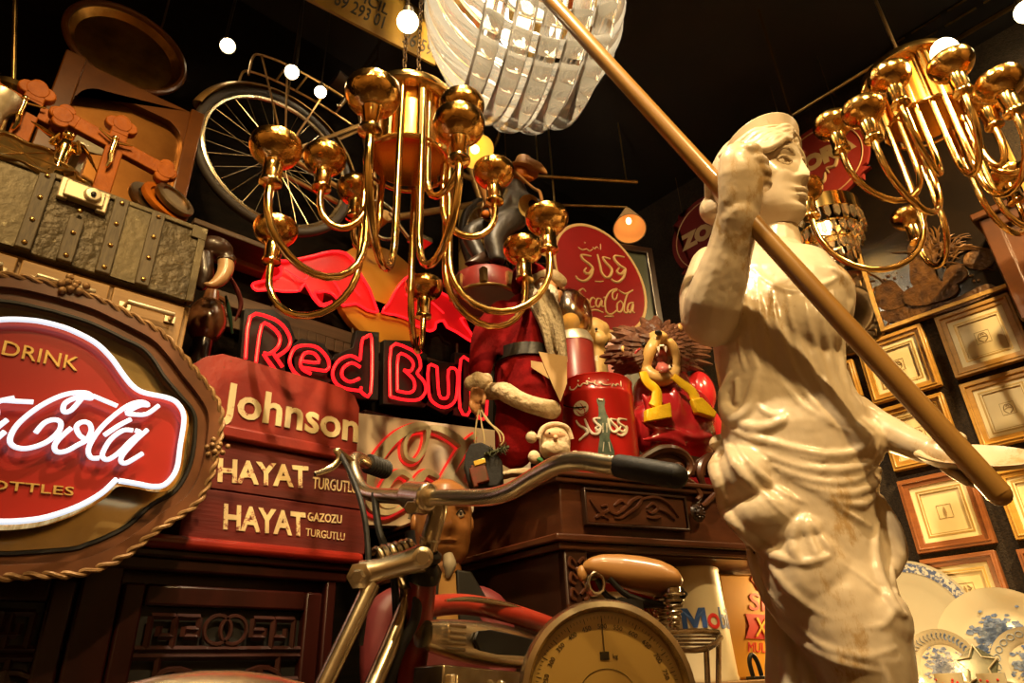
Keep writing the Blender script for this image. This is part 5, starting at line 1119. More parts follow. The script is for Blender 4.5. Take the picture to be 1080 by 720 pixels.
m.lathe([(math.sin(PI*i/12) if 0 < i < 12 else 0, -math.cos(PI*i/12)) for i in range(13)], T(hp(-52, 0, 2)) @ Matrix.Scale(15*kh, 4), 16)
for j in range(5): m.tube(cr([hp(-40, -26+j*4, 24-j*2), hp(-50, -14+j*6, 10), hp(-56, -6+j*4, -4)], 4), 3*kh, 6)
ha = m.build('hair', stone, st); r_ = ha.modifiers.new('remesh', 'REMESH'); r_.mode = 'VOXEL'; r_.voxel_size = .0028; r_.use_smooth_shade = True; s_ = ha.modifiers.new('smooth', 'SMOOTH'); s_.iterations = 2
m = MB(); rings = []                                           # diadem: a tall curved band
for i in range(25):
    t = -1.9+3.8*i/24; hgt = 17*math.cos(t*.72)**.8 if abs(t*.72) < 1.5 else 0
    x0, y0 = 33.5*math.cos(t)-2, 35*math.sin(t); v0 = 37-9*(1-math.cos(t))
    q = [(x0, y0, v0), (x0*1.09, y0*1.09, v0+hgt*.9), (x0*1.02, y0*1.02, v0+hgt), (x0*.94, y0*.94, v0+2)]
    rings.append([m.bm.verts.new(hp(*a)) for a in q])
for A, B in zip(rings, rings[1:]):
    for k in range(4): m.bm.faces.new((A[k], A[(k+1) % 4], B[(k+1) % 4], B[k]))
m.bm.faces.new(rings[0]); m.bm.faces.new(rings[-1][::-1])
m.tube([hp(34*math.cos(t)-2, 35.5*math.sin(t), 37-9*(1-math.cos(t))) for t in [-1.9+3.8*i/24 for i in range(25)]], 2.4*kh, 8)
di2 = m.build('diadem', stone, st, bev=.0015, ang=60)
# plinth
m = MB(); c_ = V((S0.x, S0.y, 0)); FPn = frame(c_, rT, Z); m.box((.06, .13, 0), (.50, .26, .44), FPn); m.box((.06, .275, 0), (.46, .05, .40), FPn); m.box((.06, .02, 0), (.54, .04, .48), FPn)
pn = m.build('plinth', mat('painted_plinth', (.25, .18, .10), .6, col2=(.18, .12, .06), nscale=6), None, bev=.008); tag(pn, 'low painted plinth under the cream statue', 'plinth')
print('STATUE head depth', depth(hc), 'head z', hc.z, 'S0', S0, 'grip d', depth(grip), 'wr d', depth(wr), 'feet', onT(850, 900).z)
# ------------------------------------------------------------------ brass chandeliers
amber = mat('amber_metal_plate', (.75, .33, .05), .22, 1, col2=(.62, .24, .03), nscale=4)
goldin = mat('hammered_gold_cup', (.85, .52, .15), .16, 1, col2=(.7, .36, .08), nscale=9, bump=.25, bscale=60)
chainm = mat('dark_chain', (.16, .10, .045), .4, .8)
def chandelier(label, ax, cups, rp, zrod, cupr, extra=None, rod_r=.0095, tiltv=None, ub=.16):
    """rods hang from a round plate; each bends up in a U to its ball cup. cups: px, py, height below plate, brings a lit bulb"""
    t = thing('brass_chandelier', label, 'chandelier', ax, 'brass ball-cup chandeliers')
    m = MB(); m.lathe([(0, .016), (rp*1.12, .016), (rp*1.14, .010), (rp*1.14, -.006), (rp*1.10, -.010), (rp*.2, -.010), (0, -.012)], T(ax), 40); m.build('top_plate', gold, t)
    m = MB(); m.lathe([(0, -.012), (rp*.84, -.012), (rp*.84, -.19), (rp*.78, -.195), (0, -.175)], T(ax), 36); m.build('inner_drum', amber, t)
    MB().torus(T(ax-Z*.20), rp*.93, .005, 32, 8).build('rod_ring', gold, t)
    for k in range(9): a_ = k*2*PI/9+.2; MB().tube([ax+V((rp*.93*math.cos(a_), rp*.93*math.sin(a_), -.008)), ax+V((rp*.93*math.cos(a_), rp*.93*math.sin(a_), -.20))], rod_r*.9, 8).build('straight_rod', gold, t)
    for i, c in enumerate(cups):
        px_, py_, dz = c[:3]
        p = onZ(px_, py_, ax.z-dz); v = p-ax; v.z = 0; r = v.length; a = math.atan2(v.y, v.x)
        if len(c) > 4: a = c[4]; r = c[5]
        d_ = V((math.cos(a), math.sin(a), 0)); rin = rp*(.93 if dz > .3 else .80)
        zc = ax.z-dz; neck = zc-cupr*.5-.064
        w = (r-rin)/2; zb = neck-.03
        pts = [ax+d_*rin-Z*.008, ax+d_*rin+Z*((zb-ax.z)*.5), ax+d_*rin+Z*(zb-ax.z)]
        zdrop = max(w*1.15, .09)
        for k in range(1, 12):
            th = PI*k/12; pts.append(ax+d_*(rin+w-w*math.cos(th))+Z*(zb-ax.z-zdrop*math.sin(th)))
        pts += [ax+d_*r+Z*(zb-ax.z), ax+d_*r+Z*(neck-ax.z)]
        m = MB(); m.tube(pts, rod_r, 10); arm_ = m.build('arm', gold, t)
        M_ = T(ax+d_*r+Z*(neck-ax.z))
        m = MB(); m.lathe([(0, 0), (.014, 0), (.0255, .004), (.0255, .012), (.0225, .016), (.0225, .066), (.0255, .068), (.0255, .074), (0, .076)], M_, 20); m.build('socket', gold, arm_)
        m = MB(); z0 = .064+cupr*.84; pr = [(cupr*math.sin(th), z0-cupr*math.cos(th)) for th in [R(8+k*8.1) for k in range(13)]]; pr = [(r_, z0+(z_-z0)*.84) for r_, z_ in pr]
        m.lathe([(0, z0-cupr*.84)]+pr+[(r_*.955, z_+.001) for r_, z_ in pr[::-1]]+[(0, z0-cupr*.78)], M_, 28); m.build('ball_cup', goldin, arm_)
        if len(c) > 3 and c[3]:
            m = MB(); m.ball((0, 0, .056+cupr*1.75), (cupr*.62, cupr*.62, cupr*.75), M_); m.build('lit_bulb', bulbm, arm_)
    return t
axA = P(432, 118, 2.0)
cupsA = [(290, 162, .40, 0), (393, 106, .40, 0), (484, 138, .40, 0), (577, 236, .40, 0), (552, 268, .40, 0), (447, 308, .42, 0), (290, 248, .40, 0), (342, 172, .22, 0), (376, 205, .20, 0), (521, 187, .22, 0), (487, 118, .20, 0)]
chA = chandelier('large unlit brass chandelier with ball cups, hanging before the red neon bulls', axA, cupsA, .128, .3, .060)
m = MB()
for s in (-1, 1):
    for k in range(26):
        z_ = axA.z+.02+k*.022
        if z_ > ZC-.02: break
        c_ = V((axA.x+s*.022*r0.x, axA.y+s*.022*r0.y, z_)); tw = Matrix.Rotation(PI/2*(k % 2)+.3, 4, 'Z')
        m.tube([T(c_) @ tw @ V((.007*math.cos(q_), 0, .013*math.sin(q_))) for q_ in [i*PI/5 for i in range(10)]], .0022, 5, closed=True)
m.lathe([(0, 0), (.05, 0), (.045, .02), (0, .03)], T(V((axA.x, axA.y, ZC-.03))), 20)
m.tube([V((axA.x+s_*.022*r0.x, axA.y+s_*.022*r0.y, ZC-.02)) for s_ in (-1, 1)], .004, 6)
m.build('hanging_chain', chainm, chA)
axB = P(958, 82, 2.25)
cupsB = [(880, 136, .27, 0), (912, 122, .36, 0), (940, 86, .26, 0), (1005, 73, .30, 1), (1057, 93, .40, 0), (1038, 110, .26, 0), (1074, 106, .30, 0), (960, 233, .36, 0), (849, 205, .42, 0), (1062, 190, .34, 0), (1096, 180, .40, 0)]
chB = chandelier('brass chandelier with one lit bulb hanging before the dark flower panel', axB, cupsB, .128, .3, .058, rod_r=.0095)
m = MB(); m.tube([axB+Z*.01, V((axB.x, axB.y, ZC-.002))], .006, 8); m.lathe([(0, 0), (.05, 0), (.045, .02), (0, .028)], T(V((axB.x, axB.y, ZC-.03))), 20); m.build('hanging_rod', chainm, chB)
# ------------------------------------------------------------------ clear acrylic ribbon chandelier
acr = bpy.data.materials.new('clear_acrylic'); acr.use_nodes = True; nt = acr.node_tree; pb = nt.nodes['Principled BSDF']
pb.inputs['Base Color'].default_value = (1, .97, .90, 1); pb.inputs['Roughness'].default_value = .05; pb.inputs['Transmission Weight'].default_value = .96; pb.inputs['IOR'].default_value = 1.35
tl = nt.nodes.new('ShaderNodeBsdfTranslucent'); tl.inputs[0].default_value = (1, .95, .85, 1); mxs = nt.nodes.new('ShaderNodeMixShader'); mxs.inputs[0].default_value = .20; ou = nt.nodes['Material Output']
nt.links.new(pb.outputs[0], mxs.inputs[1]); nt.links.new(tl.outputs[0], mxs.inputs[2]); nt.links.new(mxs.outputs[0], ou.inputs[0])
kc = P(553, 12, 2.45); Rk = 103*2.45/FPX
ac = thing('acrylic_chandelier', 'large round chandelier of interlaced clear acrylic ribbons, lit from inside', 'chandelier', kc-Z*Rk)
tv = (CAM-kc); tv.z = 0; tv.normalize(); rgt = Z.cross(tv)
ztop = kc.z+Rk*.55
for si, (az_, offs, sc) in enumerate(((R(112), (-.84, -.63, -.42, -.21, 0, .21, .42, .63, .84), .97), (R(22), (-.46, -.23, 0, .23, .46), 1.10))):
    pd = rgt*math.sin(az_)+tv*math.cos(az_)                     # the U lies in the plane of pd and Z
    od_ = Z.cross(pd)
    for o_ in offs:
        hw = math.sqrt(1-o_*o_)*Rk*sc; pts = []
        for k in range(25):
            th = PI*k/24; pts.append(V((kc.x, kc.y, kc.z))+od_*o_*Rk*sc+pd*hw*math.cos(th)-Z*(hw*1.12*math.sin(th)))
        pts = [p+Z*Rk*.55*f for p, f in ((pts[0], 1), (pts[0], .5))]+pts+[pts[-1]+Z*Rk*.55*f for f in (.5, 1)]
        m = MB(); m.tube(pts, .036, 12, flat=.45, ref=pd); m.build('acrylic_ribbon', acr, ac)
m = MB(); m.lathe([(Rk*.2, 0), (Rk*1.08, 0), (Rk*1.1, .012), (Rk*1.08, .025), (Rk*.2, .025), (Rk*.2, 0)], T(V((kc.x, kc.y, ztop))), 40); m.build('top_ring', gold, ac)
m = MB(); m.tube([V((kc.x, kc.y, ztop+.01)), V((kc.x, kc.y, ZC-.001))], .012, 10); m.build('stem', gold, ac)
innb = mat('frosted_lamp', (1, .93, .8), .4, emit=(1, .88, .68), es=42)
for k in range(5):
    a = 2*PI*k/5; p = kc+V((math.cos(a), math.sin(a), 0))*Rk*.42+Z*Rk*.1
    m = MB(); m.ball(p, (.026, .026, .038)); m.tube([p+Z*.03, V((p.x, p.y, ztop+.01))], .008, 8); m.build('inner_lamp', innb, ac)
# ------------------------------------------------------------------ spots and bulbs that show
spotcan = mat('lamp_housing', (.06, .045, .025), .4, .6)
for (px_, py_, y_, rr, lab, aim) in ((240, 48, 1.95, .026, 'round lit spotlight over the bicycle rear wheel, leftmost of the small spots', None), (308, 76, 1.74, .024, 'round lit spotlight between the leftmost spot and the small bulb', None)):
    p = onY(px_, py_, y_); d_ = (CAM-p).normalized()*.8+X*.15*(1 if px_ < 300 else -1)-Z*.2; FA = axis(p, d_)
    t = thing('spotlight', lab, 'spotlight', p)
    m = MB(); m.lathe([(0, -.08), (rr*.6, -.075), (rr, -.03), (rr*1.15, .006), (rr*1.05, .008), (rr*.98, -.008), (0, -.01)], FA, 24); m.tube([p-d_.normalized()*.06, p-d_.normalized()*.07+Z*.06, V((p.x, p.y+.02, ZC))], .006, 6); m.build('housing', spotcan, t)
    m = MB(); m.lathe([(0, .004), (rr*.6, .002), (rr*.97, -.006)], FA, 24); m.build('lens', bulbm, t)
for (px_, py_, d_, rr, nm, lab) in ((338, 97, 2.6, .022, 'light_bulb', 'small lit globe bulb beside the brass chandelier'), (430, 23, 1.9, .030, 'light_bulb', 'bright bare globe bulb above the brass chandelier'), (1083, 12, 2.6, .042, 'light_bulb', 'bright white bulb cut off by the right edge')):
    p = P(px_, py_, d_); t = thing(nm, lab, 'light bulb', p)
    m = MB(); m.ball(p, rr); m.build('globe', bulbm, t)
    m = MB(); m.lathe([(0, rr*.8), (rr*.55, rr*.82), (rr*.5, rr*1.7), (0, rr*1.75)], T(p), 16); m.tube([p+Z*rr*1.6, V((p.x, p.y, ZC))], .003, 6); m.build('socket', spotcan, t)
# cone shade on a rod, and a small yellow shade
shadem = mat('lit_paper_shade', (.50, .20, .05), .7, emit=(1, .36, .06), es=.5); dimb = mat('dim_filament_bulb', (1, .8, .5), .3, emit=(1, .72, .32), es=4)
p = H(664, 240, 2.55); t = thing('pendant_lamp', 'cone shaped pendant lamp glowing orange beside the oval sign', 'lamp', p)
k = pxs(p); sp_ = p+Z*22*k
lean = axis(sp_, (Z*-.75+(CAM-p).normalized()*.75))
m = MB(); m.lathe([(4*k, 0), (17*k, 42*k), (16.3*k, 42*k), (3.5*k, 1*k)], lean, 28); m.build('shade', mat('tan_shade', (.42, .27, .13), .6), t)
m = MB(); m.lathe([(16*k, 41.5*k), (6*k, 12*k), (0, 10*k)], lean, 28); m.build('lit_lining', shadem, t)
m = MB(); m.ball((0, 0, 24*k), (3*k, 3*k, 6*k), lean); m.build('bulb', dimb, t)
q0 = H(585, 216, 2.6); m = MB(); m.tube([sp_, sp_+Z*.02, q0+Z*.0], .006, 8); m.tube([q0, V((q0.x, q0.y, ZC))], .005, 6); m.build('arm', brass, t)
p = P(497, 160, 2.62); t = thing('shaded_lamp', 'small yellow glowing lamp shade behind the chandelier cups', 'lamp', p); k = pxs(p)
lean = axis(p+Z*10*k, (Z*-.6+RT*.35+(CAM-p).normalized()*.5))
m = MB(); m.lathe([(5*k, -8*k), (19*k, 18*k), (18.5*k, 18*k), (4.5*k, -7*k)], lean, 24); m.build('shade', mat('yellow_shade', (.8, .55, .1), .5, emit=(1, .55, .06), es=.7), t)
m = MB(); m.ball((0, 0, 12*k), 5*k, lean); m.build('bulb', dimb, t)
m = MB(); m.tube(cr([lean @ V((0, 0, -8*k)), p+Z*.08, p+Z*.14+Y*.06, p+Z*.2+Y*.2, V((p.x, YW-.002, p.z+.24))], 5), .004, 6); m.build('cord', spotcan, t)
# crystal basket lamp behind the statue
cry = mat('amber_crystal', (1, .70, .34), .04, trans=.85, ior=1.5)
p = P(868, 235, 2.45); k = pxs(p); t = thing('crystal_lamp', 'brass basket lamp hung with amber crystal prisms, behind the statue shoulder', 'chandelier', p-Z*.12)
rb2 = 37*k
m = MB(); m.lathe([(rb2, .045), (rb2*1.02, .045), (rb2*1.02, -.012), (rb2, -.012), (rb2*.985, -.01), (rb2*.985, .043), (rb2, .045)], T(p), 36)
for f, z_ in ((.86, -.06), (.66, -.11)): m.torus(T(p+Z*z_), rb2*f, .004, 32, 6)
for a in range(3): m.tube([p+V((math.cos(a*2.09), math.sin(a*2.09), 0))*rb2, p+Z*.14], .004, 6)
m.tube([p+Z*.14, V((p.x, p.y, ZC))], .005, 6); m.build('brass_frame', gold, t)
for f, z_, n_ in ((1.0, -.012, 26), (.86, -.06, 22), (.66, -.11, 16)):
    m = MB()
    for i in range(n_):
        a = 2*PI*i/n_; c_ = p+V((math.cos(a), math.sin(a), 0))*rb2*f+Z*(z_-.026); Mq = frame(c_, V((-math.sin(a), math.cos(a), 0)), Z)
        m.prism([(-.0085, .022), (.0085, .022), (.0095, -.012), (0, -.026), (-.0095, -.012)], -.005, .005, Mq)
    m.build('prism_row', cry, t, smooth=False)['kind'] = 'stuff'
m = MB(); m.ball(p-Z*.02, .026); m.build('bulb', bulbm, t)
# ------------------------------------------------------------------ framed prints on the right wall
oakf = mat('honey_oak_frame', (.52, .28, .045), .35, col2=(.40, .20, .03), nscale=12, stretch=(1, .3, 3), coat=.3)
redf = mat('reddish_frame', (.30, .105, .028), .35, col2=(.22, .07, .02), nscale=12, stretch=(1, .3, 3), coat=.3)
matb = mat('cream_mount_board', (.86, .74, .42), .5, col2=(.82, .69, .37), nscale=3, coat=.35)
bevl = mat('gilt_mount_line', (.50, .33, .10), .4, .4); inkm = mat('sepia_ink', (.36, .25, .11), .7); printp = mat('aged_print_paper', (.80, .66, .35), .5, col2=(.76, .61, .31), nscale=6, coat=.3)
xf = XW-.03
FRX = frame(V((xf, 0, 0)), -Y, Z)
def pic(c4, mt, label, seed):
    q = [onX(a, b, xf) for a, b in c4]
    u0, u1 = (-q[0].y-q[3].y)/2, (-q[1].y-q[2].y)/2; v1, v0 = (q[0].z+q[1].z)/2, (q[2].z+q[3].z)/2
    t = thing('framed_print', label, 'framed print', V((XW, -(u0+u1)/2, v0)), 'framed prints on the right wall')
    def rect(i): return [(u0+i, v0+i), (u1-i, v0+i), (u1-i, v1-i), (u0+i, v1-i)]
    w = u1-u0; f = .034
    m = MB(); m.ring(rect(0), rect(f*.45), .0, -.03, FRX); m.ring(rect(f*.40), rect(f), -.005, -.03, FRX); m.ring(rect(f*.30), rect(f*.5), .004, -.01, FRX); m.build('frame', mt, t, bev=.002)
    i = w*.235
    m = MB(); m.ring(rect(f*.95), rect(i), -.014, -.028, FRX); m.build('mount', matb, t, smooth=False)
    m = MB(); m.ring(rect(i-.010), rect(i-.004), -.0125, -.02, FRX); m.ring(rect(i), rect(i+.002), -.0135, -.028, FRX); m.build('gilt_line', bevl, t, smooth=False)
    m = MB(); m.prism(rect(i-.002), -.02, -.024, FRX); pr = m.build('print', printp, t, smooth=False)
    random.seed(seed); cx, cy = (u0+u1)/2, (v0+v1)/2; s = w*.095
    m = MB(); m.ring([(cx-s, cy-s), (cx+s, cy-s), (cx+s, cy+s), (cx-s, cy+s)], [(cx-s*.95, cy-s*.95), (cx+s*.95, cy-s*.95), (cx+s*.95, cy+s*.95), (cx-s*.95, cy+s*.95)], -.0185, -.02, FRX)
    kind = seed % 3
    def pp(a, b): return FRX @ V((cx+a*s, cy+b*s, -.0185))
    if kind == 0: 
        m.prism([(cx+a*s, cy+b*s) for a, b in ((0, .75), (.16, .3), (.2, -.25), (.08, -.7), (-.08, -.7), (-.2, -.25), (-.16, .3))], -.0195, -.018, FRX); m.tube([pp(0, -.7), pp(0, -.9)], .0012, 5)
    elif kind == 1:
        for s_ in (-1, 1): m.tube(cr([pp(s_*.1, -.8), pp(s_*.6, -.3), pp(s_*.5, .4), pp(s_*.1, .7), pp(-s_*.2, .3)], 4), .0016, 5)
        m.tube(cr([pp(-.5, -.1), pp(0, .1), pp(.5, 0)], 4), .0014, 5)
    else:
        m.prism([(cx+(a-.3)*s, cy+b*s) for a, b in ((0, .6), (.2, .2), (.2, -.3), (0, -.6), (-.2, -.3), (-.2, .2))], -.0195, -.018, FRX)
        m.tube(cr([pp(.2, .6), pp(.5, .2), pp(.3, -.2), pp(.6, -.6)], 4), .0014, 5); m.tube(cr([pp(.1, .1), pp(.4, 0), pp(.7, .3)], 4), .0014, 5)
    m.build('engraving', inkm, pr, smooth=False)
    return t
P_ = [(((902, 365), (970, 340), (993, 406), (921, 425.5)), oakf, 'oak-framed print crossed by the spear, right of the statue shoulder', 1),
      (((984, 336), (1063, 307), (1090, 373), (1009, 400)), oakf, 'large oak-framed print right under the dark flower panel', 4),
      (((924, 433), (994, 412), (1013, 478), (943, 500)), oakf, 'oak-framed print behind the outstretched arm of the statue', 2),
      (((1010, 407), (1090, 382), (1114, 452), (1038, 477)), oakf, 'oak-framed print cut by the right edge, above the dish', 7),
      (((944.5, 508), (1024, 491), (1049, 573), (968, 583.5)), redf, 'red-brown framed print of a single dark pod, below the dish', 3),
      (((1046, 498), (1128, 478), (1152, 556), (1071, 571)), oakf, 'print at the right edge just below the dish rim', 5),
      (((967.5, 590), (1049, 580), (1073, 655), (992, 663)), redf, 'red-brown framed print partly hidden by the blue and white plates', 8),
      (((1073, 581), (1155, 566), (1178, 640), (1096, 653)), redf, 'framed print at the right edge above the plates, only its corner showing', 6),
      (((836, 398), (899, 379), (908, 416), (846, 436)), oakf, 'small oak frame whose corner shows right beside the statue hip', 9),
      (((866, 584), (945.5, 567), (964, 615), (886, 631)), redf, 'red-brown frame whose right edge shows behind the falling cloth tail', 10)]
for a in P_: pic(*a)
# ------------------------------------------------------------------ black lacquer flower panel
lacq = mat('black_lacquer', (.010, .007, .005), .12, coat=.6, col2=(.018, .011, .006), nscale=3)
goldr = mat('gold_brown_relief', (.15, .065, .012), .4, .3, col2=(.045, .018, .005), nscale=26, bump=.6)
goldb = mat('gilt_moulding', (.62, .36, .08), .3, .6, col2=(.45, .24, .05), nscale=20)
xl_ = XW-.03
a, b, c, d = onX(880, 175, xl_), onX(932, 347, xl_), onX(1060, 302, xl_), onX(1120, 280, xl_)
u0, u1, v0, v1 = -b.y, -d.y, (b.z+c.z)/2, a.z
t = thing('lacquer_panel', 'large black lacquer panel with raised golden rocks and orchid leaves', 'wall panel', V((XW, -(u0+u1)/2, v0)))
FX = frame(V((xl_, 0, 0)), -Y, Z)
m = MB(); m.prism([(u0, v0), (u1, v0), (u1, v1), (u0, v1)], 0, -.028, FX); m.build('board', lacq, t)
m = MB(); m.ring([(u0-.012, v0-.012), (u1+.012, v0-.012), (u1+.012, v1+.012), (u0-.012, v1+.012)], [(u0+.006, v0+.006), (u1-.006, v0+.006), (u1-.006, v1-.006), (u0+.006, v1-.006)], .012, -.028, FX); m.build('gilt_frame', goldb, t, bev=.002)
def onLq(a, b, l=.004): return onX(a, b, xl_-l)
m = MB(); random.seed(5)
iv3 = FX.inverted()
def rock(pts, h_=.010):
    q = [iv3 @ onLq(x, y, 0) for x, y in cr([V((p[0], p[1], 0)) for p in pts], 4, True) for x, y in [(0, 0)]] if False else [iv3 @ onLq(p.x, p.y, 0) for p in cr([V((p[0], p[1], 0)) for p in pts], 4, True)]
    m.prism([(p.x, p.y) for p in q], .0005, h_, FX)
rock([(958, 262), (968, 250), (985, 252), (990, 266), (986, 284), (992, 300), (975, 310), (962, 300), (960, 280)]); rock([(925, 305), (940, 296), (950, 304), (960, 318), (940, 328), (926, 322)]); rock([(955, 308), (985, 298), (1010, 300), (1008, 312), (980, 322), (958, 322)], .014)
rock([(930, 330), (960, 322), (1000, 318), (1040, 300), (1050, 308), (1010, 326), (960, 338), (938, 340)], .007); rock([(1000, 284), (1015, 280), (1022, 290), (1010, 300), (996, 298)], .013); rock([(1020, 268), (1042, 262), (1050, 275), (1036, 285), (1018, 280)], .008)
m.build('rock_relief', goldr, t, smooth=False)
m = MB()
for k in range(44):
    x0, y0 = 984+random.uniform(-5, 22), 284-random.uniform(0, 22); an = R(random.uniform(5, 150)); L = random.uniform(22, 58)
    dxp, dyp = math.cos(an)*L, -math.sin(an)*L*.7
    m.tube(cr([onLq(x0, y0), onLq(x0+dxp*.5, y0+dyp*.62, .012), onLq(x0+dxp, y0+dyp+L*.14)], 5), [.0022, .0042, .0034, .0008], 5)
m.build('leaf_relief', goldr, t)
m = MB()
for k in range(60):
    x0, y0 = random.choice(((938, 292), (952, 312), (972, 256), (1000, 302), (1025, 290))); m.ball(onLq(x0+random.gauss(0, 8), y0+random.gauss(0, 5), .004), random.uniform(.003, .007), u=7, v=5)
m.build('blossom_relief', goldr, t)['kind'] = 'stuff'
# carved round bronze plate on the wall behind the statue
p = onX(893, 330, XW-.02); t = thing('carved_plate', 'round carved bronze plate on the wall, half hidden by the statue back', 'plate', p)
rp_ = (onX(901, 285, XW-.02)-p).length
m = MB(); m.lathe([(0, .006), (rp_*.3, .004), (rp_*.34, .010), (rp_*.6, .010), (rp_*.64, .003), (rp_*.9, .006), (rp_*.97, .014), (rp_, .006), (rp_, -.018), (0, -.018)], frame(p, -Y, Z), 40); m.build('plate', bronze, t)
m = MB(); Fp = frame(p, -Y, Z)
for k in range(24): a_ = 2*PI*k/24; m.tube(cr([Fp @ V((rp_*.66*math.cos(a_), rp_*.66*math.sin(a_), .007)), Fp @ V((rp_*.78*math.cos(a_+.12), rp_*.78*math.sin(a_+.12), .012)), Fp @ V((rp_*.88*math.cos(a_), rp_*.88*math.sin(a_), .010))], 4), .005, 6)
m.build('carved_border', bronze, t)
# wooden wall cabinet at the right edge
a, b, c = onX(1040, 240, XW-.22), onX(1078, 330, XW-.22), onX(1047, 218, XW-.22)
u0, v0, v1 = -((a.y+b.y)/2), onX(1078, 335, XW-.22).z, onX(1042, 232, XW-.22).z
Fw = frame(V((XW-.22, 0, 0)), -Y, Z); t = thing('wall_cabinet', 'glossy brown wooden wall cabinet at the right edge', 'cabinet', V((XW, -u0-.2, v0)))
cabw = mat('chestnut_wood', (.09, .03, .008), .3, col2=(.05, .016, .005), nscale=6, stretch=(3, 1, 1), coat=.5)
m = MB(); m.box((u0+.25, (v0+v1)/2, -.115), (.5, v1-v0, .20), Fw); m.build('case', cabw, t, bev=.004)
m = MB(); m.ring([(u0-.012, v0-.012), (u0+.51, v0-.012), (u0+.51, v1+.012), (u0-.012, v1+.012)], [(u0+.045, v0+.045), (u0+.46, v0+.045), (u0+.46, v1-.045), (u0+.045, v1-.045)], .012, -.02, Fw); m.build('door_frame', cabw, t, bev=.006)
m = MB(); m.box((u0+.25, v1+.02, -.10), (.56, .03, .26), Fw); m.build('cornice', cabw, t, bev=.006)
# ------------------------------------------------------------------ two red plaques
plq = mat('red_plaque_paint', (.34, .028, .014), .5, col2=(.26, .02, .010), nscale=5); plqd = mat('shaded_red_plaque_paint', (.17, .012, .010), .5)  # second paint is a darker copy of the first, shadow put into its colour
def plaque(cx, cy, rpx, xx, label, mt, words, ar):
    o_ = onX(cx, cy, xx); r = rpx; t = thing('hanging_plaque', label, 'plaque', o_-Z*r); Fq = frame(o_, -Y, Z)
    pts = []
    for k in range(4):
        for j in range(12):
            a_ = R(90*k+12+66*j/11); pts.append((r*math.cos(a_), r*math.sin(a_)))
        a2 = R(90*k+90); pts.append((r*1.02*math.cos(a2)-0*r, r*1.02*math.sin(a2))) if False else None
        for da, rr in ((-7, .93), (-7, 1.12), (0, 1.03), (7, 1.12), (7, .93)): pts.append((r*rr*math.cos(a2+R(da)), r*rr*math.sin(a2+R(da))))
    Rt = Matrix.Rotation(R(45), 4, 'Z'); q = [Rt @ V((a_, b_, 0)) for a_, b_ in pts]; q = [(v.x, v.y) for v in q]
    m = MB(); m.prism(q, 0, -.02, Fq); m.build('board', mt, t)
    m = MB(); m.torus(Fq @ T(0, 0, .001), r*.88, .003, 48, 6); m.build('gold_line', goldt, t)
    for w_, off_, sz in words:
        m = MB(); m.text(w_, sz*r, Fq @ T(off_[0]*r, off_[1]*r, .001), .0015, .012*r*3); m.build('lettering', goldt, t, smooth=False)
    m = MB()
    for s in ar: m.tube(cr([Fq @ V((a_*r, b_*r, .001)) for a_, b_ in s], 4), [.004, .008, .009, .006, .003], 6)
    if ar: m.build('arabic_script', goldt, t)
    else: m.bm.free()
    m = MB()
    for s in (-.6, .6): m.tube([Fq @ V((s*r, r*.75, -.01)), Fq @ V((s*r, ZC-o_.z, -.01))], .002, 5)
    m.build('hanging_wire', chainm, t)
    return t
xq = XW-.30; rq = (onX(905, 190, xq)-onX(868, 172, xq)).length
plaque(866, 172, rq, xq, 'round red plaque with gold lettering and scalloped corners, beside the statue face', plq, [('ZORA', (.0, .12), .52)], [[(.55, .18), (.62, -.02), (.50, -.14)], [(.50, -.14), (.35, -.10), (.25, -.25), (.08, -.20), (.10, -.35)], [(.02, -.28), (-.05, -.48), (-.25, -.5)], [(-.2, -.35), (-.4, -.45), (-.55, -.3)], [(.42, .02), (.46, .05)], [(.30, .02), (.34, .05)]])
xq2 = XW-.10
plaque(748, 245, (onX(752, 205, xq2)-onX(748, 245, xq2)).length*1.05, xq2, 'dark red plaque in shadow, behind the raised statue arm', plqd, [('ZORA', (.0, .05), .5)], [])
# ------------------------------------------------------------------ rail with brass tabs under the ceiling
m = MB(); y0_, y1_ = onX(815, 132, XW-.08).y, onX(948, 52, XW-.08).y
pA, pB = onX(820, 131, XW-.08), onX(940, 58, XW-.08); zr_ = (pA.z+pB.z)/2
m.tube([V((XW-.08, pA.y, zr_)), V((XW-.08, pB.y, zr_))], .008, 8)
for yy in (pA.y-.03, (pA.y+pB.y)/2, pB.y+.03): m.tube([V((XW-.08, yy, zr_)), V((XW-.001, yy, zr_))], .005, 6)
m.build('curtain_rail', brass, None); tag(bpy.data.objects['curtain_rail'], 'thin brass rail high on the right wall above the red plaque', 'rail')
pA, pB = onX(960, 75, XW-.10), onX(1090, -8, XW-.10); z1_ = (pA.z+pB.z)/2
t = thing('tabbed_pelmet', 'dark pelmet board with rows of brass tabs under the ceiling at right', 'pelmet', V((XW-.06, (pA.y+pB.y)/2, z1_)))
yA, yB = pA.y, pB.y
m = MB(); boxc(m, (XW-.10, yB, z1_), (XW-.001, yA, min(z1_+.36, ZC-.005))); m.build('board', black, t)
m = MB(); boxc(m, (XW-.112, yB, z1_-.006), (XW-.098, yA, z1_+.008)); m.build('brass_edge', brass, t)
m = MB()
for r_ in range(3):
    for k in range(16):
        yy = yA-(yA-yB)*(k+.5)/16
        if (k*7+r_*3) % 5 == 0: continue
        boxc(m, (XW-.106, yy-.016, z1_+.10+r_*.07), (XW-.098, yy+.016, z1_+.106+r_*.07))
m.build('brass_tabs', brass, t)['kind'] = 'stuff'
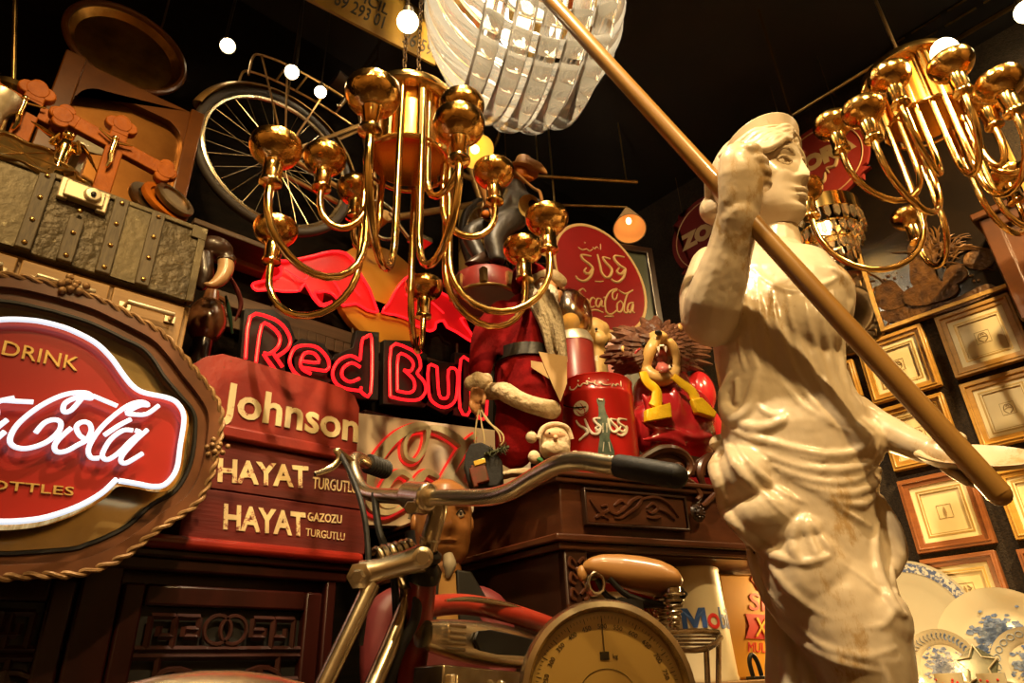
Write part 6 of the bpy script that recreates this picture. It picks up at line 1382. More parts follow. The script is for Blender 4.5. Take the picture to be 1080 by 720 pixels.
# ------------------------------------------------------------------ blue and white plates on a shelf
china = mat('cream_china', (.47, .43, .31), .22, coat=.4, col2=(.43, .38, .27), nscale=3)
bluec = mat('blue_transfer_print', (.05, .095, .24), .3, coat=.4, col2=(.20, .25, .34), nscale=34)
blueb = mat('blue_patterned_band', (.07, .10, .21), .3, coat=.4, col2=(.52, .50, .42), nscale=75, contrast=(.46, .56))
bluel = mat('pale_blue_print', (.20, .26, .34), .3, coat=.4)
yS = [onX(930, 660, XW-.3).y, onX(1130, 640, XW-.3).y]
zS = onX(1000, 722, XW-.30).z-.085
sh = MB(); boxc(sh, (XW-.52, yS[1]-.3, zS-.03), (XW-.001, yS[0]+.12, zS)); o = sh.build('wall_shelf', shelfw, None, bev=.004); tag(o, 'wooden shelf under the blue and white plates on the right wall', 'shelf')
def china_plate(cx, cy, rpx, back, label, deco, seed, lean=14):
    xx = XW-back; c_ = onX(cx, cy, xx); r = rpx*pxs(c_)
    cz = max(c_.z, zS+r*math.cos(R(lean))+.002)
    c_ = V((xx, c_.y, cz))
    up = (Z*math.cos(R(lean))+X*math.sin(R(lean))).normalized(); Fq = frame(c_, -Y, up)
    t = thing('china_plate', label, 'plate', V((c_.x, c_.y, zS)), 'blue and white china plates')
    m = MB(); m.lathe([(0, -.012), (r*.62, -.012), (r*.68, -.004), (r*.98, .012), (r, .014), (r*.985, .009), (r*.70, -.010), (r*.6, -.018), (0, -.018)], Fq, 56)
    m.build('dish', china, t)
    random.seed(seed)
    def surf(a_, f): 
        z_ = -.0105 if f < .64 else lerp(-.004, .0125, (f-.68)/.30)+.0012
        return Fq @ V((r*f*math.cos(a_), r*f*math.sin(a_), z_))
    m = MB()
    if deco in (0, 1):                                         # printed border
        m.lathe([(r*.84, .0052+.0012), (r*.965, .0116+.0012)], Fq, 56) if deco == 0 else None
        for k in range(46 if deco else 0):
            a_ = 2*PI*k/46; m.tube(cr([surf(a_, .74), surf(a_+.06, .82), surf(a_+.02, .9)], 3), r*.028, 5, flat=.3)
    if deco == 2:
        for k in range(22): a_ = 2*PI*k/22; m.tube([surf(a_+.11*math.cos(b_), .84+.07*math.sin(b_)) for b_ in [i*PI/5 for i in range(10)]], r*.012, 5, closed=True)
    m.build('printed_border', (blueb, bluec, bluel, bluec)[deco], t) if len(m.bm.verts) else m.bm.free()
    m = MB()
    spots = [(random.gauss(0, .20), random.gauss(.12 if deco == 3 else 0, .22)) for _ in range(340)] if deco != 0 else [(-.34+random.gauss(0, .10), -.05+random.gauss(0, .16)) for _ in range(110)]
    for sx, sy in spots:
        f = math.hypot(sx, sy)
        if f > (.62 if deco != 3 else .9): continue
        a_ = math.atan2(sy, sx); s_ = random.uniform(.02, .06)*r; c2 = surf(a_, f)
        q = [(s_*(1+.5*random.random())*math.cos(b_), s_*(.5+.5*random.random())*math.sin(b_)) for b_ in [i*PI/3 for i in range(6)]]
        m.prism(q, 0, .0008, Matrix.Translation(c2) @ Fq.to_3x3().to_4x4())
    if deco in (1, 3): m.tube(cr([surf(-1.57, .5), surf(-1.4, .2), surf(1.2, .1), surf(1.5, .35)], 4), [r*.03, r*.022, r*.016, r*.008], 5, flat=.3)
    m.build('printed_scene', bluec, t)['kind'] = 'stuff'
    return t
china_plate(962, 694, 76, .09, 'large china plate with dark blue rim band, right behind the statue thigh', 0, 2)
china_plate(1060, 692, 62, .20, 'pale china plate with a large blue tree, second large plate from the statue', 3, 3)
china_plate(994, 703, 37, .31, 'small blue and white plate with floral centre, standing before the two large plates', 1, 4)
china_plate(1090, 702, 38, .32, 'plate with ringed border cut by the right edge', 2, 5)
# star dish, half-moon dish and two flowered cups
starm = mat('grey_green_glaze', (.16, .17, .11), .25, coat=.5, col2=(.10, .11, .08), nscale=20)
c_ = onX(1031, 702, XW-.36); r = 22*pxs(c_); c_ = V((c_.x, c_.y, max(c_.z, zS+r*.86))); Fq = frame(c_, -Y, (Z*.97+X*.24))
t = thing('star_dish', 'grey green star shaped dish with pale rim, before the plates', 'dish', V((c_.x, c_.y, zS)))
star = [(r*(1 if k % 2 == 0 else .5)*math.cos(R(90+36*k)), r*(1 if k % 2 == 0 else .5)*math.sin(R(90+36*k))) for k in range(10)]
m = MB(); m.prism([(a_*.95, b_*.95) for a_, b_ in star], -.012, -.004, Fq); m.build('bowl', starm, t)
m = MB()
for s_ in (-1, 1): m.tube([Fq @ V((s_*r*.5, -r*.6, -.014)), V((c_.x, c_.y-s_*r*.5, zS+.002)), V((c_.x-.02, c_.y-s_*r*.5, zS+.002)), Fq @ V((s_*r*.5, -r*.75, .004))], .002, 5)
m.build('wire_easel', iron, t)
m = MB(); m.ring([(a_, b_) for a_, b_ in star], [(a_*.88, b_*.88) for a_, b_ in star], .006, -.013, Fq); m.build('rim', china, t, bev=.0015)
c_ = onX(1052, 697, XW-.30); r = 25*pxs(c_); Fq = frame(V((c_.x, c_.y, zS+.03)), -Y, (Z*.97+X*.24)); t = thing('wall_pocket', 'arched dish with brown landscape print behind the star dish', 'dish', V((c_.x, c_.y, zS)))
m = MB(); q = [(r*math.cos(R(a_)), r*1.2*math.sin(R(a_))) for a_ in range(0, 181, 12)]+[(-r, -.029), (r, -.029)]; m.prism(q, 0, -.012, Fq); m.build('body', mat('brown_landscape_glaze', (.42, .33, .20), .25, col2=(.20, .15, .09), nscale=16, coat=.5), t, bev=.003)
for px_, lab in ((1001, 'small flowered white cup standing left of the star dish'), (1046, 'small flowered white cup in front of the star dish')):
    c_ = onX(px_, 716, XW-.42); k = pxs(c_); b_ = V((c_.x, c_.y, zS+.001)); t = thing('china_cup', lab, 'cup', b_, 'flowered china cups'); hh = max(onX(px_, 710, XW-.42).z-zS, .05)
    m = MB(); m.lathe([(0, 0), (9*k, 0), (12*k, hh*.3), (13.5*k, hh), (12.8*k, hh), (11*k, hh*.35), (0, hh*.1)], T(b_), 28); m.tube(cr([b_+Y*-12*k+Z*hh*.8, b_+Y*-20*k+Z*hh*.7, b_+Y*-12*k+Z*hh*.3], 5), .003, 6); m.build('cup', china, t)
    m = MB(); random.seed(px_)
    for j in range(9):
        a_ = PI+random.uniform(-1, 1); z_ = hh*random.uniform(.5, .9); m.ball(b_+V((math.cos(a_)*13*k, math.sin(a_)*13*k, z_)), (.004, .004, .004), u=7, v=5)
    m.build('flower_print', redp, t)['kind'] = 'stuff'
# ------------------------------------------------------------------ motor bicycle in the foreground
bred = mat('bike_red_paint', (.38, .035, .018), .35, col2=(.26, .022, .012), nscale=6, coat=.4, wear=((.2, .1, .05), 25, .7))
saddlem = mat('tan_saddle_leather', (.36, .18, .05), .42, col2=(.36, .17, .05), nscale=6, coat=.25)
bL, bR = P(372, 486, 1.22), P(712, 503, .74)
bd = bR-bL; bd.z = 0; bd.normalize(); fw = Z.cross(bd)
if fw.dot(RT) > 0: fw = -fw
HS = P(448, 595, 1.03)
G0 = V((HS.x, HS.y, 0)); AX = V((HS.x, HS.y, .36))+fw*.30
bk_ = thing('motor_bicycle', 'old red motor bicycle with chrome handlebar, chrome tank and tan leather saddle', 'motor bicycle', G0)
m = MB()
clampP = P(441, 523, 1.03)
bar = [P(404, 494, 1.30), P(389, 489, 1.27), P(376, 483, 1.235), P(372, 492, 1.20), P(379, 512, 1.155), P(392, 521, 1.12), P(415, 523, 1.07), P(441, 524, 1.03), P(480, 524.5, .985), P(515, 524, .945), P(540, 517, .915), P(565, 502, .885), P(588, 490, .855), P(612, 486, .83), P(640, 490, .80), P(662, 493, .78), P(712, 502.5, .74)]
m.tube(cr(bar, 6), .0122, 16); m.build('handlebar', chrome, bk_)
m = MB(); q = cr([P(654, 491.5, .788), P(675, 495, .765), P(712.5, 502, .738)], 5); m.tube(q, [.0138, .0138, .0140], 16); m.ball(q[0], .0138); m.ball(q[-1], .0138); m.build('grip', rubber, bk_)
m = MB(); a, b = P(388, 488.5, 1.268), P(407, 495.5, 1.315); m.tube([a, b], .0160, 14)
for i in range(7): p = lerp(a, b, (i+.5)/7); m.torus(axis(p, b-a), .0160, .003, 16, 6)
m.build('grip', rubber, bk_)
m = MB(); m.tube(cr([P(370, 486, 1.20), P(360, 478, 1.18), P(355, 474, 1.17), P(358, 484, 1.165), P(348, 494, 1.15), P(332, 500, 1.12)], 5), [.008, .007, .006, .0055, .006, .004], 10, flat=.6); m.build('brake_lever', oldchrome, bk_)
m = MB(); m.tube(cr([P(360, 480, 1.17), P(370, 500, 1.12), P(381, 530, 1.06), P(387, 565, 1.03), P(388, 610, 1.0), P(380, 680, .98)], 6), .0045, 8); m.tube(cr([P(395, 520, 1.1), P(400, 560, 1.06), P(414, 600, 1.04), P(418, 660, 1.04), P(414, 730, 1.04)], 6), .006, 8); m.build('cable', rubber, bk_)
m = MB(); FC_ = axis(clampP, bR-bL); m.lathe([(0, -.03), (.018, -.03), (.0215, -.026), (.0215, .026), (.018, .03), (0, .03)], FC_, 20); m.box((0, .012, .0), (.014, .03, .03), frame(clampP-Z*.024, bd, Z)); cl = m.build('bar_clamp', chrome, bk_, bev=.003)
m = MB(); m.lathe([(0, .012), (.009, .012), (.010, .008), (.010, -.012)], axis(P(433, 535, .99), (CAM-clampP)), 6); m.build('clamp_bolt', oldchrome, cl)
stt, stb = P(462, 533, 1.03), P(447, 596, 1.035)
m = MB(); m.tube(cr([clampP+RT*.012-Z*.006, stt, lerp(stt, stb, .5), stb], 4), [.014, .0145, .0145, .0150], 16); m.torus(axis(lerp(stt, stb, .55), stb-stt), .0145, .0022, 20, 6); m.build('stem', oldchrome, bk_)
lowh = P(432, 724, 1.05)
m = MB(); m.tube([P(447, 600, 1.035), P(441, 660, 1.045), lowh], .022, 16); m.build('head_tube', bred, bk_)
m = MB(); m.lathe([(.022, -.012), (.028, -.010), (.028, .004), (.024, .010), (.018, .016)], axis(P(446.5, 603, 1.03), stt-stb), 20); m.lathe([(.017, .016), (.023, .018), (.023, .026), (.016, .03)], axis(P(446.5, 600, 1.03), stt-stb), 20); m.build('headset_nut', iron, bk_)
# springer link: bolts, link plate and coil spring
l0, l1 = P(383, 606, .99), P(446, 588, 1.0)
m = MB(); d_ = (l1-l0)
m.tube([l0, lerp(l0, l1, .3), lerp(l0, l1, .7), l1], [.021, .0165, .0175, .021], 16); m.lathe([(0, .026), (.008, .026), (.011, .02), (.019, .018), (.019, -.02)], axis(l0, -d_*.4+(CAM-l0).normalized()*.10), 6); m.lathe([(0, .030), (.009, .030), (.011, .022), (.0155, .02), (.0155, .0)], axis(l1, (CAM-l1)), 16)
m.build('spring_link', chrome, bk_)
m = MB(); q = []
s0, s1 = P(398, 592, 1.02), P(438, 581, 1.05); dd = (s1-s0).normalized(); n1 = dd.orthogonal().normalized(); n2 = dd.cross(n1)
for i in range(85): a_ = i*2*PI/14; q.append(lerp(s0, s1, i/84)+n1*.019*math.cos(a_)+n2*.019*math.sin(a_))
m.tube(q, .0042, 8); m.build('coil_spring', oldchrome, bk_)
side = Z.cross(fw)
m = MB(); m.tube(cr([P(392, 616, .985), lerp(P(392, 616, .985), AX-bd*.06, .5)+fw*.01, AX-bd*.06], 4), [.0125, .012, .010], 12); m.build('fork_leg', oldchrome, bk_)
m = MB(); m.tube(cr([P(429, 613, 1.03), P(424, 650, 1.03), lerp(P(424, 650, 1.03), AX+bd*.06, .5)+fw*.012, AX+bd*.06], 4), [.0135, .013, .0125, .010], 12); m.build('fork_leg', oldchrome, bk_)
def wheel(parent, ax, fdv, Rw, rt, name='wheel', hubw=.05, spokes=28, tirem=rubber, rimm=chrome):
    sv = Z.cross(fdv).normalized(); Fw_ = Matrix(((fdv.x, 0, sv.x, ax.x), (fdv.y, 0, sv.y, ax.y), (fdv.z, 1, sv.z, ax.z), (0, 0, 0, 1)))
    m = MB(); m.torus(Fw_, Rw-rt, rt, 56, 10); w_ = m.build(name, tirem, parent)
    m = MB(); m.torus(Fw_, Rw-2*rt-.004, rt*.6, 56, 8); m.build('rim', rimm, w_)
    m = MB()
    for i in range(spokes):
        a_ = 2*PI*i/spokes; s_ = (1 if i % 2 else -1)*hubw*.45; b_ = a_+(.25 if (i//2) % 2 else -.25)
        m.tube([Fw_ @ V((.022*math.cos(b_), .022*math.sin(b_), s_)), Fw_ @ V(((Rw-2*rt)*math.cos(a_), (Rw-2*rt)*math.sin(a_), 0))], .0012, 5)
    m.build('spokes', rimm, w_)
    m = MB(); m.lathe([(0, -hubw*.8), (.007, -hubw*.8), (.007, -hubw*.6), (.024, -hubw*.5), (.024, -hubw*.4), (.015, -hubw*.3), (.015, hubw*.3), (.024, hubw*.4), (.024, hubw*.5), (.007, hubw*.6), (.007, hubw*.8), (0, hubw*.8)], Fw_, 16); m.build('hub', rimm, w_)
    return Fw_, w_
def fender(parent, Fw_, Rf, wd, a0, a1, mt):
    m = MB(); prev = None
    for i in range(33):
        a_ = a0+(a1-a0)*i/32; row = []
        for j in range(9):
            t = -1+2*j/8; rr = Rf-.022*(t*t); row.append((rr, wd*t))
        row += [(r_-.003, z_) for r_, z_ in row[::-1]]
        ring_ = [m.bm.verts.new(Fw_ @ V((r_*math.cos(a_), r_*math.sin(a_), z_))) for r_, z_ in row]
        if prev:
            for k in range(len(ring_)): m.bm.faces.new((prev[k], prev[(k+1) % len(ring_)], ring_[(k+1) % len(ring_)], ring_[k]))
        else: m.bm.faces.new(ring_)
        prev = ring_
    m.bm.faces.new(prev[::-1]); return m.build('fender', mt, parent)
Fw1, w1 = wheel(bk_, AX, fw, .355, .022)
zt_f = P(262, 708, .88).z
fender(bk_, Fw1, max(.375, zt_f-.36), .040, R(-10), R(185), chrome)
# frame back to saddle and rear wheel
SD = P(660, 604, 1.36); bdir = SD-HS; bdir.z = 0; bdir.normalize()
AXR = V((SD.x, SD.y, .36))+bdir*.16
print('PL', [((AXR+bdir*x-S0).dot(nT), (AXR+bdir*x-S0).dot(rT)) for x in (0, .2, .36)])
print('REAR', [(AXR+bdir*x-C0).dot(nfr) for x in (0, .2, .36)], 'saddle', (SD-C0).dot(nfr))
m = MB(); m.tube(cr([P(446, 640, 1.05), P(490, 637, 1.13), P(540, 647, 1.16), P(600, 668, 1.26), P(645, 690, 1.33)], 5), .0165, 14); m.build('top_tube', bred, bk_)
m = MB(); m.tube(cr([P(436, 705, 1.06), V((HS.x, HS.y, .45))+bdir*.2, V((HS.x, HS.y, .33))+bdir*.42], 5), .0165, 14); bb = V((HS.x, HS.y, .33))+bdir*.42; m.tube([bb, P(655, 640, 1.35)], .015, 14); m.build('down_tube', bred, bk_)
m = MB()
sdv = Z.cross(bdir)
for s in (-1, 1): m.tube([bb+sdv*.03*s, AXR+sdv*.06*s], .009, 10); m.tube([P(655, 660, 1.35)+sdv*.02*s, AXR+sdv*.06*s], .008, 10)
m.build('rear_stay', bred, bk_)
Fw2, w2 = wheel(bk_, AXR-Z*.03, -bdir, .325, .022); fender(bk_, Fw2, .355, .038, R(5), R(190), oldchrome)
# chrome tank with black side panel and louvres
ta, tb = P(452, 672, 1.02), P(585, 690, 1.25); td_ = (tb-ta).normalized(); tn = td_.cross(Z).normalized()
if tn.dot(CAM-ta) < 0: tn = -tn
FTk = Matrix(((td_.x, (tn.cross(td_)).x, tn.x, ta.x), (td_.y, (tn.cross(td_)).y, tn.y, ta.y), (td_.z, (tn.cross(td_)).z, tn.z, ta.z), (0, 0, 0, 1)))
if (tn.cross(td_)).z < 0: FTk = FTk @ Matrix.Diagonal((1, -1, 1, 1))
Lk = (tb-ta).length
m = MB(); rings = []
for i in range(15):
    t = i/14; hh = .033*math.sin(PI*min(max(.12+.80*t, 0), 1))**.55*(1 if t < .5 else 1-.25*(t-.5)); ww = .036*math.sin(PI*(.10+.82*t))**.5; cy = .004-.006*t
    rings.append([m.bm.verts.new(FTk @ V((t*Lk*1.06-.012, cy+hh*math.copysign(abs(math.sin(a_))**.7, math.sin(a_)), ww*math.copysign(abs(math.cos(a_))**.7, math.cos(a_))))) for a_ in [2*PI*k/20 for k in range(20)]])
for A, B in zip(rings, rings[1:]):
    for k in range(20): m.bm.faces.new((A[k], A[(k+1) % 20], B[(k+1) % 20], B[k]))
m.bm.faces.new(rings[0][::-1]); m.bm.faces.new(rings[-1]); tk = m.build('tank', chrome, bk_)
m = MB(); q = [(.052, .0), (.058, .013), (.085, .018), (.15, .016), (.20, .011), (.24, .002), (.23, -.008), (.17, -.014), (.10, -.017), (.062, -.014)]; q = [(a_*Lk/.28, b_) for a_, b_ in q]; m.prism(q, .0335, .0385, FTk); m.build('tank_panel', iron, tk, bev=.002)
m = MB()
for i in range(5): m.tube([FTk @ V((.010, .016-i*.008, .030+.003*math.sin(i))), FTk @ V((.042, .016-i*.008, .0365))], .0026, 8)
m.build('tank_louvre', oldchrome, tk)
m = MB(); m.tube(cr([P(470, 633, 1.06), P(500, 632, 1.10), P(540, 640, 1.16), P(578, 658, 1.22), P(600, 675, 1.26)], 5), [.004, .009, .010, .009, .005], 12, flat=.5); m.build('tank_strip', oldchrome, bk_)
m = MB(); rings = []
m.box((Lk*.5, -.052, .0), (Lk*.98, .028, .062), FTk); m.box((Lk*.45, -.082, .0), (Lk*.86, .026, .055), FTk); m.box((Lk*.55, -.115, 0), (Lk*.6, .035, .06), FTk)
m.tube([FTk @ V((.02, -.05, .034)), FTk @ V((.02, -.14, .034))], .008, 10); m.tube(cr([FTk @ V((.12, -.06, .04)), FTk @ V((.2, -.09, .05)), FTk @ V((.24, -.15, .05))], 4), .009, 10); m.build('engine_cover', oldchrome, bk_, bev=.006)
m = MB(); m.tube(cr([P(432, 560, 1.06), P(440, 640, 1.02), P(420, 690, 1.0), P(405, 740, 1.0)], 5), .008, 10); m.build('hose', rubber, bk_)
# saddle with springs
s0 = P(614, 598, 1.34); s1 = P(712, 606, 1.35)
sx = (s1-s0).normalized(); sy = (Z-sx*sx.z).normalized(); sz = sx.cross(sy); FSd = Matrix(((sx.x, sy.x, sz.x, s0.x), (sx.y, sy.y, sz.y, s0.y), (sx.z, sy.z, sz.z, s0.z), (0, 0, 0, 1)))
Ls = (s1-s0).length; m = MB(); rings = []
prof = [(0, .006, -.006, .008), (.06, .018, -.012, .018), (.2, .028, -.022, .026), (.4, .031, -.032, .036), (.6, .030, -.040, .054), (.78, .024, -.044, .072), (.92, .012, -.042, .076), (1, -.010, -.028, .055)]
for i in range(29):
    t = i/28; tp = interp([(p[0], p[1]) for p in prof], t); bt = interp([(p[0], p[2]) for p in prof], t); w_ = interp([(p[0], p[3]) for p in prof], t); c_ = (tp+bt)/2; hh = (tp-bt)/2
    rings.append([m.bm.verts.new(FSd @ V((t*Ls, c_+hh*math.copysign(abs(math.sin(a_))**.8, math.sin(a_)), w_*math.cos(a_)))) for a_ in [2*PI*k/20 for k in range(20)]])
for A, B in zip(rings, rings[1:]):
    for k in range(20): m.bm.faces.new((A[k], A[(k+1) % 20], B[(k+1) % 20], B[k]))
m.bm.faces.new(rings[0][::-1]); m.bm.faces.new(rings[-1]); sdl = m.build('saddle', saddlem, bk_, sub=1)
m = MB(); m.ball(FSd @ V((.0, -.012, .0)), (.010, .010, .016)); m.build('saddle_nose', saddlem, sdl)
m = MB(); m.tube(cr([FSd @ V((.03, -.02, .0)), FSd @ V((.05, -.05, .0)), FSd @ V((.09, -.062, .0)), FSd @ V((.17, -.055, .0)), FSd @ V((.19, -.03, .03))], 4), .006, 8); m.tube(cr([FSd @ V((.05, -.02, .02)), FSd @ V((.09, -.05, .02)), FSd @ V((.17, -.06, .02)), FSd @ V((.19, -.04, .05))], 4), .006, 8); m.box((.09, -.07, 0), (.05, .03, .05), FSd); m.tube([FSd @ V((.08, -.06, 0)), P(655, 650, 1.35)], .012, 12); m.build('saddle_rail', iron, sdl)
m = MB(); q = []
for i in range(70): a_ = i*2*PI/10; q.append(FSd @ V((.026+.016*math.cos(a_), -.030+.020*math.sin(a_), -.02+.04*i/69)))
m.tube(q, .0028, 7); m.build('coil_spring', oldchrome, sdl)
for zo in (.045, -.035):
    m = MB(); q = []
    for i in range(80): a_ = i*2*PI/13; rr = lerp(.020, .006, i/79); q.append(FSd @ V((.168+rr*math.cos(a_), -.042-.062*i/79, zo+rr*math.sin(a_))))
    m.tube(q, .0034, 7); m.tube([FSd @ V((.168, -.02, zo)), FSd @ V((.168, -.05, zo))], .014, 12); m.build('cone_spring', oldchrome, sdl)
# rear rack
rk = [P(694, 668, 1.40), P(758, 667, 1.48), P(745, 684, 1.40), P(704, 683, 1.35)]
m = MB(); m.tube(cr(rk, 3, True), .006, 8, closed=True)
for f in (.25, .5, .75): m.tube([lerp(rk[0], rk[3], f), lerp(rk[1], rk[2], f)], .007, 8, flat=.4)
for p in (rk[2], rk[1]): m.tube([p, lerp(p, AXR, .5), AXR+sdv*.05*(1 if p is rk[2] else -1)], .006, 8)
m.build('rear_rack', oldchrome, bk_)
# ------------------------------------------------------------------ dial scale
dialm = mat('yellowed_dial_paper', (.80, .55, .17), .45, col2=(.72, .47, .13), nscale=4, coat=.3)
DC = P(642, 733, .86); dk_ = .86/FPX
dn_ = ((CAM-DC).normalized()+RT*.20); dn_ = V((dn_.x, dn_.y, .0)).normalized(); FDl = frame(DC, Z.cross(dn_), Z)
Rd = 84*dk_
ds = thing('dial_scale', 'chrome weighing scale with round yellowed dial, in front of the saddle', 'scale', V((DC.x, DC.y, 0)))
m = MB(); m.lathe([(0, -.085), (Rd*.7, -.083), (Rd*.98, -.066), (Rd*1.12, -.03), (Rd*1.135, .0), (Rd*1.10, .012), (Rd*1.03, .014), (Rd*.985, .006), (Rd*.985, -.012)], FDl, 64); m.build('housing', oldchrome, ds)
m = MB(); m.lathe([(0, -.004), (Rd*.99, -.004), (Rd*.99, -.014), (0, -.014)], FDl, 64); fa = m.build('dial_face', dialm, ds, smooth=False)
m = MB()
for i in range(101):
    a_ = R(90-i*3.0+150); big = i % 5 == 0; r0_ = Rd*(.86 if big else .895)
    if big: m.tube([FDl @ V((r0_*math.cos(a_), r0_*math.sin(a_), -.0035)), FDl @ V((Rd*.93*math.cos(a_), Rd*.93*math.sin(a_), -.0035))], .0005, 4)
    else: m.tube([FDl @ V((r0_*math.cos(a_), r0_*math.sin(a_), -.0035)), FDl @ V((Rd*.93*math.cos(a_), Rd*.93*math.sin(a_), -.0035))], .0003, 4)
m.build('tick_marks', iron, fa)
m = MB()
for i in range(1, 20):
    a_ = R(240-i*15); m.text(str(i*50), .0085, FDl @ Matrix.Rotation(a_-PI/2, 4, 'Z') @ T(0, Rd*.80, -.0032), .0002)
m.text('kg', .008, FDl @ T(.014, Rd*.44, -.0032), .0002); m.build('numerals', iron, fa, smooth=False)
m = MB(); m.box((0, Rd*.45, -.003), (.012, .010, .0008), FDl); m.tube([FDl @ V((0, Rd*.50, -.002)), FDl @ V((0, Rd*.90, -.002))], .0006, 5); m.tube([FDl @ V((Rd*.36*math.cos(R(a_)), Rd*.30*math.sin(R(a_)), -.0032)) for a_ in range(25, 156, 10)], .0004, 4); m.lathe([(0, .004), (.007, .002), (.009, -.004)], FDl, 16); m.build('pointer', iron, fa)
glz = thin_glass('dial_glass', (1, .98, .92), .03)
m = MB(); m.lathe([(0, .008), (Rd*.6, .0065), (Rd*.985, .003), (Rd*.985, .0018), (Rd*.6, .0053), (0, .0068)], FDl, 48); m.build('dial_glass', glz, ds)
m = MB(); m.tube([DC-Z*Rd*1.0-dn_*.04, V((DC.x, DC.y, .12))-dn_*.04], .035, 20); m.box((0, .06, -.02), (.30, .12, .34), frame(V((DC.x, DC.y, 0)), Z.cross(dn_), Z)); m.build('column', oldchrome, ds, bev=.01)
# ------------------------------------------------------------------ bust of a man behind the bicycle
woodskin = mat('painted_face', (.34, .145, .04), .38, col2=(.25, .10, .025), nscale=8, coat=.3)
burg = mat('burgundy_jacket', (.15, .022, .022), .5, col2=(.10, .015, .016), nscale=8); shirt = mat('ochre_shirt', (.45, .25, .07), .5, col2=(.36, .19, .05), nscale=8)
hairg = mat('grey_hair_paint', (.42, .36, .26), .5)
BD = 1.60; hb0 = P(467, 552, BD); kb = BD/FPX; nb = CAM-hb0; nb.z = 0; nb.normalize(); nb = (nb+Z.cross(nb)*.22).normalized(); rb1 = Z.cross(nb)
FBu = frame(hb0, rb1, Z)
def B_(x, y, z): return FBu @ V((x*kb, y*kb, z*kb))
bu = thing('man_figure', 'painted figure of an old man in burgundy jacket with black lapels, behind the handlebar', 'figure', V((hb0.x, hb0.y, 0)))
head = MB(); rows_ = [(-44, 6, 8, 8), (-40, 20, 14, 14), (-32, 26, 20, 20), (-22, 28, 26, 26), (-10, 29.5, 30, 29), (2, 30, 32, 30), (14, 30, 33, 31), (26, 28, 33, 30), (36, 22, 28, 26), (43, 12, 18, 16), (46, 2, 4, 4)]
rr_ = []
for i in range(len(rows_)-1):
    for j in range(4): rr_.append(tuple(lerp(a, b, j/4) for a, b in zip(rows_[i], rows_[i+1])))
rr_.append(rows_[-1]); rings = []
for v, w_, f_, b_ in rr_:
    ring_ = []
    for k in range(48):
        a_ = 2*PI*k/48; x = w_*math.sin(a_); c_ = math.cos(a_); z_ = (f_ if c_ > 0 else b_)*math.copysign(abs(c_)**.85, c_)
        if c_ > 0:
            z_ += 12*g_(x, 5+max(0, -v)*.12)*(g_(v+8, 9)) + 3*g_(x, 4)*g_(v-4, 8)
            z_ -= 5*g_(abs(x)-12, 7)*g_(v-4, 6); z_ += 3.2*g_(abs(x)-12, 5)*g_(v-4, 3.5); z_ += 3*g_(abs(x)-13, 9)*g_(v-13, 4)
            z_ += 3.5*g_(x, 9)*g_(v+22, 2.4)+3*g_(x, 8)*g_(v+28, 2.6)-2*g_(x, 10)*g_(v+25, 1.4); z_ += 3*g_(abs(x)-16, 7)*g_(v+12, 8)-1.6*g_(abs(x)-13, 2.5)*g_(v+19, 8)
        ring_.append(head.bm.verts.new(B_(x, v, z_)))
    rings.append(ring_)
for A, B in zip(rings, rings[1:]):
    for k in range(48): head.bm.faces.new((A[k], A[(k+1) % 48], B[(k+1) % 48], B[k]))
head.bm.faces.new(rings[0][::-1]); head.bm.faces.new(rings[-1])
for s in (-1, 1):
    head.lathe([(math.sin(PI*i/8) if 0 < i < 8 else 0, -math.cos(PI*i/8)) for i in range(9)], frame(B_(s*30, 0, -2), rb1, Z) @ Matrix.Diagonal((4*kb, 10*kb, 7*kb, 1)), 12)
head.tube([B_(0, -38, -6), B_(0, -62, -8)], [20*kb, 24*kb], 16)
head.build('head', woodskin, bu)
m = MB()
for s in (-1, 1):
    m.tube(cr([B_(s*6, 13, 35), B_(s*13, 16.5, 35), B_(s*21, 13, 28)], 4), [1.6*kb, 2.4*kb, 1.2*kb], 8)
    m.tube(cr([B_(s*29, 12, 2), B_(s*31, 22, -8), B_(s*26, 32, -16), B_(s*30, 8, -20)], 4), [3*kb, 5*kb, 5*kb, 4*kb], 8)
m.tube(cr([B_(0, -36, 25), B_(1, -46, 28), B_(0, -58, 25)], 4), [5*kb, 7*kb, 2*kb], 10); m.build('grey_hair', hairg, bu)
eyw = mat('eye_white', (.6, .5, .36), .25)
for s in (-1, 1): MB().ball(B_(s*12, 4, 26.3), 4.4*kb).build('eye', eyw, bu)
m = MB()
for s in (-1, 1):
    m.ball(B_(s*12, 4, 29.3), 2.0*kb, u=10, v=8); m.tube(cr([B_(s*7, 3, 30), B_(s*12, 8, 32.5), B_(s*17, 4, 29)], 4), .8*kb, 6)
m.build('pupils', black, bu)
m = MB(); m.lathe([(math.sin(PI*i/12) if 0 < i < 12 else 0, -math.cos(PI*i/12)) for i in range(13)], FBu @ T(0, -105*kb, -12*kb) @ Matrix.Diagonal((50*kb, 52*kb, 34*kb, 1)), 24)
for s in (-1, 1): m.tube(cr([B_(s*34, -72, -12), B_(s*56, -88, -10), B_(s*60, -130, -6), B_(s*54, -180, 0)], 4), [14*kb, 19*kb, 18*kb, 16*kb], 14)
m.tube([B_(0, -100, -12), B_(0, -190, -12), V((hb0.x, hb0.y, .345))], [48*kb, 50*kb, 44*kb], 20); blob(m, .006, it=4, name='jacket', mt=burg, parent=bu)
m = MB(); q = [(-13, -52), (13, -52), (20, -90), (16, -140), (-16, -140), (-20, -90)]; m.prism([(a_*kb, b_*kb) for a_, b_ in q], 14*kb, 24*kb, FBu); m.ball(B_(0, -100, 10), (20*kb, 18*kb, 44*kb)); m.build('shirt', shirt, bu, bev=.006)
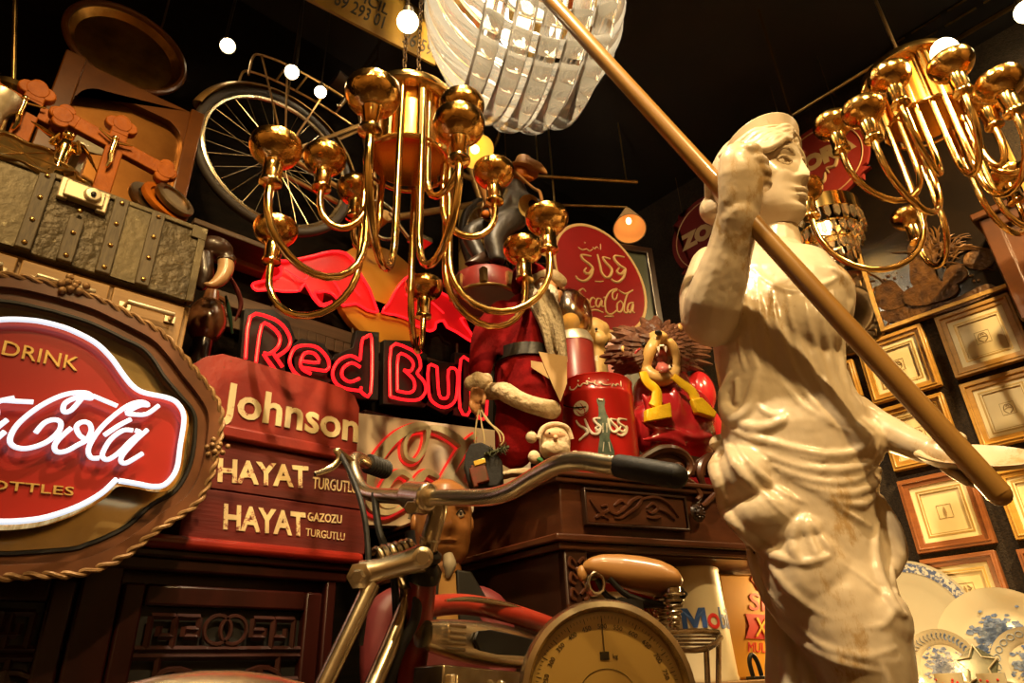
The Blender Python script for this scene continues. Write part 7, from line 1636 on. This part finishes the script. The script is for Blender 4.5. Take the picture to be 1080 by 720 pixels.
for s in (-1, 1):
    m = MB(); q = [(s*8, -50), (s*24, -52), (s*40, -78), (s*30, -92), (s*35, -98), (s*20, -150), (s*14, -150)]; m.prism([(a_*kb, b_*kb) for a_, b_ in q], 20*kb, 27*kb, FBu); m.build('lapel', black, bu, bev=.004)
m = MB()
for y_ in (-88, -104, -120): m.ball(B_(-3, y_, 29), 2.0*kb, u=10, v=8)
m.build('buttons', black, bu)
m = MB(); m.box((0, .16, 0), (.24, .32, .22), frame(V((hb0.x, hb0.y, 0)), rb1, Z)); o = m.build('wooden_stand', walnutd, None, bev=.006); tag(o, 'dark wooden stand under the painted old man figure', 'stand')
# ------------------------------------------------------------------ things heaped above the trunk
pinew = mat('orange_carved_wood', (.40, .105, .004), .55, spec=.25, col2=(.26, .06, .002), nscale=14, bump=.2)
darkgl = mat('amber_dark_mirror', (.36, .15, .03), .32, .8, col2=(.20, .07, .012), nscale=4)
framew = mat('varnished_brown_frame', (.17, .055, .006), .3, col2=(.09, .026, .003), nscale=5, coat=.5)
topz = tz1+.004
yh = 1.92
FH = frame(V((0, yh, 0)), X, Z)
def xz(a, b, y=yh): p = onY(a, b, y); return (p.x, p.z)
t = thing('framed_mirror', 'brown wooden mirror frame with rounded inner corners standing on the trunk', 'mirror', onY(130, 220, yh))
a, b, c = xz(46, 66), xz(215, 110), xz(206, 240)
xl_, xr_2 = xz(52, 100)[0], xz(213, 130)[0]; zt2 = (xz(60, 72)[1]+xz(205, 108)[1])/2; zb2_ = topz
m = MB(); w_ = .055
for x0, x1 in ((xl_, xl_+w_), (xr_2-w_*.8, xr_2)): m.prism([(x0, zb2_), (x1, zb2_), (x1, zt2+.012), (x0, zt2+.012)], .02, -.03, FH)
m.build('stile', framew, t, bev=.004)
m = MB(); arc = [(xl_+w_, zt2), (xr_2-w_*.8, zt2), (xr_2-w_*.8, zt2-.16)]+[(xr_2-w_*.8-.07+.07*math.cos(R(a_)), zt2-.16+.09*math.sin(R(a_))) for a_ in range(0, 91, 15)]+[(xl_+w_+.07+.07*math.cos(R(a_)), zt2-.16+.09*math.sin(R(a_))) for a_ in range(90, 181, 15)]
m.prism(arc, .012, -.02, FH); m.build('top_rail', framew, t, bev=.003)
m = MB(); m.prism([(xl_+w_*.5, zb2_), (xr_2-w_*.4, zb2_), (xr_2-w_*.4, zt2-.03), (xl_+w_*.5, zt2-.03)], -.018, -.026, FH); m.build('mirror_glass', darkgl, t, smooth=False)
# oval tray
p = onY(133, 54, YW-.10); Ft = frame(p, X, Z) @ Matrix.Rotation(R(-2), 4, 'Z')
rx = (onY(196, 78, YW-.10)-onY(70, 34, YW-.10)).length/2; rz_ = (onY(140, 98, YW-.10)-onY(126, 12, YW-.10)).length/2
t = thing('oval_tray', 'large oval amber metal tray hung above the brown mirror frame', 'tray', p-Z*rz_)
m = MB(); m.lathe([(0, -.01), (.82, -.01), (.90, .004), (.97, .016), (1.0, .018), (1.0, .006), (.9, -.012), (0, -.02)], Ft @ Matrix.Diagonal((rx, rz_, 1, 1)), 56); m.build('tray', mat('amber_brass_tray', (.38, .18, .035), .38, 1, col2=(.10, .045, .010), nscale=5, bump=.5, bscale=14), t)
m = MB(); m.tube([Ft @ V((rx*.99*math.cos(R(a_)), rz_*.99*math.sin(R(a_)), .016)) for a_ in range(0, 360, 6)], .011, 8, closed=True); m.build('rim', framew, t)
for s in (-1,):
    m = MB(); m.tube(cr([Ft @ V((rx*.35, rz_*.9, -.005)), Ft @ V((rx*.4, rz_*1.3, .0)), V(((Ft @ V((rx*.4, 0, 0))).x, YW-.06, ZC-.002))], 4), .004, 6); m.build('hanging_cord', chainm, t)
# brass rod lamp at the far left
p = onY(14, 92, 1.84); t = thing('brass_stand', 'thin brass rod on a flared brass base at the top left corner', 'stand', V((p.x, p.y, topz)))
m = MB(); m.tube([p, onY(17, -40, 1.84)], .006, 10); m.build('rod', brass, t)
m = MB(); m.lathe([(0, 0), (.05, 0), (.05, .012), (.03, .02), (.012, p.z-topz-.05), (.052, p.z-topz-.03), (.046, p.z-topz-.008), (.012, p.z-topz), (0, p.z-topz+.01)], T(V((p.x, p.y, topz))), 24); m.build('base', brass, t)
p = onY(2, 106, 1.72); t = thing('silver_jar', 'pale silver bowl shape at the left edge below the brass rod', 'bowl', V((p.x, p.y, topz)))
m = MB(); m.lathe([(0, 0), (.022, 0), (.018, .02), (.018, p.z-topz-.05), (.04, p.z-topz-.02), (.042, p.z-topz+.01), (.038, p.z-topz+.012), (0, p.z-topz-.02)], T(V((p.x, p.y, topz))), 24); m.build('jar', nickel, t)
def trefoil(m, c, d, s, up):
    for a_ in (-70, 0, 70):
        v = Matrix.Rotation(R(a_), 3, Y) @ d; m.lathe([(0, -.012), (s*.75, -.012), (s*.8, 0), (s*.75, .012), (0, .012)], axis(c+v*s*.8, -Y), 14)
    m.lathe([(0, -.013), (s*.95, -.013), (s*.95, .013), (0, .013)], axis(c+d*s*.4, -Y), 16); m.box((0, 0, 0), (s*1.6, s*1.6, .024), frame(c-d*s*.2, X, Z) @ Matrix.Rotation(math.atan2(d.z, d.x), 4, 'Z'))
def crucifix(label, A, B, Cc, D, y, w):
    """beam from A to B, upright from Cc (top) to D (foot)"""
    pa, pb, pc2, pd = (onY(*q, y) for q in (A, B, Cc, D)); t = thing('crucifix', label, 'crucifix', V((pd.x, pd.y, min(pd.z, topz))), 'wooden crucifixes on the trunk')
    if pd.z > topz: pd = V((pd.x, pd.y, topz))
    def plank(m, p, q): 
        d = (q-p); m.box((d.length/2, 0, 0), (d.length, w, .022), frame(p, d, Z if abs(d.normalized().z) < .8 else -X))
    m = MB(); plank(m, pa, pb); plank(m, pc2+Y*.0, pd)
    for p, d in ((pa, (pa-pb).normalized()), (pb, (pb-pa).normalized()), (pc2, (pc2-pd).normalized())): trefoil(m, p, d, w*.62, Z)
    m.build('cross', pinew, t, bev=.003)
    X_ = lerp(pa, pb, ((A[0]-A[0]) or .5)); mid = onY((A[0]+B[0])/2-2, (A[1]+B[1])/2+2, y)-Y*.022; dv = (pb-pa).normalized(); dn = (pd-pc2).normalized(); s = w*.95
    m = MB(); m.ball(mid-dn*s*.35, s*.22); m.tube([mid-dn*s*.1, mid+dn*s*.7, mid+dn*s*1.0], [s*.22, s*.18, s*.2], 10); m.tube([mid+dn*s*1.0, mid+dn*s*1.5+dv*s*.1, mid+dn*s*2.1], [s*.18, s*.15, s*.08], 8)
    for sg_ in (-1, 1): m.tube([mid-dn*s*.05, mid+dv*sg_*s*.55-dn*s*.25, mid+dv*sg_*s*1.05-dn*s*.45], [s*.12, s*.09, s*.06], 8)
    m.build('brass_corpus', gold, t)
crucifix('carved orange wooden crucifix leaning right of the winged brass figure', (70, 126), (170, 180), (127, 136), (107, 198), 1.70, .042)
crucifix('carved orange wooden crucifix at the left edge of the trunk heap', (-12, 92), (62, 132), (38, 100), (16, 152), 1.74, .045)
# winged brass figure and brass plates
p = onY(65, 165, 1.66); t = thing('winged_figure', 'small winged brass figure standing among the crucifixes', 'figurine', V((p.x, p.y, topz)))
hh = onY(66, 134, 1.66).z-topz
m = MB(); m.lathe([(0, 0), (.035, 0), (.03, .012), (.012, .02), (.014, hh*.4), (.02, hh*.62), (.016, hh*.74), (.008, hh*.8), (0, hh*.8)], T(V((p.x, p.y, topz))), 16); m.ball(V((p.x, p.y, topz+hh*.88)), .014)
for s in (-1, 1):
    m.tube(cr([V((p.x, p.y, topz+hh*.7)), V((p.x+s*.035, p.y, topz+hh*.78)), V((p.x+s*.08, p.y+.005, topz+hh*(.9 if s < 0 else .45)))], 4), [.012, .012, .002], 8, flat=.4)
    m.tube(cr([V((p.x+s*.012, p.y, topz+hh*.66)), V((p.x+s*.03, p.y-.02, topz+hh*.55)), V((p.x+s*.02, p.y-.03, topz+hh*.72))], 4), [.006, .005, .004], 6)
m.build('figure', gold, t)
for i, (px_, py_, rr, lab) in enumerate(((30, 150, .07, 'tarnished brass leaf tray leaning at the left on the trunk edge'), (62, 174, .05, 'small tarnished brass leaf tray at the foot of the winged figure'), (5, 142, .05, 'tarnished brass leaf tray touching the left edge of the photo'))):
    p = onY(px_, py_, 1.65+.02*i); t = thing('leaf_tray', lab, 'tray', V((p.x, p.y, topz)))
    c_ = V((p.x, p.y, topz+rr*.45)); Fz = frame(c_, X, (Z*.90+Y*.42)); q = [(rr*(1+.16*math.cos(6*R(a_)))*math.cos(R(a_))*1.3, rr*(1+.16*math.cos(6*R(a_)))*.8*math.sin(R(a_))) for a_ in range(0, 360, 6)]
    m = MB(); m.prism(q, -.004, .004, Fz); m.ring(q, [(a_*.86, b_*.86) for a_, b_ in q], .012, .0, Fz); m.build('tray', brass, t, bev=.002)
    m = MB()
    for k_ in range(6): m.tube([Fz @ V((0, 0, .005)), Fz @ V((rr*1.1*math.cos(k_*1.05), rr*.65*math.sin(k_*1.05), .005))], .002, 5)
    m.build('vein', brass, t)
# stack of round weights, silver dish, small carved offcuts
p = onY(176, 208, 1.70); t = thing('disc_stack', 'stacked round brown discs leaning at the right end of the trunk', 'discs', V((p.x, p.y, topz)))
dd = (-Y*.8+X*.28+Z*.42).normalized(); ax0 = V((p.x, p.y, topz+.085))
for i, (r_, o_, mt_) in enumerate(((.078, -.02, bronze), (.068, .0, pinew), (.056, .018, bronze))):
    m = MB(); m.lathe([(0, -.007), (r_, -.007), (r_*1.02, 0), (r_, .007), (r_*.75, .009), (r_*.7, .003), (0, .003)], axis(ax0+dd*o_+V((-.012*(1-i), 0, 0)), dd), 28); m.build('lid', mt_, t)
p = onY(88, 152, 1.80); t = thing('silver_dish', 'pale silver dish behind the crucifix arm', 'dish', V((p.x, p.y, topz)))
m = MB(); m.lathe([(0, -.004), (.05, -.002), (.07, .01), (.072, .014), (.05, .004), (0, .002)], axis(V((p.x, p.y, max(p.z, topz+.05))), (-Y*.8+Z*.5)) , 28); m.tube([V((p.x, p.y+.01, max(p.z, topz+.05))), V((p.x, p.y+.03, topz))], .02, 8); m.build('dish', nickel, t)
p = onY(150, 200, 1.76); t = thing('carved_fragment', 'dark carved wooden ornament lying behind the crucifix foot', 'ornament', V((p.x, p.y, topz)))
m = MB(); random.seed(4)
for k_ in range(14): m.ball(V((p.x+random.uniform(-.10, .09), p.y+random.uniform(-.02, .03), topz+.02+random.uniform(0, .03))), (random.uniform(.014, .028), .018, random.uniform(.012, .02)), u=9, v=6)
blob(m, .005, it=1, name='carving', mt=bronze, parent=t)
# hanging leather things right of the trunk
leath = mat('dark_brown_leather', (.045, .020, .010), .35, col2=(.02, .009, .005), nscale=8, coat=.3); bone = mat('pale_horn', (.56, .36, .18), .35, col2=(.34, .17, .07), nscale=6, coat=.3); satin = mat('brown_glazed_pottery', (.20, .085, .035), .18, col2=(.10, .035, .014), nscale=7, coat=.6); wick = mat('brown_wicker', (.16, .07, .03), .6, col2=(.06, .025, .01), nscale=30, bump=.9, bscale=60)
p = onY(227, 265, 1.80); k = pxs(p); t = thing('leather_cap', 'dark brown leather cap hanging right of the trunk end', 'cap', onY(227, 285, 1.80))
m = MB(); m.ball(onY(228, 262, 1.80), (18*k, 14*k, 13*k)); m.tube(cr([onY(213, 268, 1.79), onY(216, 290, 1.78), onY(210, 305, 1.78)], 4), [11*k, 9*k, 4*k], 10); m.ball(onY(240, 274, 1.79), (9*k, 9*k, 9*k)); blob(m, .005, it=3, name='cap', mt=leath, parent=t)
t = thing('hanging_horn', 'pale curved horn with dark tip hanging under the leather cap', 'horn', onY(228, 305, 1.75))
m = MB(); m.tube(cr([onY(238, 274, 1.74), onY(238, 284, 1.74), onY(233, 294, 1.74), onY(224, 300, 1.74), onY(215, 299, 1.74)], 5), [8*k, 8*k, 7*k, 4.5*k, 1*k], 12); m.build('horn', bone, t)
m = MB(); m.torus(axis(onY(238, 275, 1.74), Z), 7.5*k, 1.5*k, 16, 6); m.build('mouth_ring', leath, t)
for px_, rr, sc_2, mt_, nm, lab in ((218, 20, 1.35, satin, 'glazed_jug', 'brown glazed jug shape below the horn, beside the drawer unit'), (241, 14, 1.0, wick, 'wicker_ball', 'small brown wicker ball just above the engine cowl')):
    y_ = 1.99 if nm == 'glazed_jug' else 1.84; py_ = 338 if nm == 'glazed_jug' else 368
    c_ = onY(px_, py_, y_); kk = pxs(c_); t = thing(nm, lab, 'jug' if nm == 'glazed_jug' else 'ball', c_-Z*rr*sc_2*kk)
    if nm == 'wicker_ball': c_.z = onY(241, 373, ykc).z+rr*kk+.003
    m = MB(); m.ball(c_, (rr*kk, rr*kk, rr*sc_2*kk))
    if nm == 'glazed_jug': m.tube([c_+Z*rr*kk*1.1, c_+Z*rr*kk*1.8], [9*kk, 7*kk], 14); m.tube(cr([c_+Z*rr*kk*1.6, c_+X*16*kk+Z*rr*kk*1.4, c_+X*19*kk+Z*rr*kk*.6], 4), 3*kk, 8)
    m.build('body', mt_, t)
    zb_ = zc0+.0
    b_ = c_-Z*rr*sc_2*kk
    if nm == 'glazed_jug': MB().tube([b_+Z*.01, V((b_.x, b_.y, dz0))], rr*.5*kk, 12).build('foot', leath, t)
redc = mat('dull_red_cloth', (.13, .02, .016), .8); greenc = mat('dark_green_cloth', (.015, .05, .025), .6)
t = thing('hanging_ribbons', 'dull red and green ribbons hanging beside the horn', 'ribbons', onY(246, 350, 1.80))
m = MB(); m.tube(cr([onY(240, 288, 1.80), onY(250, 306, 1.79), onY(254, 322, 1.80), onY(248, 338, 1.81)], 5), [3*k, 6*k, 6*k, 2*k], 8, flat=.4); m.build('red_ribbon', redc, t)
m = MB(); m.tube(cr([onY(238, 312, 1.79), onY(242, 330, 1.79), onY(245, 352, 1.80)], 5), [2*k, 4.5*k, 2*k], 8, flat=.4); m.build('green_ribbon', greenc, t)
# ------------------------------------------------------------------ bicycle hung on the left wall
bikem = mat('old_gold_bicycle_paint', (.50, .29, .09), .35, .5, col2=(.30, .16, .05), nscale=10); tyr = mat('dusty_tyre', (.035, .025, .018), .6)
yb_ = 1.93
t = thing('bicycle', 'old gold-brown bicycle hanging high on the left wall above the neon bulls', 'bicycle', onY(420, 250, yb_))
c1 = onY(293, 170, yb_); R1 = ((onY(246, 92, yb_)-c1).length+(onY(360, 232, yb_)-c1).length+(onY(308, 250, yb_)-c1).length)/3
c2 = onY(538, 268, yb_); 
for c_ in (c1, c2): wheel(t, c_, X, R1, .017, spokes=32, tirem=tyr, rimm=oldchrome, hubw=.06)
Fq1 = Matrix(((1, 0, 0, c1.x), (0, 0, -1, c1.y), (0, 1, 0, c1.z), (0, 0, 0, 1)))
fender(t, Fq1, R1+.022, .026, R(20), R(165), bikem)
sh_ = onY(383, 133, yb_); bbk = onY(402, 232, yb_); hd_t = onY(500, 190, yb_); hd_b = onY(508, 214, yb_)
m = MB()
for s in (-1, 1): m.tube([c1+Y*.05*s, bbk+Y*.03*s], .009, 8); m.tube([c1+Y*.05*s, sh_+Y*.025*s], .008, 8)
m.build('rear_stay', bikem, t)
m = MB(); m.tube([sh_-(bbk-sh_)*.25, bbk], .014, 12); m.tube([bbk, hd_b], .015, 12); m.tube([sh_, hd_t], .013, 12); m.tube([hd_t-(hd_b-hd_t)*.6, hd_b+(hd_b-hd_t)*.3], .017, 12); m.lathe([(0, -.04), (.024, -.04), (.024, .04), (0, .04)], axis(bbk, Y), 16); m.build('frame', bikem, t)
m = MB()
for s in (-1, 1): m.tube(cr([hd_b+Y*.03*s, lerp(hd_b, c2, .5)+Y*.05*s-X*.01, c2+Y*.05*s], 4), .009, 8)
m.build('fork', bikem, t)
m = MB(); m.torus(axis(bbk, Y), .085, .008, 32, 6); m.tube([bbk-Y*.06, bbk-Y*.06+V((.12, 0, -.10))], .008, 8); m.tube([bbk+Y*.06, bbk+Y*.06-V((.12, 0, -.10))], .008, 8); m.box((bbk.x+.12, bbk.y-.1, bbk.z-.10), (.08, .06, .02)); m.build('crank', oldchrome, t)
m = MB(); rkp = [(256, 88), (261, 69), (270, 67), (297, 77), (340, 100), (380, 126)]
for s in (-1, 1): m.tube(cr([onY(a, b, yb_)+Y*.05*s for a, b in rkp], 4), .0045, 8)
for a, b in ((297, 77), (318, 88), (340, 100), (360, 112)): m.tube([onY(a, b, yb_)-Y*.05, onY(a, b, yb_)+Y*.05], .004, 6)
for a, b in ((270, 67), (297, 77), (340, 100)): m.tube([onY(a, b, yb_)-Y*.05, c1-Y*.055], .004, 6)
m.build('luggage_rack', bikem, t)
sdp = sh_-(bbk-sh_)*.3
m = MB(); m.tube(cr([sdp+V((-.12, 0, .03)), sdp+V((-.04, 0, .02)), sdp+V((.08, 0, .015)), sdp+V((.15, 0, .01))], 4), [.06, .055, .03, .018], 12, flat=.45, ref=Z); m.build('saddle', leath, t)
hb_ = hd_t-(hd_b-hd_t)*.6
m = MB(); m.tube(cr([hb_+V((-.14, -.26, .02)), hb_+V((-.02, -.24, .05)), hb_+V((.05, -.1, .05)), hb_+V((.05, .0, .05)), hb_+V((.05, .1, .05)), hb_+V((.0, .13, .05)), hb_+V((-.10, .13, .02))], 5), .010, 10); m.build('handlebar', oldchrome, t)
m = MB()
for c_ in (c1, c2): m.tube([c_+Z*(R1-.03), V((c_.x, c_.y, ZC-.002))], .003, 6)
m.build('hanging_wire', chainm, t)
# rods crossing above
for (a, b, yy, lab) in (((358, 112), (405, 38), 1.76, 'thin metal rod rising above the bicycle, right of the small bulb'), ((383, 82), (398, 62), 1.74, 'short metal rod beside the chandelier top cup')):
    p, q = onY(*a, yy), onY(*b, yy); m = MB(); m.tube([p, q], .006, 8); m.tube([q, V((q.x, q.y, ZC-.001))], .003, 6); m.ball(p, .009); o = m.build('metal_rod', oldchrome, None); tag(o, lab, 'rod')
p, q = H(556, 185, 2.55), H(672, 192, 2.75); m = MB(); m.tube([p, q], .010, 10)
for f in (.1, .9): r_ = lerp(p, q, f); m.tube([r_, V((r_.x, r_.y, ZC-.001))], .004, 6)
o = m.build('ceiling_rod', brass, None); tag(o, 'thin brass rod hanging level above the cone shaped lamp', 'rod')
# ------------------------------------------------------------------ puppet on a drum
drumr = mat('dark_red_drum', (.20, .018, .013), .4, col2=(.13, .012, .009), nscale=6, coat=.3); cloth = mat('black_trouser_cloth', (.016, .013, .011), .45, col2=(.028, .02, .014), nscale=12, bump=.2); tanh = mat('tan_felt', (.42, .20, .05), .6, col2=(.3, .13, .03), nscale=12); canv = mat('ochre_canvas', (.55, .36, .10), .6, col2=(.45, .28, .07), nscale=7)
pd0 = P(513, 306, 2.28); nd = CAM-pd0; nd.z = 0; nd.normalize(); kd = depth(pd0)/FPX
def onU(a, b, o=0): return onPl(a, b, pd0+nd*o, nd)
t = thing('round_drum', 'dark red round drum lying under the seated puppet', 'drum', pd0-Z*.05)
m = MB(); m.lathe([(0, -.045), (34*kd, -.045), (35*kd, -.04), (35*kd, .03), (34*kd, .035), (0, .035)], T(pd0), 40); m.build('drum', drumr, t)
m = MB(); m.torus(T(pd0-Z*.042), 34*kd, .006, 40, 8)
for k_ in range(8): a_ = k_*PI/4; m.box((pd0.x+35*kd*math.cos(a_), pd0.y+35*kd*math.sin(a_), pd0.z-.01), (.02, .02, .05))
m.build('brass_trim', brass, t)
m = MB(); m.tube([pd0+Z*.02-nd*.10, V((pd0.x-nd.x*.10, pd0.y-nd.y*.10, ZC-.001))], .004, 6); m.build('hanging_rod', chainm, t)
pu = thing('puppet', 'seated puppet in black suit with tan hat, riding above the red drum', 'puppet', pd0+Z*.036)
def lim(m, pts, seg=12):
    P3 = [onU(a, b, o) for a, b, o, r in pts]; rr = [r*kd for *_, r in pts]; q = cr(P3, 4); m.tube(q, [interp([(i*4, x) for i, x in enumerate(rr)], j) for j in range(len(q))], seg); m.ball(P3[0], rr[0]*.98, u=12, v=8); m.ball(P3[-1], rr[-1]*.98, u=12, v=8)
m = MB(); lim(m, [(540, 230, 0, 14), (515, 238, .03, 12), (497, 246, .05, 10.5), (500, 258, .05, 9), (506, 270, .06, 7.5)]); lim(m, [(543, 230, .04, 14), (529, 240, .08, 12.5), (521, 252, .10, 10.5), (523, 266, .10, 9), (526, 281, .10, 7.5)])
lim(m, [(543, 230, .02, 15), (545, 215, .02, 15), (543, 200, .02, 13)]); lim(m, [(540, 205, .03, 9), (528, 222, .07, 8), (515, 225, .10, 7)]); lim(m, [(548, 206, .03, 9), (560, 214, .07, 8), (571, 217, .10, 6.5)])
m.above(pd0.z+.046); blob(m, .006, it=3, name='suit', mt=cloth, parent=pu)
for pts in ([(512, 270, .06, 6), (504, 275, .08, 6.5), (494, 280, .09, 5)], [(528, 286, .10, 6), (522, 289, .115, 6), (515, 291, .12, 5)]):
    m = MB(); lim(m, pts); m.above(pd0.z+.046); blob(m, .004, it=2, name='shoe', mt=leath, parent=pu)
m = MB(); m.lathe([(6*kd, 0), (12*kd, 10*kd), (13*kd, 12*kd), (5*kd, 3*kd)], axis(onU(563, 215, .09), onU(552, 220, .13)-onU(566, 213, .07)), 18); m.build('ruffled_cuff', canv, pu); m = MB(); m.lathe([(5*kd, 0), (9*kd, 7*kd), (5*kd, 3*kd)], axis(onU(519, 224, .1), onU(512, 226, .12)-onU(521, 224, .1)), 16); m.build('ruffled_cuff', canv, pu)
m = MB(); m.ball(onU(548, 184, .03), (11*kd, 11*kd, 13*kd)); m.tube([onU(553, 186, .06), onU(562, 188, .09)], [3*kd, 1.5*kd], 8); m.ball(onU(571, 218, .12), 4.5*kd); m.ball(onU(512, 226, .12), 4.5*kd); m.build('head_and_hands', pinew, pu)
m = MB(); m.lathe([(0, 20*kd), (9*kd, 14*kd), (12*kd, 0), (19*kd, -3*kd), (19*kd, -5*kd), (0, -4*kd)], axis(onU(551, 178, .03), Z+rT*.2), 24); m.tube(cr([onU(556, 172, .04), onU(567, 176, .06), onU(577, 183, .07)], 4), [8*kd, 6*kd, 1*kd], 10); m.build('hat', tanh, pu)
m = MB(); m.tube([onU(506, 192, .08), onU(516, 215, .12)], 3.6*kd, 10); m.tube([onU(516, 215, .12), onU(522, 232, .13)], 2.4*kd, 8); m.tube(cr([onU(572, 214, .12), onU(569, 202, .1), onU(562, 198, .08), onU(540, 178, .06)], 3), 1.8*kd, 6); m.build('stick', tanh, pu)
p = onY(492, 250, 2.06); t = thing('spoked_disc', 'ochre canvas disc with thin spokes behind the puppet legs', 'disc', p-Z*.15); kk = pxs(p); Fv = frame(p, rgt if False else rT, Z)
m = MB(); m.lathe([(0, 0), (42*kk, 0), (42*kk, -.02), (0, -.02)], Fv, 36); m.build('disc', canv, t)
m = MB(); m.torus(Fv, 43*kk, .009, 40, 8)
for k_ in range(9): m.tube([Fv @ V((0, 0, .004)), Fv @ V((42*kk*math.cos(k_*.7), 42*kk*math.sin(k_*.7), .004))], .0018, 5)
m.tube([Fv @ V((0, 0, -.01)), V((p.x, YW-.001, p.z))], .008, 6); m.build('rim', tyr, t)
# ------------------------------------------------------------------ yellow lettered board under the ceiling
ybm = mat('yellow_board_paint', (.30, .16, .012), .6, col2=(.20, .10, .008), nscale=7, wear=((.08, .04, .01), 18, .66)); blk2 = mat('black_sign_letters', (.012, .008, .004), .6)
yq = 1.55
a, b, c = onY(327, 0, yq), onY(396, 34, yq), onY(472, 75, yq)
t = thing('lettered_board', 'yellow board with black lettering hung from the ceiling at the top', 'sign', onY(400, 30, yq))
rt2_ = (c-a).normalized(); up2 = (Z+Y*-.0); Fy = frame(a, rt2_, up2); Ly = (c-a).length
m = MB(); m.prism([(-.25, 0), (Ly*.9, 0), (Ly*.9, .27), (-.25, .27)], 0, -.01, Fy); m.build('board', ybm, t)
pY = lambda px_, py_: onPl(px_, py_, a, Fy.col[2].to_3d())
m = MB(); fit_text(m, '0 69 293 01', (340, -2), (403, 30), (345, -14), pY, .001, .004, lift=.001); fit_text(m, 'SIVICIL', (362, -8), (408, 16), (366, -18), pY, .001, .004, lift=.001); fit_text(m, 'E CIV', (380, -18), (414, 0), (384, -28), pY, .001, .004, lift=.001); fit_text(m, '26 593', (424, 44), (460, 62), (428, 32), pY, .001, .004, lift=.001); m.build('lettering', blk2, t, smooth=False)
m = MB()
for x_ in (0, Ly*.9): q = Fy @ V((x_, .26, -.005)); m.tube([q, V((q.x, q.y, ZC-.001))], .003, 6)
m.build('hanging_wire', chainm, t)
# ------------------------------------------------------------------ light
w = bpy.data.worlds.new('world'); bpy.context.scene.world = w; w.use_nodes = True
w.node_tree.nodes['Background'].inputs[0].default_value = (.03, .018, .008, 1); w.node_tree.nodes['Background'].inputs[1].default_value = .3
WC = (1, .67, .29)
def spot(loc, tgt, pw, ang=60, size=.05, col=WC, bl=.7): return lamp('ceiling_and_fill_spot', 'SPOT', loc, pw, col, size, tgt, ang, bl)
spot((-.9, -.7, 3.2), (.45, 1.65, 1.15), 190, 46)
spot((.3, -1.0, 3.2), (1.55, 1.2, 1.4), 300, 62)
spot((.40, .40, 3.28), (1.38, .58, 1.0), 330, 84, .035, (1, .76, .46), .5)
spot((1.85, -1.0, 3.2), (2.95, .15, 1.5), 700, 84); spot((.75, -.45, 3.2), (2.95, -.15, 1.7), 420, 46)
spot((-1.4, -.8, 3.2), (-2.4, -2.4, 1.4), 170, 110); spot((1.4, -1.6, 3.2), (1.6, -2.6, 1.5), 140, 110); spot((-1.2, .9, 3.2), (-2.6, 1.0, 1.4), 120, 110)  # added fill: lights the walls behind the camera for bounce and reflections
spot((-.2, .1, 3.2), (.75, 2.0, 1.75), 110, 44)
lamp('niche_lamp', 'POINT', C0+fdir*.95-nfr*.10+Z*(zl-.08), 12, (1, .62, .22), .03)
lamp('chandelier_glow', 'POINT', kc, 45, (1, .80, .52), .08)
spot((-.45, .25, 3.27), (.33, 1.78, 1.95), 85, 40)
vs = bpy.context.scene.view_settings; vs.view_transform = 'Standard'; vs.look = 'None'; vs.exposure = 0; vs.gamma = 1; vs.use_curve_mapping = False
cy = bpy.context.scene.cycles; cy.max_bounces = 10; cy.transmission_bounces = 10; cy.sample_clamp_indirect = 4; cy.caustics_reflective = False; cy.caustics_refractive = False
cy.use_denoising = True
